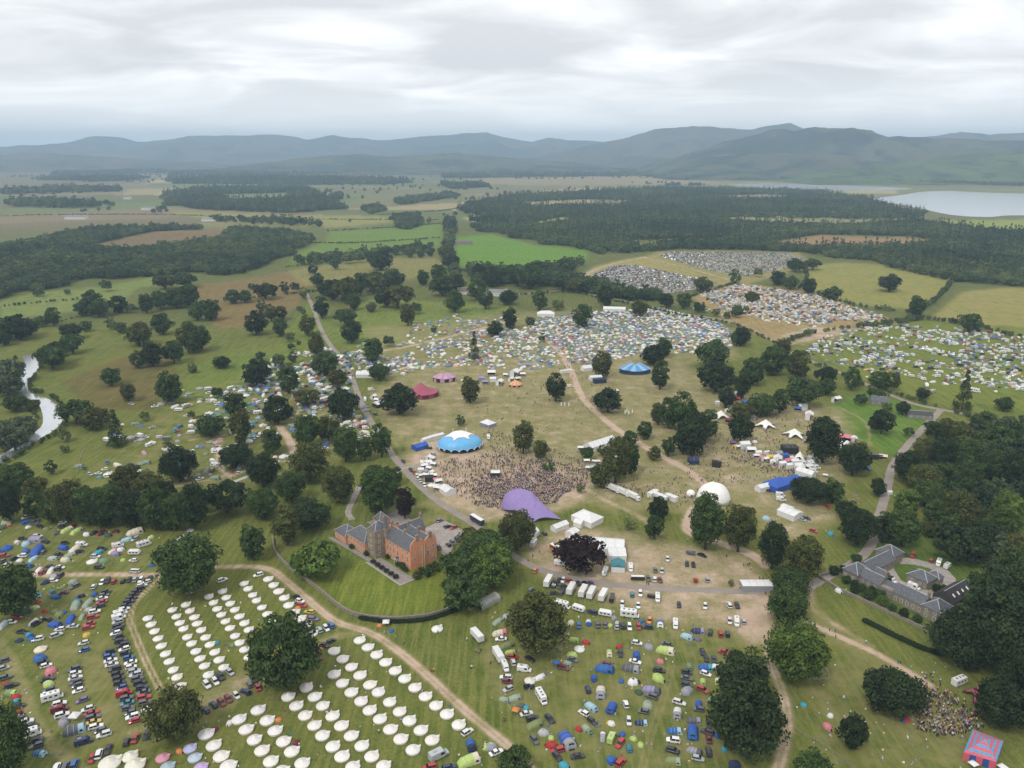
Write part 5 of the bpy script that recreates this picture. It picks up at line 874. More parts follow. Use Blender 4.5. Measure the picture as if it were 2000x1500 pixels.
mb = MB(); mb.box(-10.9, -9.1, -1.6, .0, 0, 3.0); mb.gable(-10.9, -9.1, -1.6, .0, 3.0, 3.7, 'y', 1, 0, .1); po = mb.build('porch', [mat('painted_porch', (.55,.60,.60), .6), SLATE], mn); mb = MB(); mb.box(-10.5, -9.5, -1.65, -1.61, .05, 2.3); mb.build('door', [mat('dark_door', (.03,.04,.05), .5)], po)
for y, z, k in ((2, 4.6, 'mid'), (5.5, 7.2, 'small'), (10, 4.3, 'big'), (13, 7.3, 'mid'), (13.3, 1.0, 'mid'), (10.2, 7.6, 'small')): win(mn, k, .02 if y < 8 else -.38, y, z, 'r')
for y in (6.4, 7.7): mb = MB(); mb.tube((.1, y, 0), (.1, y, 10.5), .09, n=6); mb.build('drainpipe', [SASH], mn)
# stone tower with turret
block(mn, -26.6, -20.05, -5.5, 3, 13.2, STONE, 'tower_wall'); mb = MB(); sg = mb.hip(-26.2, -20.4, -5.1, 2.6, 13.3, 16.6, 0, .1); tr = mb.build('tower_roof', [SLATE], mn); ridges(tr, sg)
mb = MB()
for k in range(9):
    x = -26.5+k*.8; mb.box(x, x+.45, -5.55, -5.15, 13.2, 13.75)
    y = -5.4+k*.95
    if y < 2.6: mb.box(-20.45, -20.02, y, y+.45, 13.2, 13.75); mb.box(-26.65, -26.2, y, y+.45, 13.2, 13.75)
mb.build('parapet', [STONE], mn)['kind'] = 'stuff'
mb = MB(); mb.cyl(-20.3, .8, 9, 14.5, 1.25, 1.25, 14); mb.build('turret_wall', [STONE], mn); mb = MB(); mb.cyl(-20.3, .8, 14.5, 18.8, 1.5, .05, 14); mb.build('turret_roof', [SLATE], mn)
chimney(mn, -24.5, 2.5, 13, 17.4, 1.6, .8, 3)
for z, k in ((1, 'mid'), (4.2, 'mid'), (7.4, 'mid'), (10.6, 'small')): win(mn, k, -23.4, -5.51, z, 'f'); win(mn, k, -20.03, -3.2, z, 'r')
win(mn, 'mid', -25.3, -5.51, 4.2, 'f')
# lower wing, end pavilion, rear pavilion, rear range
block(mn, -42, -26.62, -7, 2.5, 6.0, HARL2); mb = MB(); sg = mb.hip(-42, -26.7, -7, 2.5, 6.0, 9.8); ridges(mb.build('roof', [SLATE], mn), sg)
for x in (-40.5, -38, -35.2, -32.4, -29.6, -27.8): win(mn, 'mid', x, -7.01, 3.7, 'f'); win(mn, 'mid', x, -7.01, .8, 'f')
win(mn, 'mid', -42.01, -3.5, 3.6, 'l')
block(mn, -52, -42.02, -8, .5, 3.8, HARL2); mb = MB(); sg = mb.hip(-52, -42, -8, .5, 3.8, 7.0); ridges(mb.build('roof', [SLATE], mn), sg)
for x in (-50.5, -48, -45.5, -43.4): win(mn, 'small', x, -8.01, 1.2, 'f')
block(mn, -50, -44.5, 13, 18.5, 3.8, HARL2); mb = MB(); sg = mb.hip(-50, -44.5, 13, 18.5, 3.8, 7.6); ridges(mb.build('roof', [SLATE], mn), sg); win(mn, 'small', -47, 12.99, 1.2, 'f')
block(mn, -31, -26, 2.52, 13, 6.2, HARL2); mb = MB(); mb.gable(-31, -26, 2.52, 13, 6.2, 9.6, 'y', 0, 1, .3); ridges(mb.build('roof', [SLATE, HARL2], mn), [((-28.5,2.6,9.6),(-28.5,13,9.6))])
block(mn, -23.5, -17.03, 3.02, 21, 8.4, HARL); mb = MB(); mb.gable(-23.5, -17.03, 3.02, 21, 8.4, 12.4, 'y', 0, 1, .3); ridges(mb.build('roof', [SLATE, HARL], mn), [((-20.27,3,12.4),(-20.27,21,12.4))]); chimney(mn, -20.3, 20.6, 11.6, 14.6, 1.4, .8, 3)
note(mn, 'orange harled mansion with slate roofs and a grey stone tower', None, 'house', None, 755, 1060, label='orange harled mansion with slate roofs and a grey stone tower')
def local_sheet(name, par, pts, z, m, label, cat):
    M_ = Matrix.Translation(par.location) @ Matrix.Rotation(par.rotation_euler.z, 4, 'Z'); mb = MB(); mb.face([M_ @ Vector((x, y, z)) for x, y in pts]); return struct(mb.build(name, [m]), label=label, cat=cat)
PAVE = mat('terrace_gravel', (.27,.235,.22), .95, .25, .8)
local_sheet('terrace', mn, [(-20,-10.2),(6.5,-10.2),(6.5,-.3),(2.5,-.3),(2.5,-3),(-19.5,-3),(-20,-5)], .03, PAVE, 'grey gravel terrace below the orange mansion', 'terrace')
local_sheet('path', mn, [(-54,-11),(-20,-9.2),(-20,-6.8),(-42,-7.9),(-53,-9)], .035, PAVE, 'grey path along the mansion wing', 'path')
mb = MB(); mb.face([(*p, .03) for p in G2([(818,1037),(845,1024),(869,1017),(890,1027),(909,1040),(895,1055),(882,1072),(878,1092),(866,1092),(862,1078),(850,1060)])]); struct(mb.build('car_park', [GRAVEL]), label='pale gravel car park beside the orange mansion', cat='car park')
local_sheet('forecourt', mn, [(-44,19),(-32,14),(-25,22),(-36,30),(-56,31),(-55,12),(-51,12)], .03, PAVE, 'grey forecourt behind the orange mansion', 'forecourt')
MW = lambda x, y: (Matrix.Translation(mn.location) @ Matrix.Rotation(mn.rotation_euler.z, 4, 'Z')) @ Vector((x, y, 0))
def kerb(name, pts, w_, h, m, label, cat, px, py):
    mb = MB(); P = [Vector((*p[:2], 0)) for p in pts]
    for a, b_ in zip(P[:-1], P[1:]):
        d = (b_-a).normalized(); n = Vector((-d.y, d.x, 0))*w_/2; q = [a-n, b_-n, b_+n, a+n]; e_ = d*.05
        q = [q[0]-e_, q[1]+e_, q[2]+e_, q[3]-e_]; mb.loft([[tuple(v) for v in q], [tuple(v+Vector((0, 0, h))) for v in q]], 0)
    o = mb.build(name, [m]); o['label'] = label; o['category'] = cat; return o
kerb('kerb', [MW(-20.3,-10.5), MW(6.8,-10.5), MW(6.8,-.3)], .5, .35, mat('pale_kerb_stone', (.42,.38,.33), .9), 'pale stone kerb edging the mansion terrace', 'kerb', 780, 1125)
SHR = lambda x, y, s_, tone='dark', kind='wide', zs=1: None
def shrub(p, s_, tone, look, row, kind='wide', zs=1.0):
    e_ = empty('shrub', p, random.random()*6, (s_, s_, s_*zs)); link('crown', random.choice(CROWNS[kind]), e_, TONE[tone]); link('stem', random.choice(TRUNKS), e_)
    # px,py only order look-alikes
    zc_ = zc_of(p); px = 1000+FPX*p.x/zc_; py = 750-FPX*(p.y*math.sin(PIT)-HC*math.cos(PIT))/zc_
    return note(e_, look, 'bush', 'bush', 'bushes of the estate', px, py, row)
for k in range(6): shrub(MW(-17.5+k*3.6, -8.6), 2.7, 'dark', 'clipped round dark', 'on the terrace below the orange mansion', 'flat')
for x, y, s_ in ((-16.5,-1.5,2.2),(-8,-1.8,2.0),(-5,-1.6,3.0),(-3,-2.2,2.6),(-1,-2,2.2),(-25.6,-7.2,2.4),(-36,-8.6,2.4)): shrub(MW(x, y), s_, 'mid', 'leafy green', 'against the front of the orange mansion', 'round', 1.2)
for x, y, s_ in ((5,2,3.5),(6,6,4),(4.5,10,3.2),(7,-2,4),(9,3,4.5),(8,9,4),(3.5,15,3)): shrub(MW(x, y), s_, random.choice(['mid', 'olive']), 'rounded green', 'beside the gable of the orange mansion', 'round')
GW = G2([(532,1052),(538,1080),(562,1108),(590,1128),(625,1155),(665,1188),(700,1204),(760,1211),(830,1206),(885,1190),(905,1180)])
kerb('garden_wall', dense(GW, 5), .6, 1.7, STONE2, 'curved stone garden wall below the mansion lawn', 'wall', 700, 1200)
# stable courtyard
stb = empty('stable_block', (147.4, 305.1, 0), math.radians(-56.3))
def hipblock(par, x0, x1, y0, y1, h, rh, m=STONE2, rm=SLATE, gab=None):
    block(par, x0, x1, y0, y1, h, m); mb = MB()
    if gab: mb.gable(x0, x1, y0, y1, h, h+rh, gab, 0, 1, .3); rf = mb.build('roof', [rm, m], par); sg = [((x0,(y0+y1)/2,h+rh),(x1,(y0+y1)/2,h+rh))] if gab == 'x' else [(((x0+x1)/2,y0,h+rh),((x0+x1)/2,y1,h+rh))]
    else: sg = mb.hip(x0, x1, y0, y1, h, h+rh); rf = mb.build('roof', [rm], par)
    ridges(rf, sg, .13); return rf
hipblock(stb, -1.5, 5.5, -1, 7.5, 4.8, 3.2); hipblock(stb, 5.52, 15, .2, 7, 4.2, 2.8, gab='x'); block(stb, 15.02, 21, .6, 6.5, 4.0, STONE2); mb = MB(); mb.gable(15.02, 21, 3.2, 7.2, 4.02, 5.6, 'x', 0, 1, .2); mb.build('roof', [SLATE, STONE2], stb)
hipblock(stb, 21.02, 34, .2, 7.2, 4.6, 2.9, gab='x'); hipblock(stb, 34.02, 41.5, -.9, 8, 5.2, 3.2)
hipblock(stb, -1, 6.2, 7.6, 27, 4.2, 3.0, gab='y'); hipblock(stb, -3.5, 5, 27.02, 35, 4.6, 3.3)
hipblock(stb, 6.22, 11, 9, 15, 3.0, 2.2, gab='x')
for x in (0, 3.6, 7.5, 10, 13): win(stb, 'small', x, -1.01 if x < 5.5 else .19, 2.2, 'f')
for x in (22.5, 25, 27.5, 30, 32.5): win(stb, 'mid', x, .19, 1.2, 'f')
for x in (36, 39.5): win(stb, 'mid', x, -.91, 1.0, 'f'); win(stb, 'small', x, -.91, 3.5, 'f')
for y in (1.5, 5): win(stb, 'mid', 41.51, y, 1.6, 'r')
for x, y in ((33.9, 3.7), (15, 4), (2, 27)): chimney(stb, x, y, 6.5, 9.0, .9, .7, 2, STONE2)
note(stb, '', None, 'house', None, 1740, 1150, label='long grey stone stable block with hipped slate roofs')
ob = empty('coach_house', stb.location, stb.rotation_euler.z); hipblock(ob, 15.5, 24.5, 20.5, 28, 3.4, 2.8); hipblock(ob, 20, 25.5, 28.02, 32, 3.0, 2.2); win(ob, 'small', 18, 20.49, 1.2, 'f'); win(ob, 'small', 21.5, 20.49, 1.2, 'f'); note(ob, '', None, 'house', None, 1795, 1125, label='small hip-roofed stone building inside the stable yard')
bn = empty('barn', stb.location, stb.rotation_euler.z); hipblock(bn, 31, 39.5, 13, 30, 4.0, 3.4, mat('dark_timber_wall', (.06,.05,.045), .9), mat('black_slate', (.028,.024,.026), .5, .3), 'y')
for k, y in enumerate((15.5, 19, 22.5, 26)): mb = MB(); mb.face([(37.2, y, 6.05), (38.4, y, 5.1), (38.4, y+1, 5.1), (37.2, y+1, 6.05)]); mb.build('skylight', [WHITEP], bn)
note(bn, '', None, 'barn', None, 1860, 1165, label='black roofed barn with white skylights by the stables')
SW = lambda x, y: (Matrix.Translation(stb.location) @ Matrix.Rotation(stb.rotation_euler.z, 4, 'Z')) @ Vector((x, y, 0))
local_sheet('stable_yard', stb, [(6.4,7.4),(34,8.2),(33,13),(30.5,19),(14,19),(6.4,26)], .025, GRAVEL, 'gravel yard enclosed by the stable block', 'yard')
kerb('garden_wall', [SW(-6,2), SW(-8,-9), SW(4,-11), SW(20,-10), SW(40,-9), SW(52,-7)], .7, 1.3, STONE2, 'low stone wall in front of the stable garden', 'wall', 1700, 1200)
for x, y, s_, tn in ((2,-3.5,4,'mid'),(6,-3,3.5,'dark'),(10,-4,4,'mid'),(14,-3,4.5,'dark'),(18,-3.5,5,'mid'),(21,-7,5,'bright'),(15,-7.5,5,'mid'),(9,-8,4,'dark'),(26,-8,4,'mid'),(31,-8,4.5,'dark'),(36,-7,4,'mid'),(43,-4,4,'mid'),(12,14,3,'dark'),(-5,-2,5,'dark'),(-4,3,4,'dark'),(28,22,4,'dark'),(29,26,3,'mid'),(46,2,5,'dark'),(45,8,4,'mid'),(-6,16,5,'mid')): shrub(SW(x, y), s_, tn, 'leafy '+TLOOK[tn], 'in the stable garden', 'round')
def hedge(pts, w_, h, label, tone='dark'):
    e_ = empty('hedge', (0, 0, 0)); P = dense(pts, 4); acc = 0; cr = CROWNS['wide'][0]; e_['label'] = label; e_['category'] = 'hedge'
    for a, b_ in zip(P[:-1], P[1:]):
        d = math.dist(a, b_); n = max(1, math.ceil(d/(w_*.42)))
        for k in range(n): link('hedge_clump', cr, e_, TONE[tone], (a[0]+(b_[0]-a[0])*k/n, a[1]+(b_[1]-a[1])*k/n, -.1*h), random.random()*6, (w_*random.uniform(.9, 1.2), w_, h/.78))
hedge(G2([(705,1209),(760,1216),(830,1212),(890,1194),(935,1180)]), 2.2, 1.6, 'dark clipped hedge along the bottom of the mansion lawn')
hedge(G2([(1690,1215),(1740,1240),(1800,1268),(1840,1280)]), 2.6, 1.8, 'rough hedge below the stable garden')
# cottage, ruined steading, farm far behind
def small_house(name, px, py, w_, d_, h, rh, rot, wm, rm, label, cat='house', wins=3):
    p = g(px, py); e_ = empty(name, p, rot); hipblock(e_, -w_/2, w_/2, -d_/2, d_/2, h, rh, wm, rm, 'x')
    for k in range(wins): win(e_, 'small', -w_/2+w_*(k+.5)/wins, -d_/2-.01, h*.4, 'f')
    chimney(e_, w_*.4, 0, h+rh-.8, h+rh+1.2, .8, .6, 2, wm); note(e_, '', None, cat, None, px, py, label=label)
GREYM = mat('grey_sheeting', (.22,.22,.22), .8, .3, .6)
small_house('cottage', 1716, 789, 12, 7, 3.0, 3.0, -.35, STONE2, SLATE, 'grey roofed cottage half hidden among trees by the road')
small_house('shed', 1795, 815, 16, 8, 3.2, 1.6, -.25, GREYM, mat('dark_sheeting', (.05,.05,.055), .6), 'long dark shed beside the lane end', 'shed', 4)
small_house('farmhouse', 912, 574, 26, 12, 4.5, 4.0, .1, mat('white_render', (.66,.64,.6), .9), mat('brown_tile', (.16,.12,.10), .9), 'white walled farmhouse among trees behind the camp', 'house', 5)
small_house('farm_shed', 968, 577, 34, 14, 5.0, 3.0, -.15, mat('white_render', (.66,.64,.6), .9), GREYM, 'long white farm shed behind the camp', 'shed', 6)
small_house('farm_shed', 906, 477, 34, 16, 5, 3.2, 0, GREYM, mat('brown_tile', (.16,.12,.10), .9), 'brown roofed barn beside the bright green field', 'barn', 3)
for px, py, w_, lb in ((150,428,60,'long grey farm building beyond the left wood'),(290,410,40,'white farm building on the far plain'),(250,389,30,'small white farm out on the moor'),(410,432,40,'low white farm shed by the field edge')): small_house('farm_shed', px, py, w_, 20, 6, 4, 0, mat('white_render', (.66,.64,.6), .9), GREYM, lb, 'shed', 4)
# ------------------------------------------------------------------ big tops and stages
def place(px, py, z=0): p = g(px, py, z); p.z = 0; return p
def polar(n, radii, zf, rx, ry):
    return [[(math.cos(6.28319*i/n)*r*rx, math.sin(6.28319*i/n)*r*ry, zf(r, 6.28319*i/n)) for i in range(n)] for r in radii]
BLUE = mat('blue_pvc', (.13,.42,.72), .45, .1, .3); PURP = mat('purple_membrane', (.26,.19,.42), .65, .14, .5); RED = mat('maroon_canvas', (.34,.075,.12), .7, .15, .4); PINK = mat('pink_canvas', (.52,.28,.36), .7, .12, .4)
STB1 = mat('mid_blue_canvas', (.10,.26,.48), .7, .12, .4); STB2 = mat('pale_blue_canvas', (.24,.46,.66), .7, .12, .4); NAVYC = mat('navy_wall', (.02,.035,.10), .7)
bt = empty('big_top', place(898, 866, 3), .25); n = 72; sc_ = lambda a: abs(math.sin(a*9))**.6
zf = lambda r, a: 2.9 + 6.9*(1-min(r, .999)**2)**.62 - (.0 if r < .97 else (1-sc_(a))*1.6)
mb = MB(); mb.loft(polar(n, [1.0, .97, .9, .8, .66, .52, .4], zf, 14.6, 11.5), 0, True, False); mb.build('canopy', [BLUE], bt, True)
star = lambda a: .50+.22*max(0, math.cos(a*6))**3
mb = MB(); rings = []
for f_ in (1, .9, .8, .65, .5, .3, .15, .02): rings.append([(math.cos(6.28319*i/n)*star(6.28319*i/n)*f_*14.6, math.sin(6.28319*i/n)*star(6.28319*i/n)*f_*11.5, zf(star(6.28319*i/n)*f_, 0)+.2+(1-f_)*1.6) for i in range(n)])
mb.loft(rings, 0, True, True); mb.build('crown', [WHITEC], bt, True)
mb = MB(); mb.loft(polar(n, [1.004, .982], lambda r, a: zf(.999, a)+.10+(1.004-r)*9, 14.62, 11.52), 0, True, False); mb.build('edge_trim', [WHITEC], bt)
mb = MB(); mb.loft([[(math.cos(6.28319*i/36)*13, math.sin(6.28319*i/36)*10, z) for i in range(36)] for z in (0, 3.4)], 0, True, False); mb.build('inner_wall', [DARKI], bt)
for x in (-4.2, 4.2): mb = MB(); mb.cyl(x, 0, 0, 13.6, .3, .16, 8); mb.build('mast', [WHITEP], bt)
for k in range(18): a = 6.28319*(k+.0)/18; mb = MB(); mb.tube((math.cos(a)*14.3, math.sin(a)*11.3, 1.8), (math.cos(a)*15.2, math.sin(a)*12.1, 0), .08, n=5); mb.build('side_pole', [METAL], bt)
note(bt, '', None, 'tent', None, 898, 862, label='blue big top with a white crown and scalloped edge beside the crowd')
pp = empty('stage_canopy', place(1034, 993, 0), 0); O_ = pp.location
fr = [(979,995,0),(990,996,1.6),(1007,997,3.2),(1024,1005,3),(1039,1019,.4),(1052,1013,2.2),(1066,1010.5,2.4),(1081,1012,1.6),(1097,1014,.1)]; ar_ = [(979,995,.2),(984,983,3.6),(993,968,7),(1014,956,9.9),(1037,961,10.6),(1049,972,8.2),(1060,984,6.2),(1078,1000,3.1),(1097,1014,.15)]
c3 = lambda P_: [Vector(q) for q in dense3([tuple(g(a_, b_, z_)-O_) for a_, b_, z_ in P_])]
def dense3(P_, n=5):
    Q = [np.array(p) for p in P_]; Q = [2*Q[0]-Q[1]] + Q + [2*Q[-1]-Q[-2]]; o = []
    for i in range(1, len(Q)-2):
        for k in range(n): t_ = k/n; a_, b_, c_, d_ = Q[i-1:i+3]; o.append(tuple(.5*(2*b_+(c_-a_)*t_+(2*a_-5*b_+4*c_-d_)*t_*t_+(3*b_-a_-3*c_+d_)*t_**3)))
    o.append(tuple(Q[-2])); return o
Fq, Aq = c3(fr), c3(ar_); NQ = len(Fq); grid = []
for i in range(NQ):
    f_, a_ = Fq[i], Aq[i]; w_ = math.sin(math.pi*min(1, i/(NQ-1)*1.25)) if i/(NQ-1) < .8 else 0; bk = Vector((a_.x-1.5*w_, a_.y+10*w_, max(.1, a_.z*(1-.42*w_)))); row = []
    for k in range(8): t_ = k/7; row.append(tuple(f_.lerp(a_, t_)+Vector((0, 0, (a_.z-f_.z)*.22*math.sin(math.pi*t_)))))
    for k in range(1, 6): t_ = k/5; row.append(tuple(a_.lerp(bk, t_)+Vector((0, 0, a_.z*.05*math.sin(math.pi*t_)))))
    grid.append(row)
mb = MB(); mb.loft(grid, 0, False, False); mb.build('membrane', [PURP], pp, True)
for px_, py_, z_ in ((1002,1000,6),(1030,1005,8.5)): q_ = g(px_, py_)-O_; mb = MB(); mb.cyl(q_.x, q_.y, 0, z_, .18, .12, 6); mb.build('mast', [METAL], pp)
C0 = g(1008, 990)-O_; mb = MB(); mb.box(C0.x-6, C0.x+6, C0.y-2, C0.y+6, 0, 1.3); mb.build('stage_deck', [mat('black_deck', (.02,.02,.022), .8)], pp)
for s_ in (-1, 1): mb = MB(); mb.box(C0.x+s_*5-.8, C0.x+s_*5+.8, C0.y+3.4, C0.y+4.6, 1.32, 4.2); mb.build('speaker_stack', [DARKI], pp)
note(pp, '', None, 'tent', None, 1030, 985, label='purple saddle-shaped stage canopy at the front of the crowd')
dm = empty('dome_marquee', place(1393, 976, 0), .3); n = 40; lg = lambda a: abs(math.cos(a*2.5))
mb = MB(); rings = []
for k in range(9):
    ph = k/8*math.pi/2; r = math.sin(ph)*8.9; rings.append([(math.cos(6.28319*i/n)*r*(1+.04*(k == 8)), math.sin(6.28319*i/n)*r, math.cos(ph)**.9*9.6*(1+.03*math.cos(5*6.28319*i/n))+(.0 if k < 8 else (1-lg(6.28319*i/n))*1.6)) for i in range(n)])
mb.loft(rings[1:], 0, True, True); mb.build('dome_shell', [WHITEC], dm, True)
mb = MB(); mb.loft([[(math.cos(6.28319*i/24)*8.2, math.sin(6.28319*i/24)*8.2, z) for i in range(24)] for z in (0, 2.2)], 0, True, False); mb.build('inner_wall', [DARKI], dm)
mb = MB(); mb.cyl(0, 0, 9.2, 10.4, .3, .05, 8); mb.build('finial', [WHITEP], dm); note(dm, '', None, 'tent', None, 1393, 950, label='big white dome marquee in the arena')
sd = empty('dome_marquee', place(1349, 965, 1), 0); mb = MB(); mb.loft([[(math.cos(6.28319*i/20)*r, math.sin(6.28319*i/20)*r, z) for i in range(20)] for r, z in ((2.4, 0), (2.4, 1.6), (2.0, 2.6), (1.2, 3.2), (.1, 3.4))], 0); mb.build('dome_shell', [WHITEC], sd, True); mb = MB(); mb.face([(-.6,-2.42,0),(.6,-2.42,0),(.5,-2.42,1.5),(-.5,-2.42,1.5)]); mb.build('door', [DARKI], sd); note(sd, '', None, 'tent', None, 1349, 965, label='small white dome beside the big white dome marquee')
def peaked(name, px, py, rx, ry, h, eave, m, wallm, label, peaks=1, rot=0, stripes=None, sag=1.7, zc0=2):
    e_ = empty(name, place(px, py, zc0), rot); n = 48; P = [0] if peaks == 1 else [-.28*rx, .28*rx]
    def zf(x, y):
        d = min(math.hypot((x-p)/rx*(1 if peaks == 1 else 1.25), y/ry) for p in P); return eave + (h-eave)*max(0, 1-d)**sag
    mb = MB(); rr = [1, .9, .78, .64, .5, .36, .22, .1, .02]
    R = [[(math.cos(6.28319*i/n)*r*rx, math.sin(6.28319*i/n)*r*ry, zf(math.cos(6.28319*i/n)*r*rx, math.sin(6.28319*i/n)*r*ry)) for i in range(n)] for r in rr]
    mb.loft(R, 0, True, True)
    if stripes: mb.m = [((k % n)//3) % 2 if k < n*(len(rr)-1) else 0 for k in range(len(mb.m))]
    mb.build('canopy', [m] + ([stripes] if stripes else []), e_, not stripes)
    for k in range(16):
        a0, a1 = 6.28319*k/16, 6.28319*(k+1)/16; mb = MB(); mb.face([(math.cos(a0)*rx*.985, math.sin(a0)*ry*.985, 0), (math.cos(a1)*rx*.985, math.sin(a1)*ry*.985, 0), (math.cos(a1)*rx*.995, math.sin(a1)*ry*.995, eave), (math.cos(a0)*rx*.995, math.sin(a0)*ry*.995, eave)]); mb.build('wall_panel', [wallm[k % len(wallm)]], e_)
    for p in P: mb = MB(); mb.cyl(p, 0, 0, h+1.6, .16, .08, 6); mb.build('mast', [METAL], e_)
    note(e_, '', None, 'tent', None, px, py, label=label); return e_
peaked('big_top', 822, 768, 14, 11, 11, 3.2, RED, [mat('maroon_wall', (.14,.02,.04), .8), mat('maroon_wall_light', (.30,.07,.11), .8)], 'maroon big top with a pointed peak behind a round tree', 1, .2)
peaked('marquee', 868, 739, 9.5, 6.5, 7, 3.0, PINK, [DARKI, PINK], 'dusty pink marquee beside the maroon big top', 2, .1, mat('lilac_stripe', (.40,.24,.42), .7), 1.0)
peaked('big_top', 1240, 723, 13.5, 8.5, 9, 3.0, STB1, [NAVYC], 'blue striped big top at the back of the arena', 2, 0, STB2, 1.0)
peaked('dome_tent', 1007, 749, 5.5, 4.5, 5.0, 1.5, mat('orange_canvas', (.66,.27,.10), .7), [mat('orange_canvas', (.66,.27,.10), .7), DARKI], 'orange domed stall tent beside the white stalls', 1, 0, mat('peach_stripe', (.7,.42,.26), .7), .8)
def star_tent(px, py, r0, label, arms, rot, c='white_canvas'):
    e_ = empty('star_tent', place(px, py, 2), rot); n = 60; rim = lambda a: .42+.58*max(0, math.cos(a*arms/2)**2)**2.2
    mb = MB(); R = []
    for f_ in (1, .85, .65, .45, .25, .1, .02):
        R.append([(math.cos(6.28319*i/n)*rim(6.28319*i/n)*f_*r0, math.sin(6.28319*i/n)*rim(6.28319*i/n)*f_*r0, max(.05, 5.4*(1-f_)**1.25 + (2.3*(1-rim(6.28319*i/n))/.58)*f_)) for i in range(n)])
    mb.loft(R, 0, True, True); mb.build('canopy', [MAT[c]], e_, True); mb = MB(); mb.cyl(0, 0, 0, 6.3, .1, .05, 6); mb.build('mast', [METAL], e_)
    for k in range(arms): a = 6.28319*k/arms; mb = MB(); mb.tube((math.cos(a)*r0*.98, math.sin(a)*r0*.98, .1), (math.cos(a)*r0*1.25, math.sin(a)*r0*1.25, 0), .03, n=4); mb.build('guy_rope', [METAL], e_)
    note(e_, '', None, 'tent', None, px, py, label=label)
star_tent(1495, 828, 9.0, 'white star tent nearer the tree group in the arena', 5, .6); star_tent(1551, 846, 9.0, 'white star tent nearer the black stage', 5, .2); star_tent(1562, 891, 5.5, 'small white stretch tent behind the stall row', 4, .3); star_tent(1408, 810, 8.0, 'white stretch tent tucked between dark trees', 4, .9)
def marquee(px, py, w_, d_, h, rh, bays, cl, dx, dy, label, c2=None, hip=False, name='marquee'):
    P = marquee_parts(w_, d_, h, rh, bays, 'c2' if c2 else 'c', hip); o = inst(name, P, place(px, py, h*.7), heading(px, py, dx, dy), 1, {'c': CC[cl], 'c2': CC[c2 or cl]}); note(o, '', None, 'tent', None, px, py, label=label); return o
marquee(1147, 1011, 13, 10, 3.0, 2.6, 4, 'w', 30, 12, 'white marquee right of the purple stage canopy', hip=True); marquee(1093, 1027, 9, 4, 2.4, 1.2, 3, 'w', 30, -12, 'long narrow white marquee beside the purple canopy tail'); marquee(1118, 1040, 6, 4.5, 2.5, 1.0, 2, 'w', 20, -14, 'small white marquee near the copper tree'); marquee(1131, 1021, 4.5, 4, 2.4, 1.4, 1, 'w', 20, 6, 'tiny white marquee attached before the larger one')
marquee(1165, 1063, 26, 11, 3.2, 2.4, 6, 'w', 40, 3, 'wide white marquee behind the copper tree'); marquee(1204, 1080, 8, 9, 3.1, 1.6, 2, 'w', 10, 0, 'white marquee wing beside the green gazebo'); marquee(1207, 1104, 6.5, 6, 2.6, 1.4, 2, 't', 0, 10, 'green and white gazebo before the wide marquee', 'w')
marquee(1172, 866, 22, 8, 3.0, 2.2, 6, 'w', 50, -16, 'long white bar marquee at the edge of the crowd'); marquee(1146, 719, 9, 6, 2.8, 2.0, 2, 'w', 30, -3, 'white marquee at the gate on the dirt path'); marquee(1163, 737, 10, 6, 3.4, 1.0, 3, 'w', 30, -2, 'white covered stage at the back of the arena'); marquee(1171, 742, 10, 5, 3.4, .6, 3, 'n', 30, -2, 'navy open stage beside the white covered stage')
marquee(1105, 724, 10, 2.4, 2.2, .5, 4, 'w', 40, -4, 'low white entrance tent on the dirt path'); marquee(1200, 604, 26, 8, 3.4, 2.2, 6, 'w', 30, 1, 'long white marquee behind the dense tent field'); marquee(1066, 613, 20, 10, 3, 3.0, 4, 'w', 30, 0, 'white marquee at the top of the dirt path', hip=True); marquee(713, 731, 14, 8, 3, 2.2, 4, 'w', 25, 0, 'white marquee beside the drive and a round tree')
marquee(743, 788, 10, 7, 2.8, 1.8, 3, 'w', 20, -5, 'white marquee with dark walls behind the round tree', 'k'); marquee(833, 857, 8, 3, 2.4, .8, 2, 'w', 15, -5, 'nearer white cabin behind the blue big top'); marquee(854, 851, 9, 3, 2.4, .8, 2, 'w', 15, -4, 'farther white cabin behind the blue big top'); marquee(820, 871, 9, 6, 2.5, 1.4, 2, 'x', 15, -4, 'small blue tent left of the blue big top'); marquee(953, 827, 9, 7, 2.4, 2.2, 2, 'w', 12, 4, 'white and lilac tent behind the blue big top', 'z', True)
marquee(874, 957, 8, 6, 2.6, 1.6, 2, 'w', 12, 8, 'white marquee at the end of the stall crescent'); marquee(1521, 945, 15, 10, 3.4, 1.8, 4, 'x', 30, -10, 'bright blue marquee, nearer half of the pair', None, True); marquee(1549, 939, 13, 8, 3.4, 1.8, 3, 'x', 30, -10, 'bright blue marquee, farther half of the pair', None, True); marquee(1490, 951, 8, 4.5, 2.8, 1.2, 2, 'w', 20, -5, 'white marquee beside the bright blue pair')
marquee(1574, 923, 10, 6, 3, 1.6, 3, 'w', 20, 6, 'white marquee at the end of the long stall row'); marquee(1543, 1001, 10, 8, 3.0, 1.0, 3, 'w', 20, 8, 'white open marquee by the junk yard'); marquee(1538, 992, 6, 4, 2.6, .6, 2, 'w', 20, 8, 'white cabin behind the open marquee'); marquee(1477, 1142, 13, 5, 3.0, .25, 4, 'w', 40, 0, 'flat white gatehouse shelter over the drive', 'h')
marquee(1354, 899, 6, 5, 2.6, 1.5, 2, 'n', 12, 0, 'navy cube tent with yellow flags in the arena'); marquee(1400, 904, 5, 3, 3.6, .3, 1, 'k', 12, 2, 'black video screen box in the arena'); marquee(968, 924, 5, 4, 3.4, .5, 1, 'w', 10, 0, 'white roofed sound desk in the middle of the crowd', 'k')
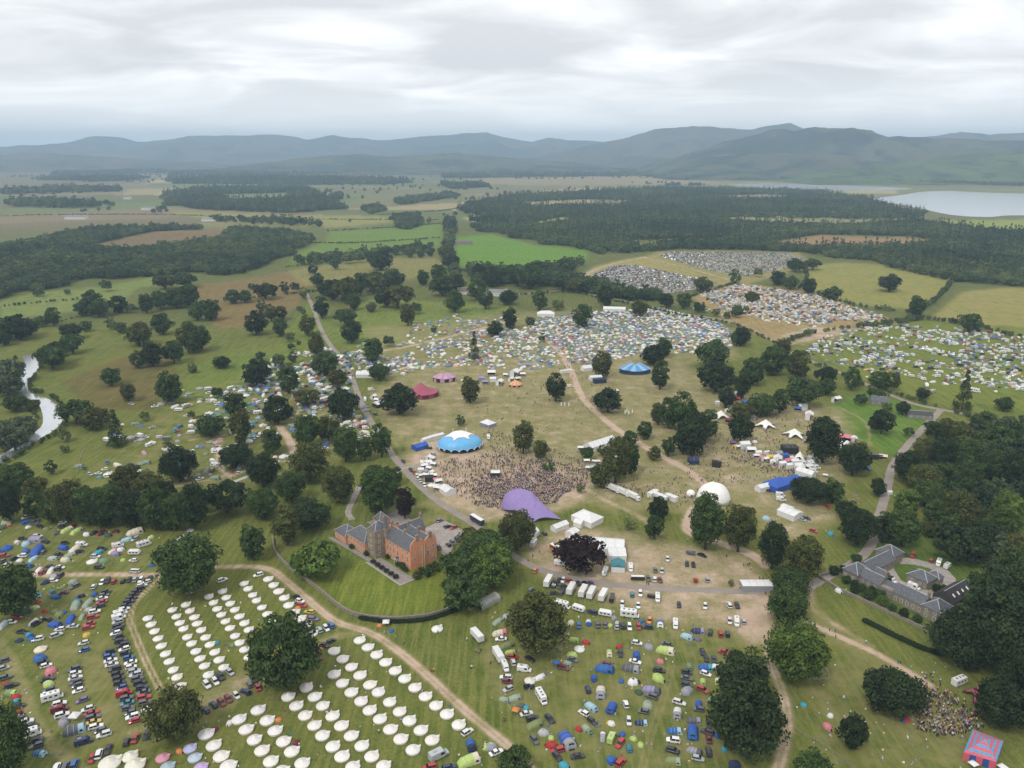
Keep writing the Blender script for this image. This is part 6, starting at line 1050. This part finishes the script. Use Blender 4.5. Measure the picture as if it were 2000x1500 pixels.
marquee(1542, 875, 9, 7, 4.2, .5, 3, 'k', 20, 0, 'black stage box near the star tents', None, False, 'stage_box'); marquee(1290, 968, 9, 2.6, 2.6, .2, 3, 'w', 20, 8, 'white portable cabin behind the lorries', None, False, 'cabin'); marquee(1275, 962, 7, 2.6, 2.6, .2, 2, 'w', 20, -10, 'white portable cabin set crosswise near the lorries', None, False, 'cabin'); marquee(1312, 970, 7, 2.6, 2.6, .2, 2, 'w', 20, 8, 'white portable cabin nearest the dome marquee', None, False, 'cabin')
for k, (x, y) in enumerate(((1342,892),(1358,888),(1364,892))):
    e_ = empty('feather_flag', place(x, y)); mb = MB(); mb.cyl(0, 0, 0, 4.5, .04, .02, 5); mb.build('pole', [METAL], e_); mb = MB(); mb.face([(0,0,1.2),(.7,0,1.6),(.9,0,3.6),(.1,0,4.4)]); mb.face([(0,.03,1.2),(.7,.03,1.6),(.9,.03,3.6),(.1,.03,4.4)]); mb.build('flag', [mat('pale_yellow_cloth', (.7,.58,.3), .8)], e_); note(e_, 'pale yellow', 'feather flag', 'flag', 'feather flags', x, y, 'beside the navy cube tent')
for k, (c, x, y) in enumerate([('s',175,480),('s',208,482),('s',250,482),('s',798,558),('s',815,545),('s',832,565),('s',868,550)]):
    px, py = pt(c, x, y); e_ = empty('feather_flag', place(px, py)); mb = MB(); mb.cyl(0, 0, 0, 4.5, .04, .02, 5); mb.build('pole', [METAL], e_); mb = MB(); mb.face([(0,0,1.2),(.7,0,1.6),(.9,0,3.6),(.1,0,4.4)]); mb.face([(0,.03,1.2),(.7,.03,1.6),(.9,.03,3.6),(.1,.03,4.4)]); mb.build('flag', [WHITEC], e_); note(e_, 'white', 'feather flag', 'flag', 'feather flags', px, py, 'beside the dirt path across the arena')
# striped square tent, red awning, poly tunnel, trackway
st = empty('striped_tent', place(1921, 1466, 2.5), 0); Cn = [g(1900,1424,3)-st.location, g(1960,1447,3)-st.location, g(1946,1489,3)-st.location, g(1882,1469,3)-st.location]; pk = Vector((sum(c.x for c in Cn)/4, sum(c.y for c in Cn)/4, 5.6))
SRED = mat('red_stripe', (.58,.11,.15), .7); SBLU = mat('blue_stripe', (.12,.29,.47), .7)
for k in range(4):
    a, b_ = Cn[k], Cn[(k+1) % 4]; a = Vector((a.x, a.y, 3)); b_ = Vector((b_.x, b_.y, 3)); mb = MB(); N_ = 6
    for i in range(N_):
        # bands that run with each eave and meet as chevrons on the hips
        t0, t1 = i/N_, (i+1)/N_; mb.face([a.lerp(pk, t0), b_.lerp(pk, t0), b_.lerp(pk, t1), a.lerp(pk, t1)] if i < N_-1 else [a.lerp(pk, t0), b_.lerp(pk, t0), pk], (i+k) % 2)
    mb.build('roof_panel', [SRED, SBLU], st)
    for i in range(5):
        p, q = a+(b_-a)*(i/5), a+(b_-a)*((i+1)/5); mb = MB(); mb.face([(p.x,p.y,0),(q.x,q.y,0),(q.x,q.y,2.96),(p.x,p.y,2.96)]); mb.build('wall_panel', [(SRED, mat('deep_blue_wall', (.02,.08,.28), .7))[i % 2]], st)
note(st, '', None, 'tent', None, 1921, 1460, label='red and blue striped square tent in the bottom corner')
for x, y, lb in ((1110,1440,'left'),(1395,1470,'right')):
    px, py = pt('x', x, y); o = inst('gazebo', GAZEBO, place(px, py, 2), .4, .75, {'c': CC['w']}); note(o, 'white', 'gazebo', 'gazebo', None, px, py, label=f'small white gazebo at the {lb} foot of the striped tent')
star_tent(1913, 1354, 5.2, 'dull red stretch awning beside the dark trees', 4, .8, 'maroon_canvas')
pl = empty('polytunnel', place(952, 1172, 1.5), heading(952, 1172, 40, -20))
for k in range(5): mb = MB(); mb.loft([arch(-5.2+k*2.08, 2.6, 3.0, 13), arch(-5.2+k*2.08+2.02, 2.6, 3.0, 13)], 0, False, False); mb.build('cover_panel', [mat('grimy_polythene', (.33,.34,.30), .35, .4, .8)], pl)
for k in range(6): mb = MB(); mb.loft([arch(-5.28+k*2.08, 2.64, 3.05, 13), arch(-5.18+k*2.08, 2.64, 3.05, 13)], 0, False, False); mb.build('hoop', [METAL], pl)
mb = MB(); mb.face(arch(-5.2, 2.55, 2.95, 13)); mb.build('end_wall', [mat('dark_polythene', (.06,.065,.06), .6)], pl); note(pl, '', None, 'polytunnel', None, 952, 1172, label='grey polytunnel greenhouse under dark trees')
def trackway(a, b_, n, w_, label):
    A_, B2 = g(*a), g(*b_); d = (B2-A_)/n; e_ = empty('trackway', A_, math.atan2(d.y, d.x)); L_ = d.length
    for k in range(n): mb = MB(); mb.box(k*L_+.03, (k+1)*L_-.03, -w_/2, w_/2, .02, .08); mb.build('panel', [mat('worn_aluminium', (.44,.43,.41), .5, .15, 1)], e_)
    note(e_, '', None, 'trackway', None, *a, label=label)
trackway((333,1070), (375,1033), 12, 3.2, 'pale metal trackway panels leading into the tree belt'); trackway((452,943), (500,924), 8, 3.0, 'pale metal trackway beside the riverside camp')
# fences: posts and rails
def fence(px, label, h=1.1, step=3.0):
    P = dense(G2(px), 6); e_ = empty('fence', (*P[0], 0)); o0 = Vector((*P[0], 0)); pts_ = [Vector((*P[0], 0))]; acc = 0
    for a, b_ in zip(P[:-1], P[1:]):
        d = math.dist(a, b_); acc += d
        if acc >= step: pts_.append(Vector((*b_, 0))); acc = 0
    pm = MB(); pm.box(-.05, .05, -.05, .05, 0, h); pm = pm.mesh('post', [WOOD])
    for a in pts_: link('post', pm, e_, None, a-o0)
    for a, b_ in zip(pts_[:-1], pts_[1:]): mb = MB(); mb.tube(a-o0+Vector((0, 0, h*.9)), b_-o0+Vector((0, 0, h*.9)), .04, n=4); mb.tube(a-o0+Vector((0, 0, h*.45)), b_-o0+Vector((0, 0, h*.45)), .04, n=4); mb.build('rail', [METAL], e_)
    e_['label'] = label; e_['category'] = 'fence'
fence([(1523,1295),(1545,1375),(1547,1408),(1556,1430),(1600,1452),(1640,1480),(1670,1510)], 'thin fence along the track at the bottom right'); fence([(1495,1290),(1518,1350)], 'short fence beside the huge dark tree'); fence([(1600,1290),(1619,1318),(1619,1328),(1580,1328)], 'small fenced pen under the bright green tree')
fence([(1200,1030),(1260,1045),(1300,1058)], 'thin fence line above the backstage field'); fence([(1340,1035),(1380,1055),(1430,1068),(1470,1080)], 'fence below the two arena trees'); fence([(150,925),(162,880),(185,855),(210,838)], 'fence at the left end of the riverside camp')
# junk heap
for k in range(16):
    px, py = 1660+random.uniform(-16, 16), 973+random.uniform(-12, 12); mb = MB(); w_ = random.uniform(.8, 2.2); mb.box(-w_/2, w_/2, -.4, .4, 0, .3); mb.box(-w_/2, w_/2, -.35, -.25, .3, .7); p = place(px, py); o = mb.build('pallet', [WOOD], None, loc=p, rot=random.random()*6); note(o, 'weathered', 'wooden pallet', 'pallet', 'pallets lying by the lane', px, py, 'strewn on the grass by the lane')
# ------------------------------------------------------------------ people
def person_mesh(name, seed, shirt):
    r = random.Random(seed); me = bpy.data.meshes.new(name); st_ = r.uniform(.05, .16); ar = r.uniform(.1, .5)
    V = [(0,0,.95),(0,0,1.18),(0,0,1.40),(0,0,1.50),(0,.01,1.64),(-.10,0,.9),(-.12,st_,.5),(-.12,st_*.4,.06),(.10,0,.9),(.12,-st_,.5),(.12,-st_*1.5,.06),(-.20,0,1.38),(-.27,.02,1.12),(-.25,ar,.95),(.20,0,1.38),(.27,.02,1.12),(.25,ar*.6,.92)]
    E_ = [(0,1),(1,2),(2,3),(3,4),(0,5),(5,6),(6,7),(0,8),(8,9),(9,10),(2,11),(11,12),(12,13),(2,14),(14,15),(15,16)]
    rad_ = [.15,.15,.16,.065,.115,.10,.075,.055,.10,.075,.055,.075,.055,.04,.075,.055,.04]
    me.from_pydata(V, E_, []); o = bpy.data.objects.new(name, me); COL.objects.link(o); md = o.modifiers.new('s', 'SKIN'); 
    for v, q in zip(me.skin_vertices[0].data, rad_): v.radius = (q, q*.8)
    me.skin_vertices[0].data[0].use_root = True
    dg = bpy.context.evaluated_depsgraph_get(); ne = bpy.data.meshes.new_from_object(o.evaluated_get(dg)); bpy.data.objects.remove(o); ne.name = name
    ne.materials.clear()
    for m in (shirt, mat('dark_trousers', (.03,.035,.06), .9, .6, .3), mat('skin', (.50,.30,.22), .7), mat('hair', (.06,.04,.025), .8)): ne.materials.append(m)
    for p in ne.polygons:
        z = p.center.z; p.material_index = 1 if z < .92 else 2 if (1.47 < z < 1.66 and p.center.y > -.02) or (z < 1.05 and abs(p.center.x) > .19) else 3 if z > 1.5 else 0
        p.use_smooth = True
    ne.update(); return ne
CLOTH = mat_tint('clothing', .9, .1)
PEOPLE = [person_mesh('person', k, CLOTH) for k in range(4)]
PAL = [(6,(.025,.025,.035)),(5,(.55,.52,.5)),(2,(.45,.33,.33)),(2,(.10,.12,.2)),(2,(.28,.10,.12)),(2,(.26,.22,.2)),(1,(.42,.06,.06)),(1,(.06,.12,.3)),(1,(.5,.38,.32)),(1,(.10,.16,.10)),(1,(.5,.42,.12)),(2,(.32,.24,.28))]
CROWD = [person_mesh('crowd_person', 10+k, mat_tint('crowd_clothing', .9, .1, 1, 0, PAL)) for k in range(4)]
NP = [0]; PC = 'k k w n n r f g g c b y e m z s'.split()
def person(px, py, phrase, group):
    if NP[0] >= 296: return
    NP[0] += 1; r = random.Random(NP[0]); c = r.choice(PC); o = link('person', PEOPLE[NP[0] % 4], None, CC[c], place(px, py), r.random()*6.28, r.uniform(.95, 1.08))
    note(o, None, CN[c], 'person', group, px, py, phrase)
for c, pts_, ph in [('y', [(560,235),(1020,95),(1200,165),(1255,175),(1258,235),(1555,285)], 'walking on the dirt path to the striped tent'), ('x', [(370,480),(392,482),(640,600),(75,1180),(1210,0)], 'near the round dark tree by the striped tent'), ('v', [(738,505),(1305,755),(1345,755),(1365,740),(1378,795),(1130,665),(1525,1040),(325,940),(345,945),(1465,885),(1500,890),(1265,980),(683,75),(600,135),(635,155),(695,270)], 'walking on the worn ground backstage'), ('e', [(1275,190),(1560,260),(1605,530),(1925,1045),(700,1160),(1215,565),(1235,560),(950,290),(1790,480)], 'standing in the grass near the bell tents'), ('f', [(125,340),(510,955),(345,280),(180,150),(210,165),(235,140)], 'standing in the camping field'), ('i', [(820,415),(960,320),(875,360),(1315,575),(1285,515)], 'walking on the estate drive')]:
    for x, y in pts_: person(*pt(c, x, y), ph, 'people walking about the site')
rp_ = random.Random(5); NEARC = [(1790,1322),(1822,1320),(1850,1350),(1875,1365),(1905,1385),(1935,1405),(1930,1425),(1895,1425),(1868,1440),(1825,1440),(1790,1425),(1795,1385),(1800,1350)]; tries = 0
gp_ = G2(NEARC); 
while NP[0] < 240 and tries < 4000:
    tries += 1; px, py = rp_.uniform(1785, 1945), rp_.uniform(1318, 1445)
    if inside(NEARC, np.array([px]), np.array([py]))[0] and rp_.random() < .35+.65*min(1, max(0, (py-1330)/70)): person(px, py, 'in the crowd before the striped tent', 'crowd before the striped tent')
for x, y in [(1095,830),(1085,842),(1090,835),(820,455+1000),(1440,1190)]: pass
for k in range(56): a = rp_.random(); person(1120+a*270+rp_.gauss(0, 14), 925+a*15+rp_.gauss(0, 16), 'strolling across the arena toward the white dome', 'people strolling in the arena')
def crowd_pts(poly, n, seed, dens=None):
    r = np.random.default_rng(seed); gp = G2(poly); xs = [p[0] for p in gp]; ys = [p[1] for p in gp]; o = []
    while len(o) < n:
        X = r.uniform(min(xs), max(xs), n*3); Y = r.uniform(min(ys), max(ys), n*3); k = inside(gp, X, Y)
        for x, y in zip(X[k], Y[k]):
            if dens is None or r.random() < dens(x, y): o.append((x, y, r.random()*6.28, r.uniform(.95, 1.1)))
    return o[:n]
cc0 = g(1035, 958); DN = lambda x, y: math.exp(-((x-cc0.x)/25)**2-((y-cc0.y)/20)**2)*.95*(.45+.55*(mnoise.noise((x*.16, y*.16, 3)) > -.12))+.13*(mnoise.noise((x*.1, y*.1, 7)) > -.1)+.05
CP = crowd_pts([(850,905),(900,893),(945,890),(985,888),(1040,895),(1100,905),(1150,920),(1145,950),(1100,965),(1085,985),(985,995),(935,990),(890,965),(860,935)], 3300, 1, DN)
CP += crowd_pts([(940,830),(1010,860),(1130,890),(1160,930),(1060,900),(950,890)], 220, 2) + crowd_pts([(1380,850),(1480,800),(1600,830),(1640,860),(1560,960),(1440,950),(1340,940),(1300,960)], 420, 3) + crowd_pts([(1420,880),(1600,930),(1590,945),(1430,900)], 160, 4) + crowd_pts([(1060,690),(1140,690),(1200,760),(1130,760)], 90, 5) + crowd_pts([(880,745),(1100,740),(1200,800),(1100,850),(950,830)], 110, 6) + crowd_pts([(1150,935),(1300,955),(1380,975),(1330,990),(1180,960)], 110, 7) + crowd_pts([(1785,1330),(1940,1405),(1900,1440),(1790,1430)], 190, 8)
mass('crowd', CP, CROWD, 'dense festival crowd standing before the purple stage canopy', 'crowd')
# ------------------------------------------------------------------ far camps and car parks
TP = [(7,(.66,.65,.62)),(2.5,(.09,.17,.36)),(2,(.30,.38,.48)),(4,(.22,.27,.20)),(1,(.36,.09,.08)),(1.5,(.10,.24,.29)),(.8,(.56,.34,.17)),(3,(.34,.33,.34)),(1,(.33,.38,.15)),(1,(.16,.13,.25)),(3,(.68,.62,.50)),(1,(.45,.28,.30))]
CP_ = [(12,(.78,.78,.77)),(4,(.42,.43,.45)),(3,(.12,.125,.135)),(4,(.03,.032,.04)),(2,(.04,.10,.26)),(1.5,(.32,.03,.03))]
VP_ = [(9,(.72,.72,.70)),(3,(.5,.5,.5)),(2.5,(.16,.17,.18)),(2,(.5,.46,.38)),(1.5,(.10,.17,.30)),(1,(.3,.05,.05)),(2,(.04,.045,.05))]
FT = mat_tint('far_tent_fabric', .75, .12, 1, 0, TP); FCM = mat_tint('far_car_paint', .35, .05, 2, .3, CP_); FVM = mat_tint('far_van_paint', .45, .05, 2, .2, VP_)
def joined(name, parts, swap):
    S = MB(); mats = []
    vs_ = []; fs = []; ms = []
    for pn, me_, ck in parts:
        k = len(vs_); vs_ += [tuple(v.co) for v in me_.vertices]
        for p in me_.polygons:
            m_ = me_.materials[p.material_index]; m_ = swap if m_ in (PAINT, CANVAS) else m_
            if m_ not in mats: mats.append(m_)
            fs.append(tuple(i+k for i in p.vertices)); ms.append(mats.index(m_))
    S.v, S.f, S.m = vs_, fs, ms; return S.mesh(name, mats)
fD = joined('far_dome', DOME, FT); fT = joined('far_tunnel', TUNNEL, FT); fB = joined('far_bell', [q for q in BELL], FT); fV = joined('far_van', [q for q in VAN if q[0] != 'roof_vent'], FVM); fM = joined('far_motorhome', MOTORHOME, FVM); fC = joined('far_caravan', CARAVAN, FVM); fG = joined('far_gazebo', GAZEBO, FT)
fcar = [car_parts(s_, FCM) for s_ in ('hatch', 'saloon', 'suv')]
def camp(name, poly, sp, protos, label, cat, keep=1.0, holes=(), rowdir=None, seed=0, big=(.85, 1.15), clump=0):
    r = np.random.default_rng(seed); X, Y = scatter(poly, sp, .42 if rowdir is None else .12, holes); P = []
    for x, y in zip(X, Y):
        if r.random() > keep: continue
        if clump and noise2(np.array([x]), np.array([y]), clump, seed)[0] < .31: continue
        P.append((x, y, (r.random()*6.28 if rowdir is None else rowdir + r.choice([0, math.pi]) + r.normal(0, .06)), r.uniform(*big)))
    return P
P = camp('', [(1020,640),(1060,622),(1180,608),(1290,603),(1400,628),(1440,655),(1420,690),(1300,690),(1240,692),(1160,715),(1110,708),(1085,680),(1055,655)], 4.1, 0, '', '', .93, seed=1, big=(.72, 1.0))
P += camp('', [(770,700),(850,668),(960,640),(1030,645),(1065,670),(1098,712),(1060,722),(960,722),(860,715),(760,730)], 4.4, 0, '', '', .85, seed=2, clump=14, big=(.72, 1.0)) + camp('', [(770,680),(800,640),(890,615),(980,610),(1000,622),(900,652),(820,672)], 6, 0, '', '', .5, seed=3, clump=25) + camp('', [(720,735),(800,705),(880,712),(880,720),(800,735)], 6, 0, '', '', .5, seed=4)
mass('tent_field', P, [fD, fD, fT, fB, fG, fD], 'packed sea of small coloured tents behind the arena', 'tents')
def rows_pts(poly, du, dv, ang, seed, keep=.93):
    gp = np.array(G2(poly)); ca, sa = math.cos(ang), math.sin(ang); U = gp@np.array([ca, sa]); Vv = gp@np.array([-sa, ca]); r = np.random.default_rng(seed); o = []
    for v in [q_+k_ for q_ in np.arange(Vv.min(), Vv.max(), dv*1.55) for k_ in (0, 5.2)]:
        for u in np.arange(U.min(), U.max(), du):
            x, y = u*ca-v*sa, u*sa+v*ca
            if r.random() < keep: o.append((x+r.normal(0, .12), y+r.normal(0, .25), ang+math.pi/2+r.normal(0, .04)+math.pi*r.integers(2), r.uniform(.95, 1.1)))
    o = np.array(o); k = inside([tuple(q) for q in gp], o[:, 0], o[:, 1]); return [tuple(q) for q in o[k]]
P = rows_pts([(1155,538),(1195,520),(1240,518),(1400,552),(1385,566),(1290,575),(1220,568),(1160,552)], 2.7, 11, -.42, 1) + rows_pts([(1285,500),(1310,492),(1540,494),(1580,512),(1570,520),(1520,528),(1460,540),(1400,532)], 2.7, 10.5, -.30, 2)
mass('parked_cars', P, fcar, 'thousands of cars parked in rows in the far fields', 'cars')
P = camp('', [(1365,575),(1440,556),(1520,565),(1600,580),(1680,605),(1740,622),(1700,632),(1640,625),(1590,640),(1500,628),(1400,600)], 6.2, 0, '', '', .92, (), None, 5, (.68, .86)) + camp('', [(1340,598),(1420,606),(1440,622),(1400,618)], 8, 0, '', '', .6, seed=15, big=(.7, .9))
mass('campervans', P, [fV, fM, fC, fM, fT, fV], 'crowded field of white campervans beyond the road', 'campervans')
P = camp('', [(1565,690),(1600,660),(1680,642),(1760,635),(1900,645),(2050,665),(2050,775),(1960,760),(1880,755),(1780,745),(1700,740),(1640,715)], 5.6, 0, '', '', .82, seed=6, clump=15, big=(.66, .88)) + camp('', [(1760,750),(1900,760),(1990,770),(1980,780),(1800,775)], 16, 0, '', '', .5, seed=16)
mass('campervans', P, [fV, fM, fC, fD, fT, fcar[0], fM], 'green field of caravans and tents at the right edge', 'campervans')
P = []
for poly, sp, kp, sd_ in [([(160,930),(150,905),(200,860),(250,820),(300,830),(290,880),(300,940),(230,950)], 6, .6, 7), ([(300,790),(400,770),(520,745),(600,760),(640,800),(560,850),(440,880),(330,930),(290,870)], 6, .62, 8), ([(470,740),(560,690),(650,680),(690,720),(680,790),(600,800),(520,770)], 5, .8, 9), ([(330,905),(440,900),(560,890),(600,870),(660,860),(640,880),(480,930),(350,945)], 5.5, .65, 10), ([(640,800),(720,790),(735,850),(690,870),(640,850)], 5, .6, 11), ([(670,690),(720,670),(760,690),(790,720),(710,735)], 5, .7, 12), ([(240,790),(330,760),(400,740),(430,760),(330,800)], 7, .5, 13)]: P += camp('', poly, sp, 0, '', '', kp, seed=sd_, clump=16)
mass('tent_field', P, [fD, fT, fcar[0], fV, fB, fT, fcar[1], fC, fD], 'scattered tents, vans and cars of the riverside camp', 'tents')
def hedgerow(lines, label, step=4.5, smin=4, smax=7.5):
    P = []
    for ln in lines:
        Q = dense(G2(ln), 8)
        for a_, b_ in zip(Q[:-1], Q[1:]):
            n = max(1, int(math.dist(a_, b_)/step))
            for k in range(n):
                if random.random() < .9: P.append((a_[0]+(b_[0]-a_[0])*k/n+random.gauss(0, .8), a_[1]+(b_[1]-a_[1])*k/n+random.gauss(0, .8), random.random()*6.28, random.uniform(smin, smax)))
    return mass('hedgerow', P, WT, label, 'hedge')
hedgerow([[(1530,672),(1600,650),(1680,640),(1800,625),(1890,637),(1990,660),(2150,690)],[(1795,610),(1830,585),(1862,548)],[(1580,570),(1640,590),(1720,606),(1790,612)],[(1570,520),(1575,545),(1560,565)],[(1700,640),(1760,632),(1800,622)]], 'hedges and scrub between the golden fields', 4.5)
hedgerow([[(1010,577),(1110,572),(1165,582),(1240,597),(1330,617),(1420,631),(1470,650),(1520,675),(1560,700),(1610,721),(1680,751),(1740,778)],[(1860,806),(1950,828),(2080,855)],[(1700,747),(1760,775),(1835,797)],[(1350,580),(1440,553)]], 'roadside hedge along the caravan fields', 4, 2.5, 4.5)
hedgerow([[(0,600),(80,592),(160,585)],[(0,660),(90,635),(170,618),(260,606),(400,592),(520,580),(600,572),(700,560)],[(560,522),(640,515),(700,507),(850,492)],[(640,452),(760,445),(862,437)],[(600,475),(700,475),(862,465)],[(0,423),(100,420),(330,420),(560,428),(860,430)],[(740,420),(860,412),(905,405)],[(880,530),(1000,530),(1140,515)]], 'thin dark hedges dividing the far pastures', 3.2, 2.2, 4.6)
hedgerow([[(78,700),(80,722),(62,745),(62,762),(100,776),(126,800),(128,826),(105,850),(50,882),(0,912)],[(30,700),(30,760),(55,790),(66,830),(30,862)]], 'rough waterside bushes along the river bank', 4, 2, 4.5)
# chairs, boxes and bags lying about the tents
def clutter_mesh(k):
    r = random.Random(k); mb = MB()
    if k == 0: mb.box(-.3, .3, -.3, .3, .35, .45); mb.box(-.3, .3, .25, .33, .45, 1.0); [mb.box(x-.03, x+.03, y-.03, y+.03, 0, .35) for x in (-.27, .27) for y in (-.27, .27)]
    elif k == 1: mb.box(-.35, .35, -.22, .22, 0, .4); mb.box(-.37, .37, -.24, .24, .4, .5)
    else: mb.loft([[(math.cos(i)*.35*q, math.sin(i)*.28*q, z) for i in np.linspace(0, 5.6, 8)] for q, z in ((1, 0), (1.05, .2), (.6, .38), (.1, .42))], 0)
    return mb.mesh('camp_bits', [FT])
CL = []; CN_ = {'dome tent': 1.6, 'tunnel tent': 2.2, 'bell tent': .7, 'gazebo': 2.5, 'stall': 2}
for r_ in THINGS:
    n = CN_.get(r_[2], 0); n = int(n) + (random.random() < n % 1) if n else 0
    for k in range(n): a_ = random.random()*6.28; d_ = random.uniform(2.6, 5.5); CL.append((r_[0].location.x+math.cos(a_)*d_, r_[0].location.y+math.sin(a_)*d_, random.random()*6.28, random.uniform(.55, 1.0)))
for k in range(110): q = g(random.uniform(1580, 1880), random.uniform(1290, 1500)); CL.append((q.x, q.y, random.random()*6, random.uniform(.5, .9)))
mass('camp_clutter', CL, [clutter_mesh(k) for k in range(3)], 'folding chairs, boxes and bags strewn round the tents', 'clutter')
# ------------------------------------------------------------------ labels
LM = [(365,1100,'near the big oak where the rutted tracks meet'),(553,1290,'near the dark oak amid the bell tents'),(335,1395,'near the bare-branched oak'),(40,1150,'near the dark tree at the left edge'),(15,1440,'in the bottom left corner'),(60,1050,'in the top left corner of the parking field'),(180,1040,'in the camp below the long tree belt'),(270,1070,'by the white caravan below the tree belt'),(110,1170,'in the camp left of the car rows'),(110,1225,'among the tents above the mixed row'),(480,1180,'among the upper bell tent rows'),(615,1180,'by the track under the garden wall'),(450,1380,'in the gap between bell tent groups'),(700,1400,'among the lower bell tent rows'),(755,1060,'around the orange mansion'),(905,1120,'in the dark grove right of the mansion'),(600,1010,'in the grove left of the mansion'),(1050,1220,'around the tall oak in the camping field'),(950,1330,'along the left side of the camping field'),(1010,1420,'at the lower left of the camping field'),(1130,1350,'in the middle left of the camping field'),(1240,1300,'in the upper middle of the camping field'),(1270,1380,'in the centre of the camping field'),(1240,1470,'at the bottom of the camping field'),(1380,1310,'in the upper right of the camping field'),(1370,1420,'in the lower right of the camping field'),(1450,1380,'near the huge dark tree by the track'),(1550,1270,'near the bright green tree'),(1090,1160,'in the trailer park below the drive'),(1250,1170,'in the dusty field below the drive'),(1400,1200,'on the dusty ground near the gatehouse'),(1300,1115,'on the backstage ground above the drive'),(1130,1080,'near the copper tree'),(1210,1235,'in the top row of the camping field'),(1540,1120,'in the tree row above the gatehouse'),(1400,1010,'near the white dome marquee'),(1480,1030,'near the junk yard'),(1570,1010,'in the junk yard'),(1620,880,'near the star tents'),(1480,900,'by the long stall row'),(1440,760,'in the tree clump behind the star tents'),(1560,720,'in the big tree clump by the road'),(1330,820,'in the tree group in mid arena'),(1200,910,'by the lorries beside the crowd'),(1190,780,'by the dirt path across the arena'),(1080,760,'in the upper arena'),(1240,720,'near the blue striped big top'),(1390,690,'beside the tall pair of trees'),(920,760,'near the maroon big top'),(780,780,'behind the maroon big top'),(850,920,'in the crescent left of the crowd'),(1030,860,'at the back of the crowd'),(740,880,'at the bend of the drive'),(640,960,'in the wood above the mansion'),(500,960,'below the riverside camp'),(330,1000,'in the long tree belt'),(150,980,'at the left end of the tree belt'),(40,940,'in the clump by the lower river'),(40,840,'on the river bank'),(150,830,'between river and camp'),(350,880,'in the riverside camp'),(440,820,'amid the riverside camp'),(540,790,'in the middle of the riverside camp'),(620,760,'by the drive above the riverside camp'),(520,720,'at the top of the riverside camp'),(330,680,'in the park above the river camp'),(220,720,'in the meadow by the river'),(120,670,'by the upper river bend'),(40,640,'in the wood beyond the river'),(200,580,'in the hedgerow beyond the river'),(320,570,'in the far hedgerow at left'),(420,600,'on the brown moorland'),(500,620,'on the slope left of the drive'),(600,620,'beside the upper drive'),(680,640,'right of the upper drive'),(740,570,'in the copse above the drive'),(640,520,'in the far field hedges'),(840,560,'in the wood by the farm'),(950,560,'around the farm behind the camp'),(870,640,'in the meadow behind the tents'),(950,660,'amid the left tent field'),(1070,600,'in the park behind the tent field'),(1150,620,'amid the packed tent field'),(1220,580,'along the road behind the tents'),(1130,540,'in the belt before the car park'),(1340,590,'by the corner of the caravan field'),(1440,600,'amid the white campervans'),(1460,530,'between the far car parks'),(1600,560,'along the golden field edge'),(1740,550,'alone in the golden field'),(1800,600,'between the golden fields'),(1890,630,'by the caravan field at the right'),(1680,730,'along the road by the caravan field'),(1760,810,'in the cottage garden'),(1880,770,'beside the caravan field and wood'),(1850,870,'in the upper dark wood'),(1950,880,'at the right of the upper dark wood'),(1800,940,'in the middle of the dark wood'),(1950,990,'at the right of the dark wood'),(1720,1030,'beside the lane above the stables'),(1840,1050,'in the wood behind the stables'),(1960,1100,'in the lower right wood'),(1740,1150,'around the stables'),(1930,1250,'in the dark mass right of the stables'),(1750,1350,'beside the crowd at the striped tent'),(1960,1380,'beyond the striped tent crowd'),(1640,1430,'on the grass left of the striped tent'),(1690,985,'by the lane'),(880,980,'between drive and crowd')]
ORD = ['first','second','third','fourth','fifth','sixth','seventh','eighth','ninth','tenth','eleventh','twelfth','thirteenth','fourteenth','fifteenth','sixteenth','seventeenth','eighteenth','nineteenth','twentieth']+['twenty-'+w_ for w_ in 'first second third fourth fifth sixth seventh eighth ninth'.split()]+['thirtieth']+['thirty-'+w_ for w_ in 'first second third fourth fifth sixth seventh eighth ninth'.split()]
groups = {}
for rec in THINGS:
    o, look, noun, cat, grp, row, px, py, lab = rec; o['category'] = cat
    if grp: o['group'] = grp
    if lab: o['label'] = lab; continue
    ph = row or min(LM, key=lambda q: (q[0]-px)**2+((q[1]-py)*1.4)**2)[2]
    base_ = f'{look} {noun}' if look else f'person in a {noun} top'
    groups.setdefault((base_, ph), []).append(rec)
for (base_, ph), rs in groups.items():
    xs = [r_[6] for r_ in rs]; ys = [r_[7] for r_ in rs]; depth = max(ys)-min(ys) > (max(xs)-min(xs))*.9
    rs.sort(key=(lambda r_: r_[7]) if depth else (lambda r_: r_[6]))
    for k, r_ in enumerate(rs):
        if len(rs) == 1: lb = f'{base_} {ph}'
        else: lb = f"{ORD[min(k, 38)]} {base_} from {'the back' if depth else 'left'} {ph}"
        r_[0]['label'] = ' '.join(lb.split()[:16])
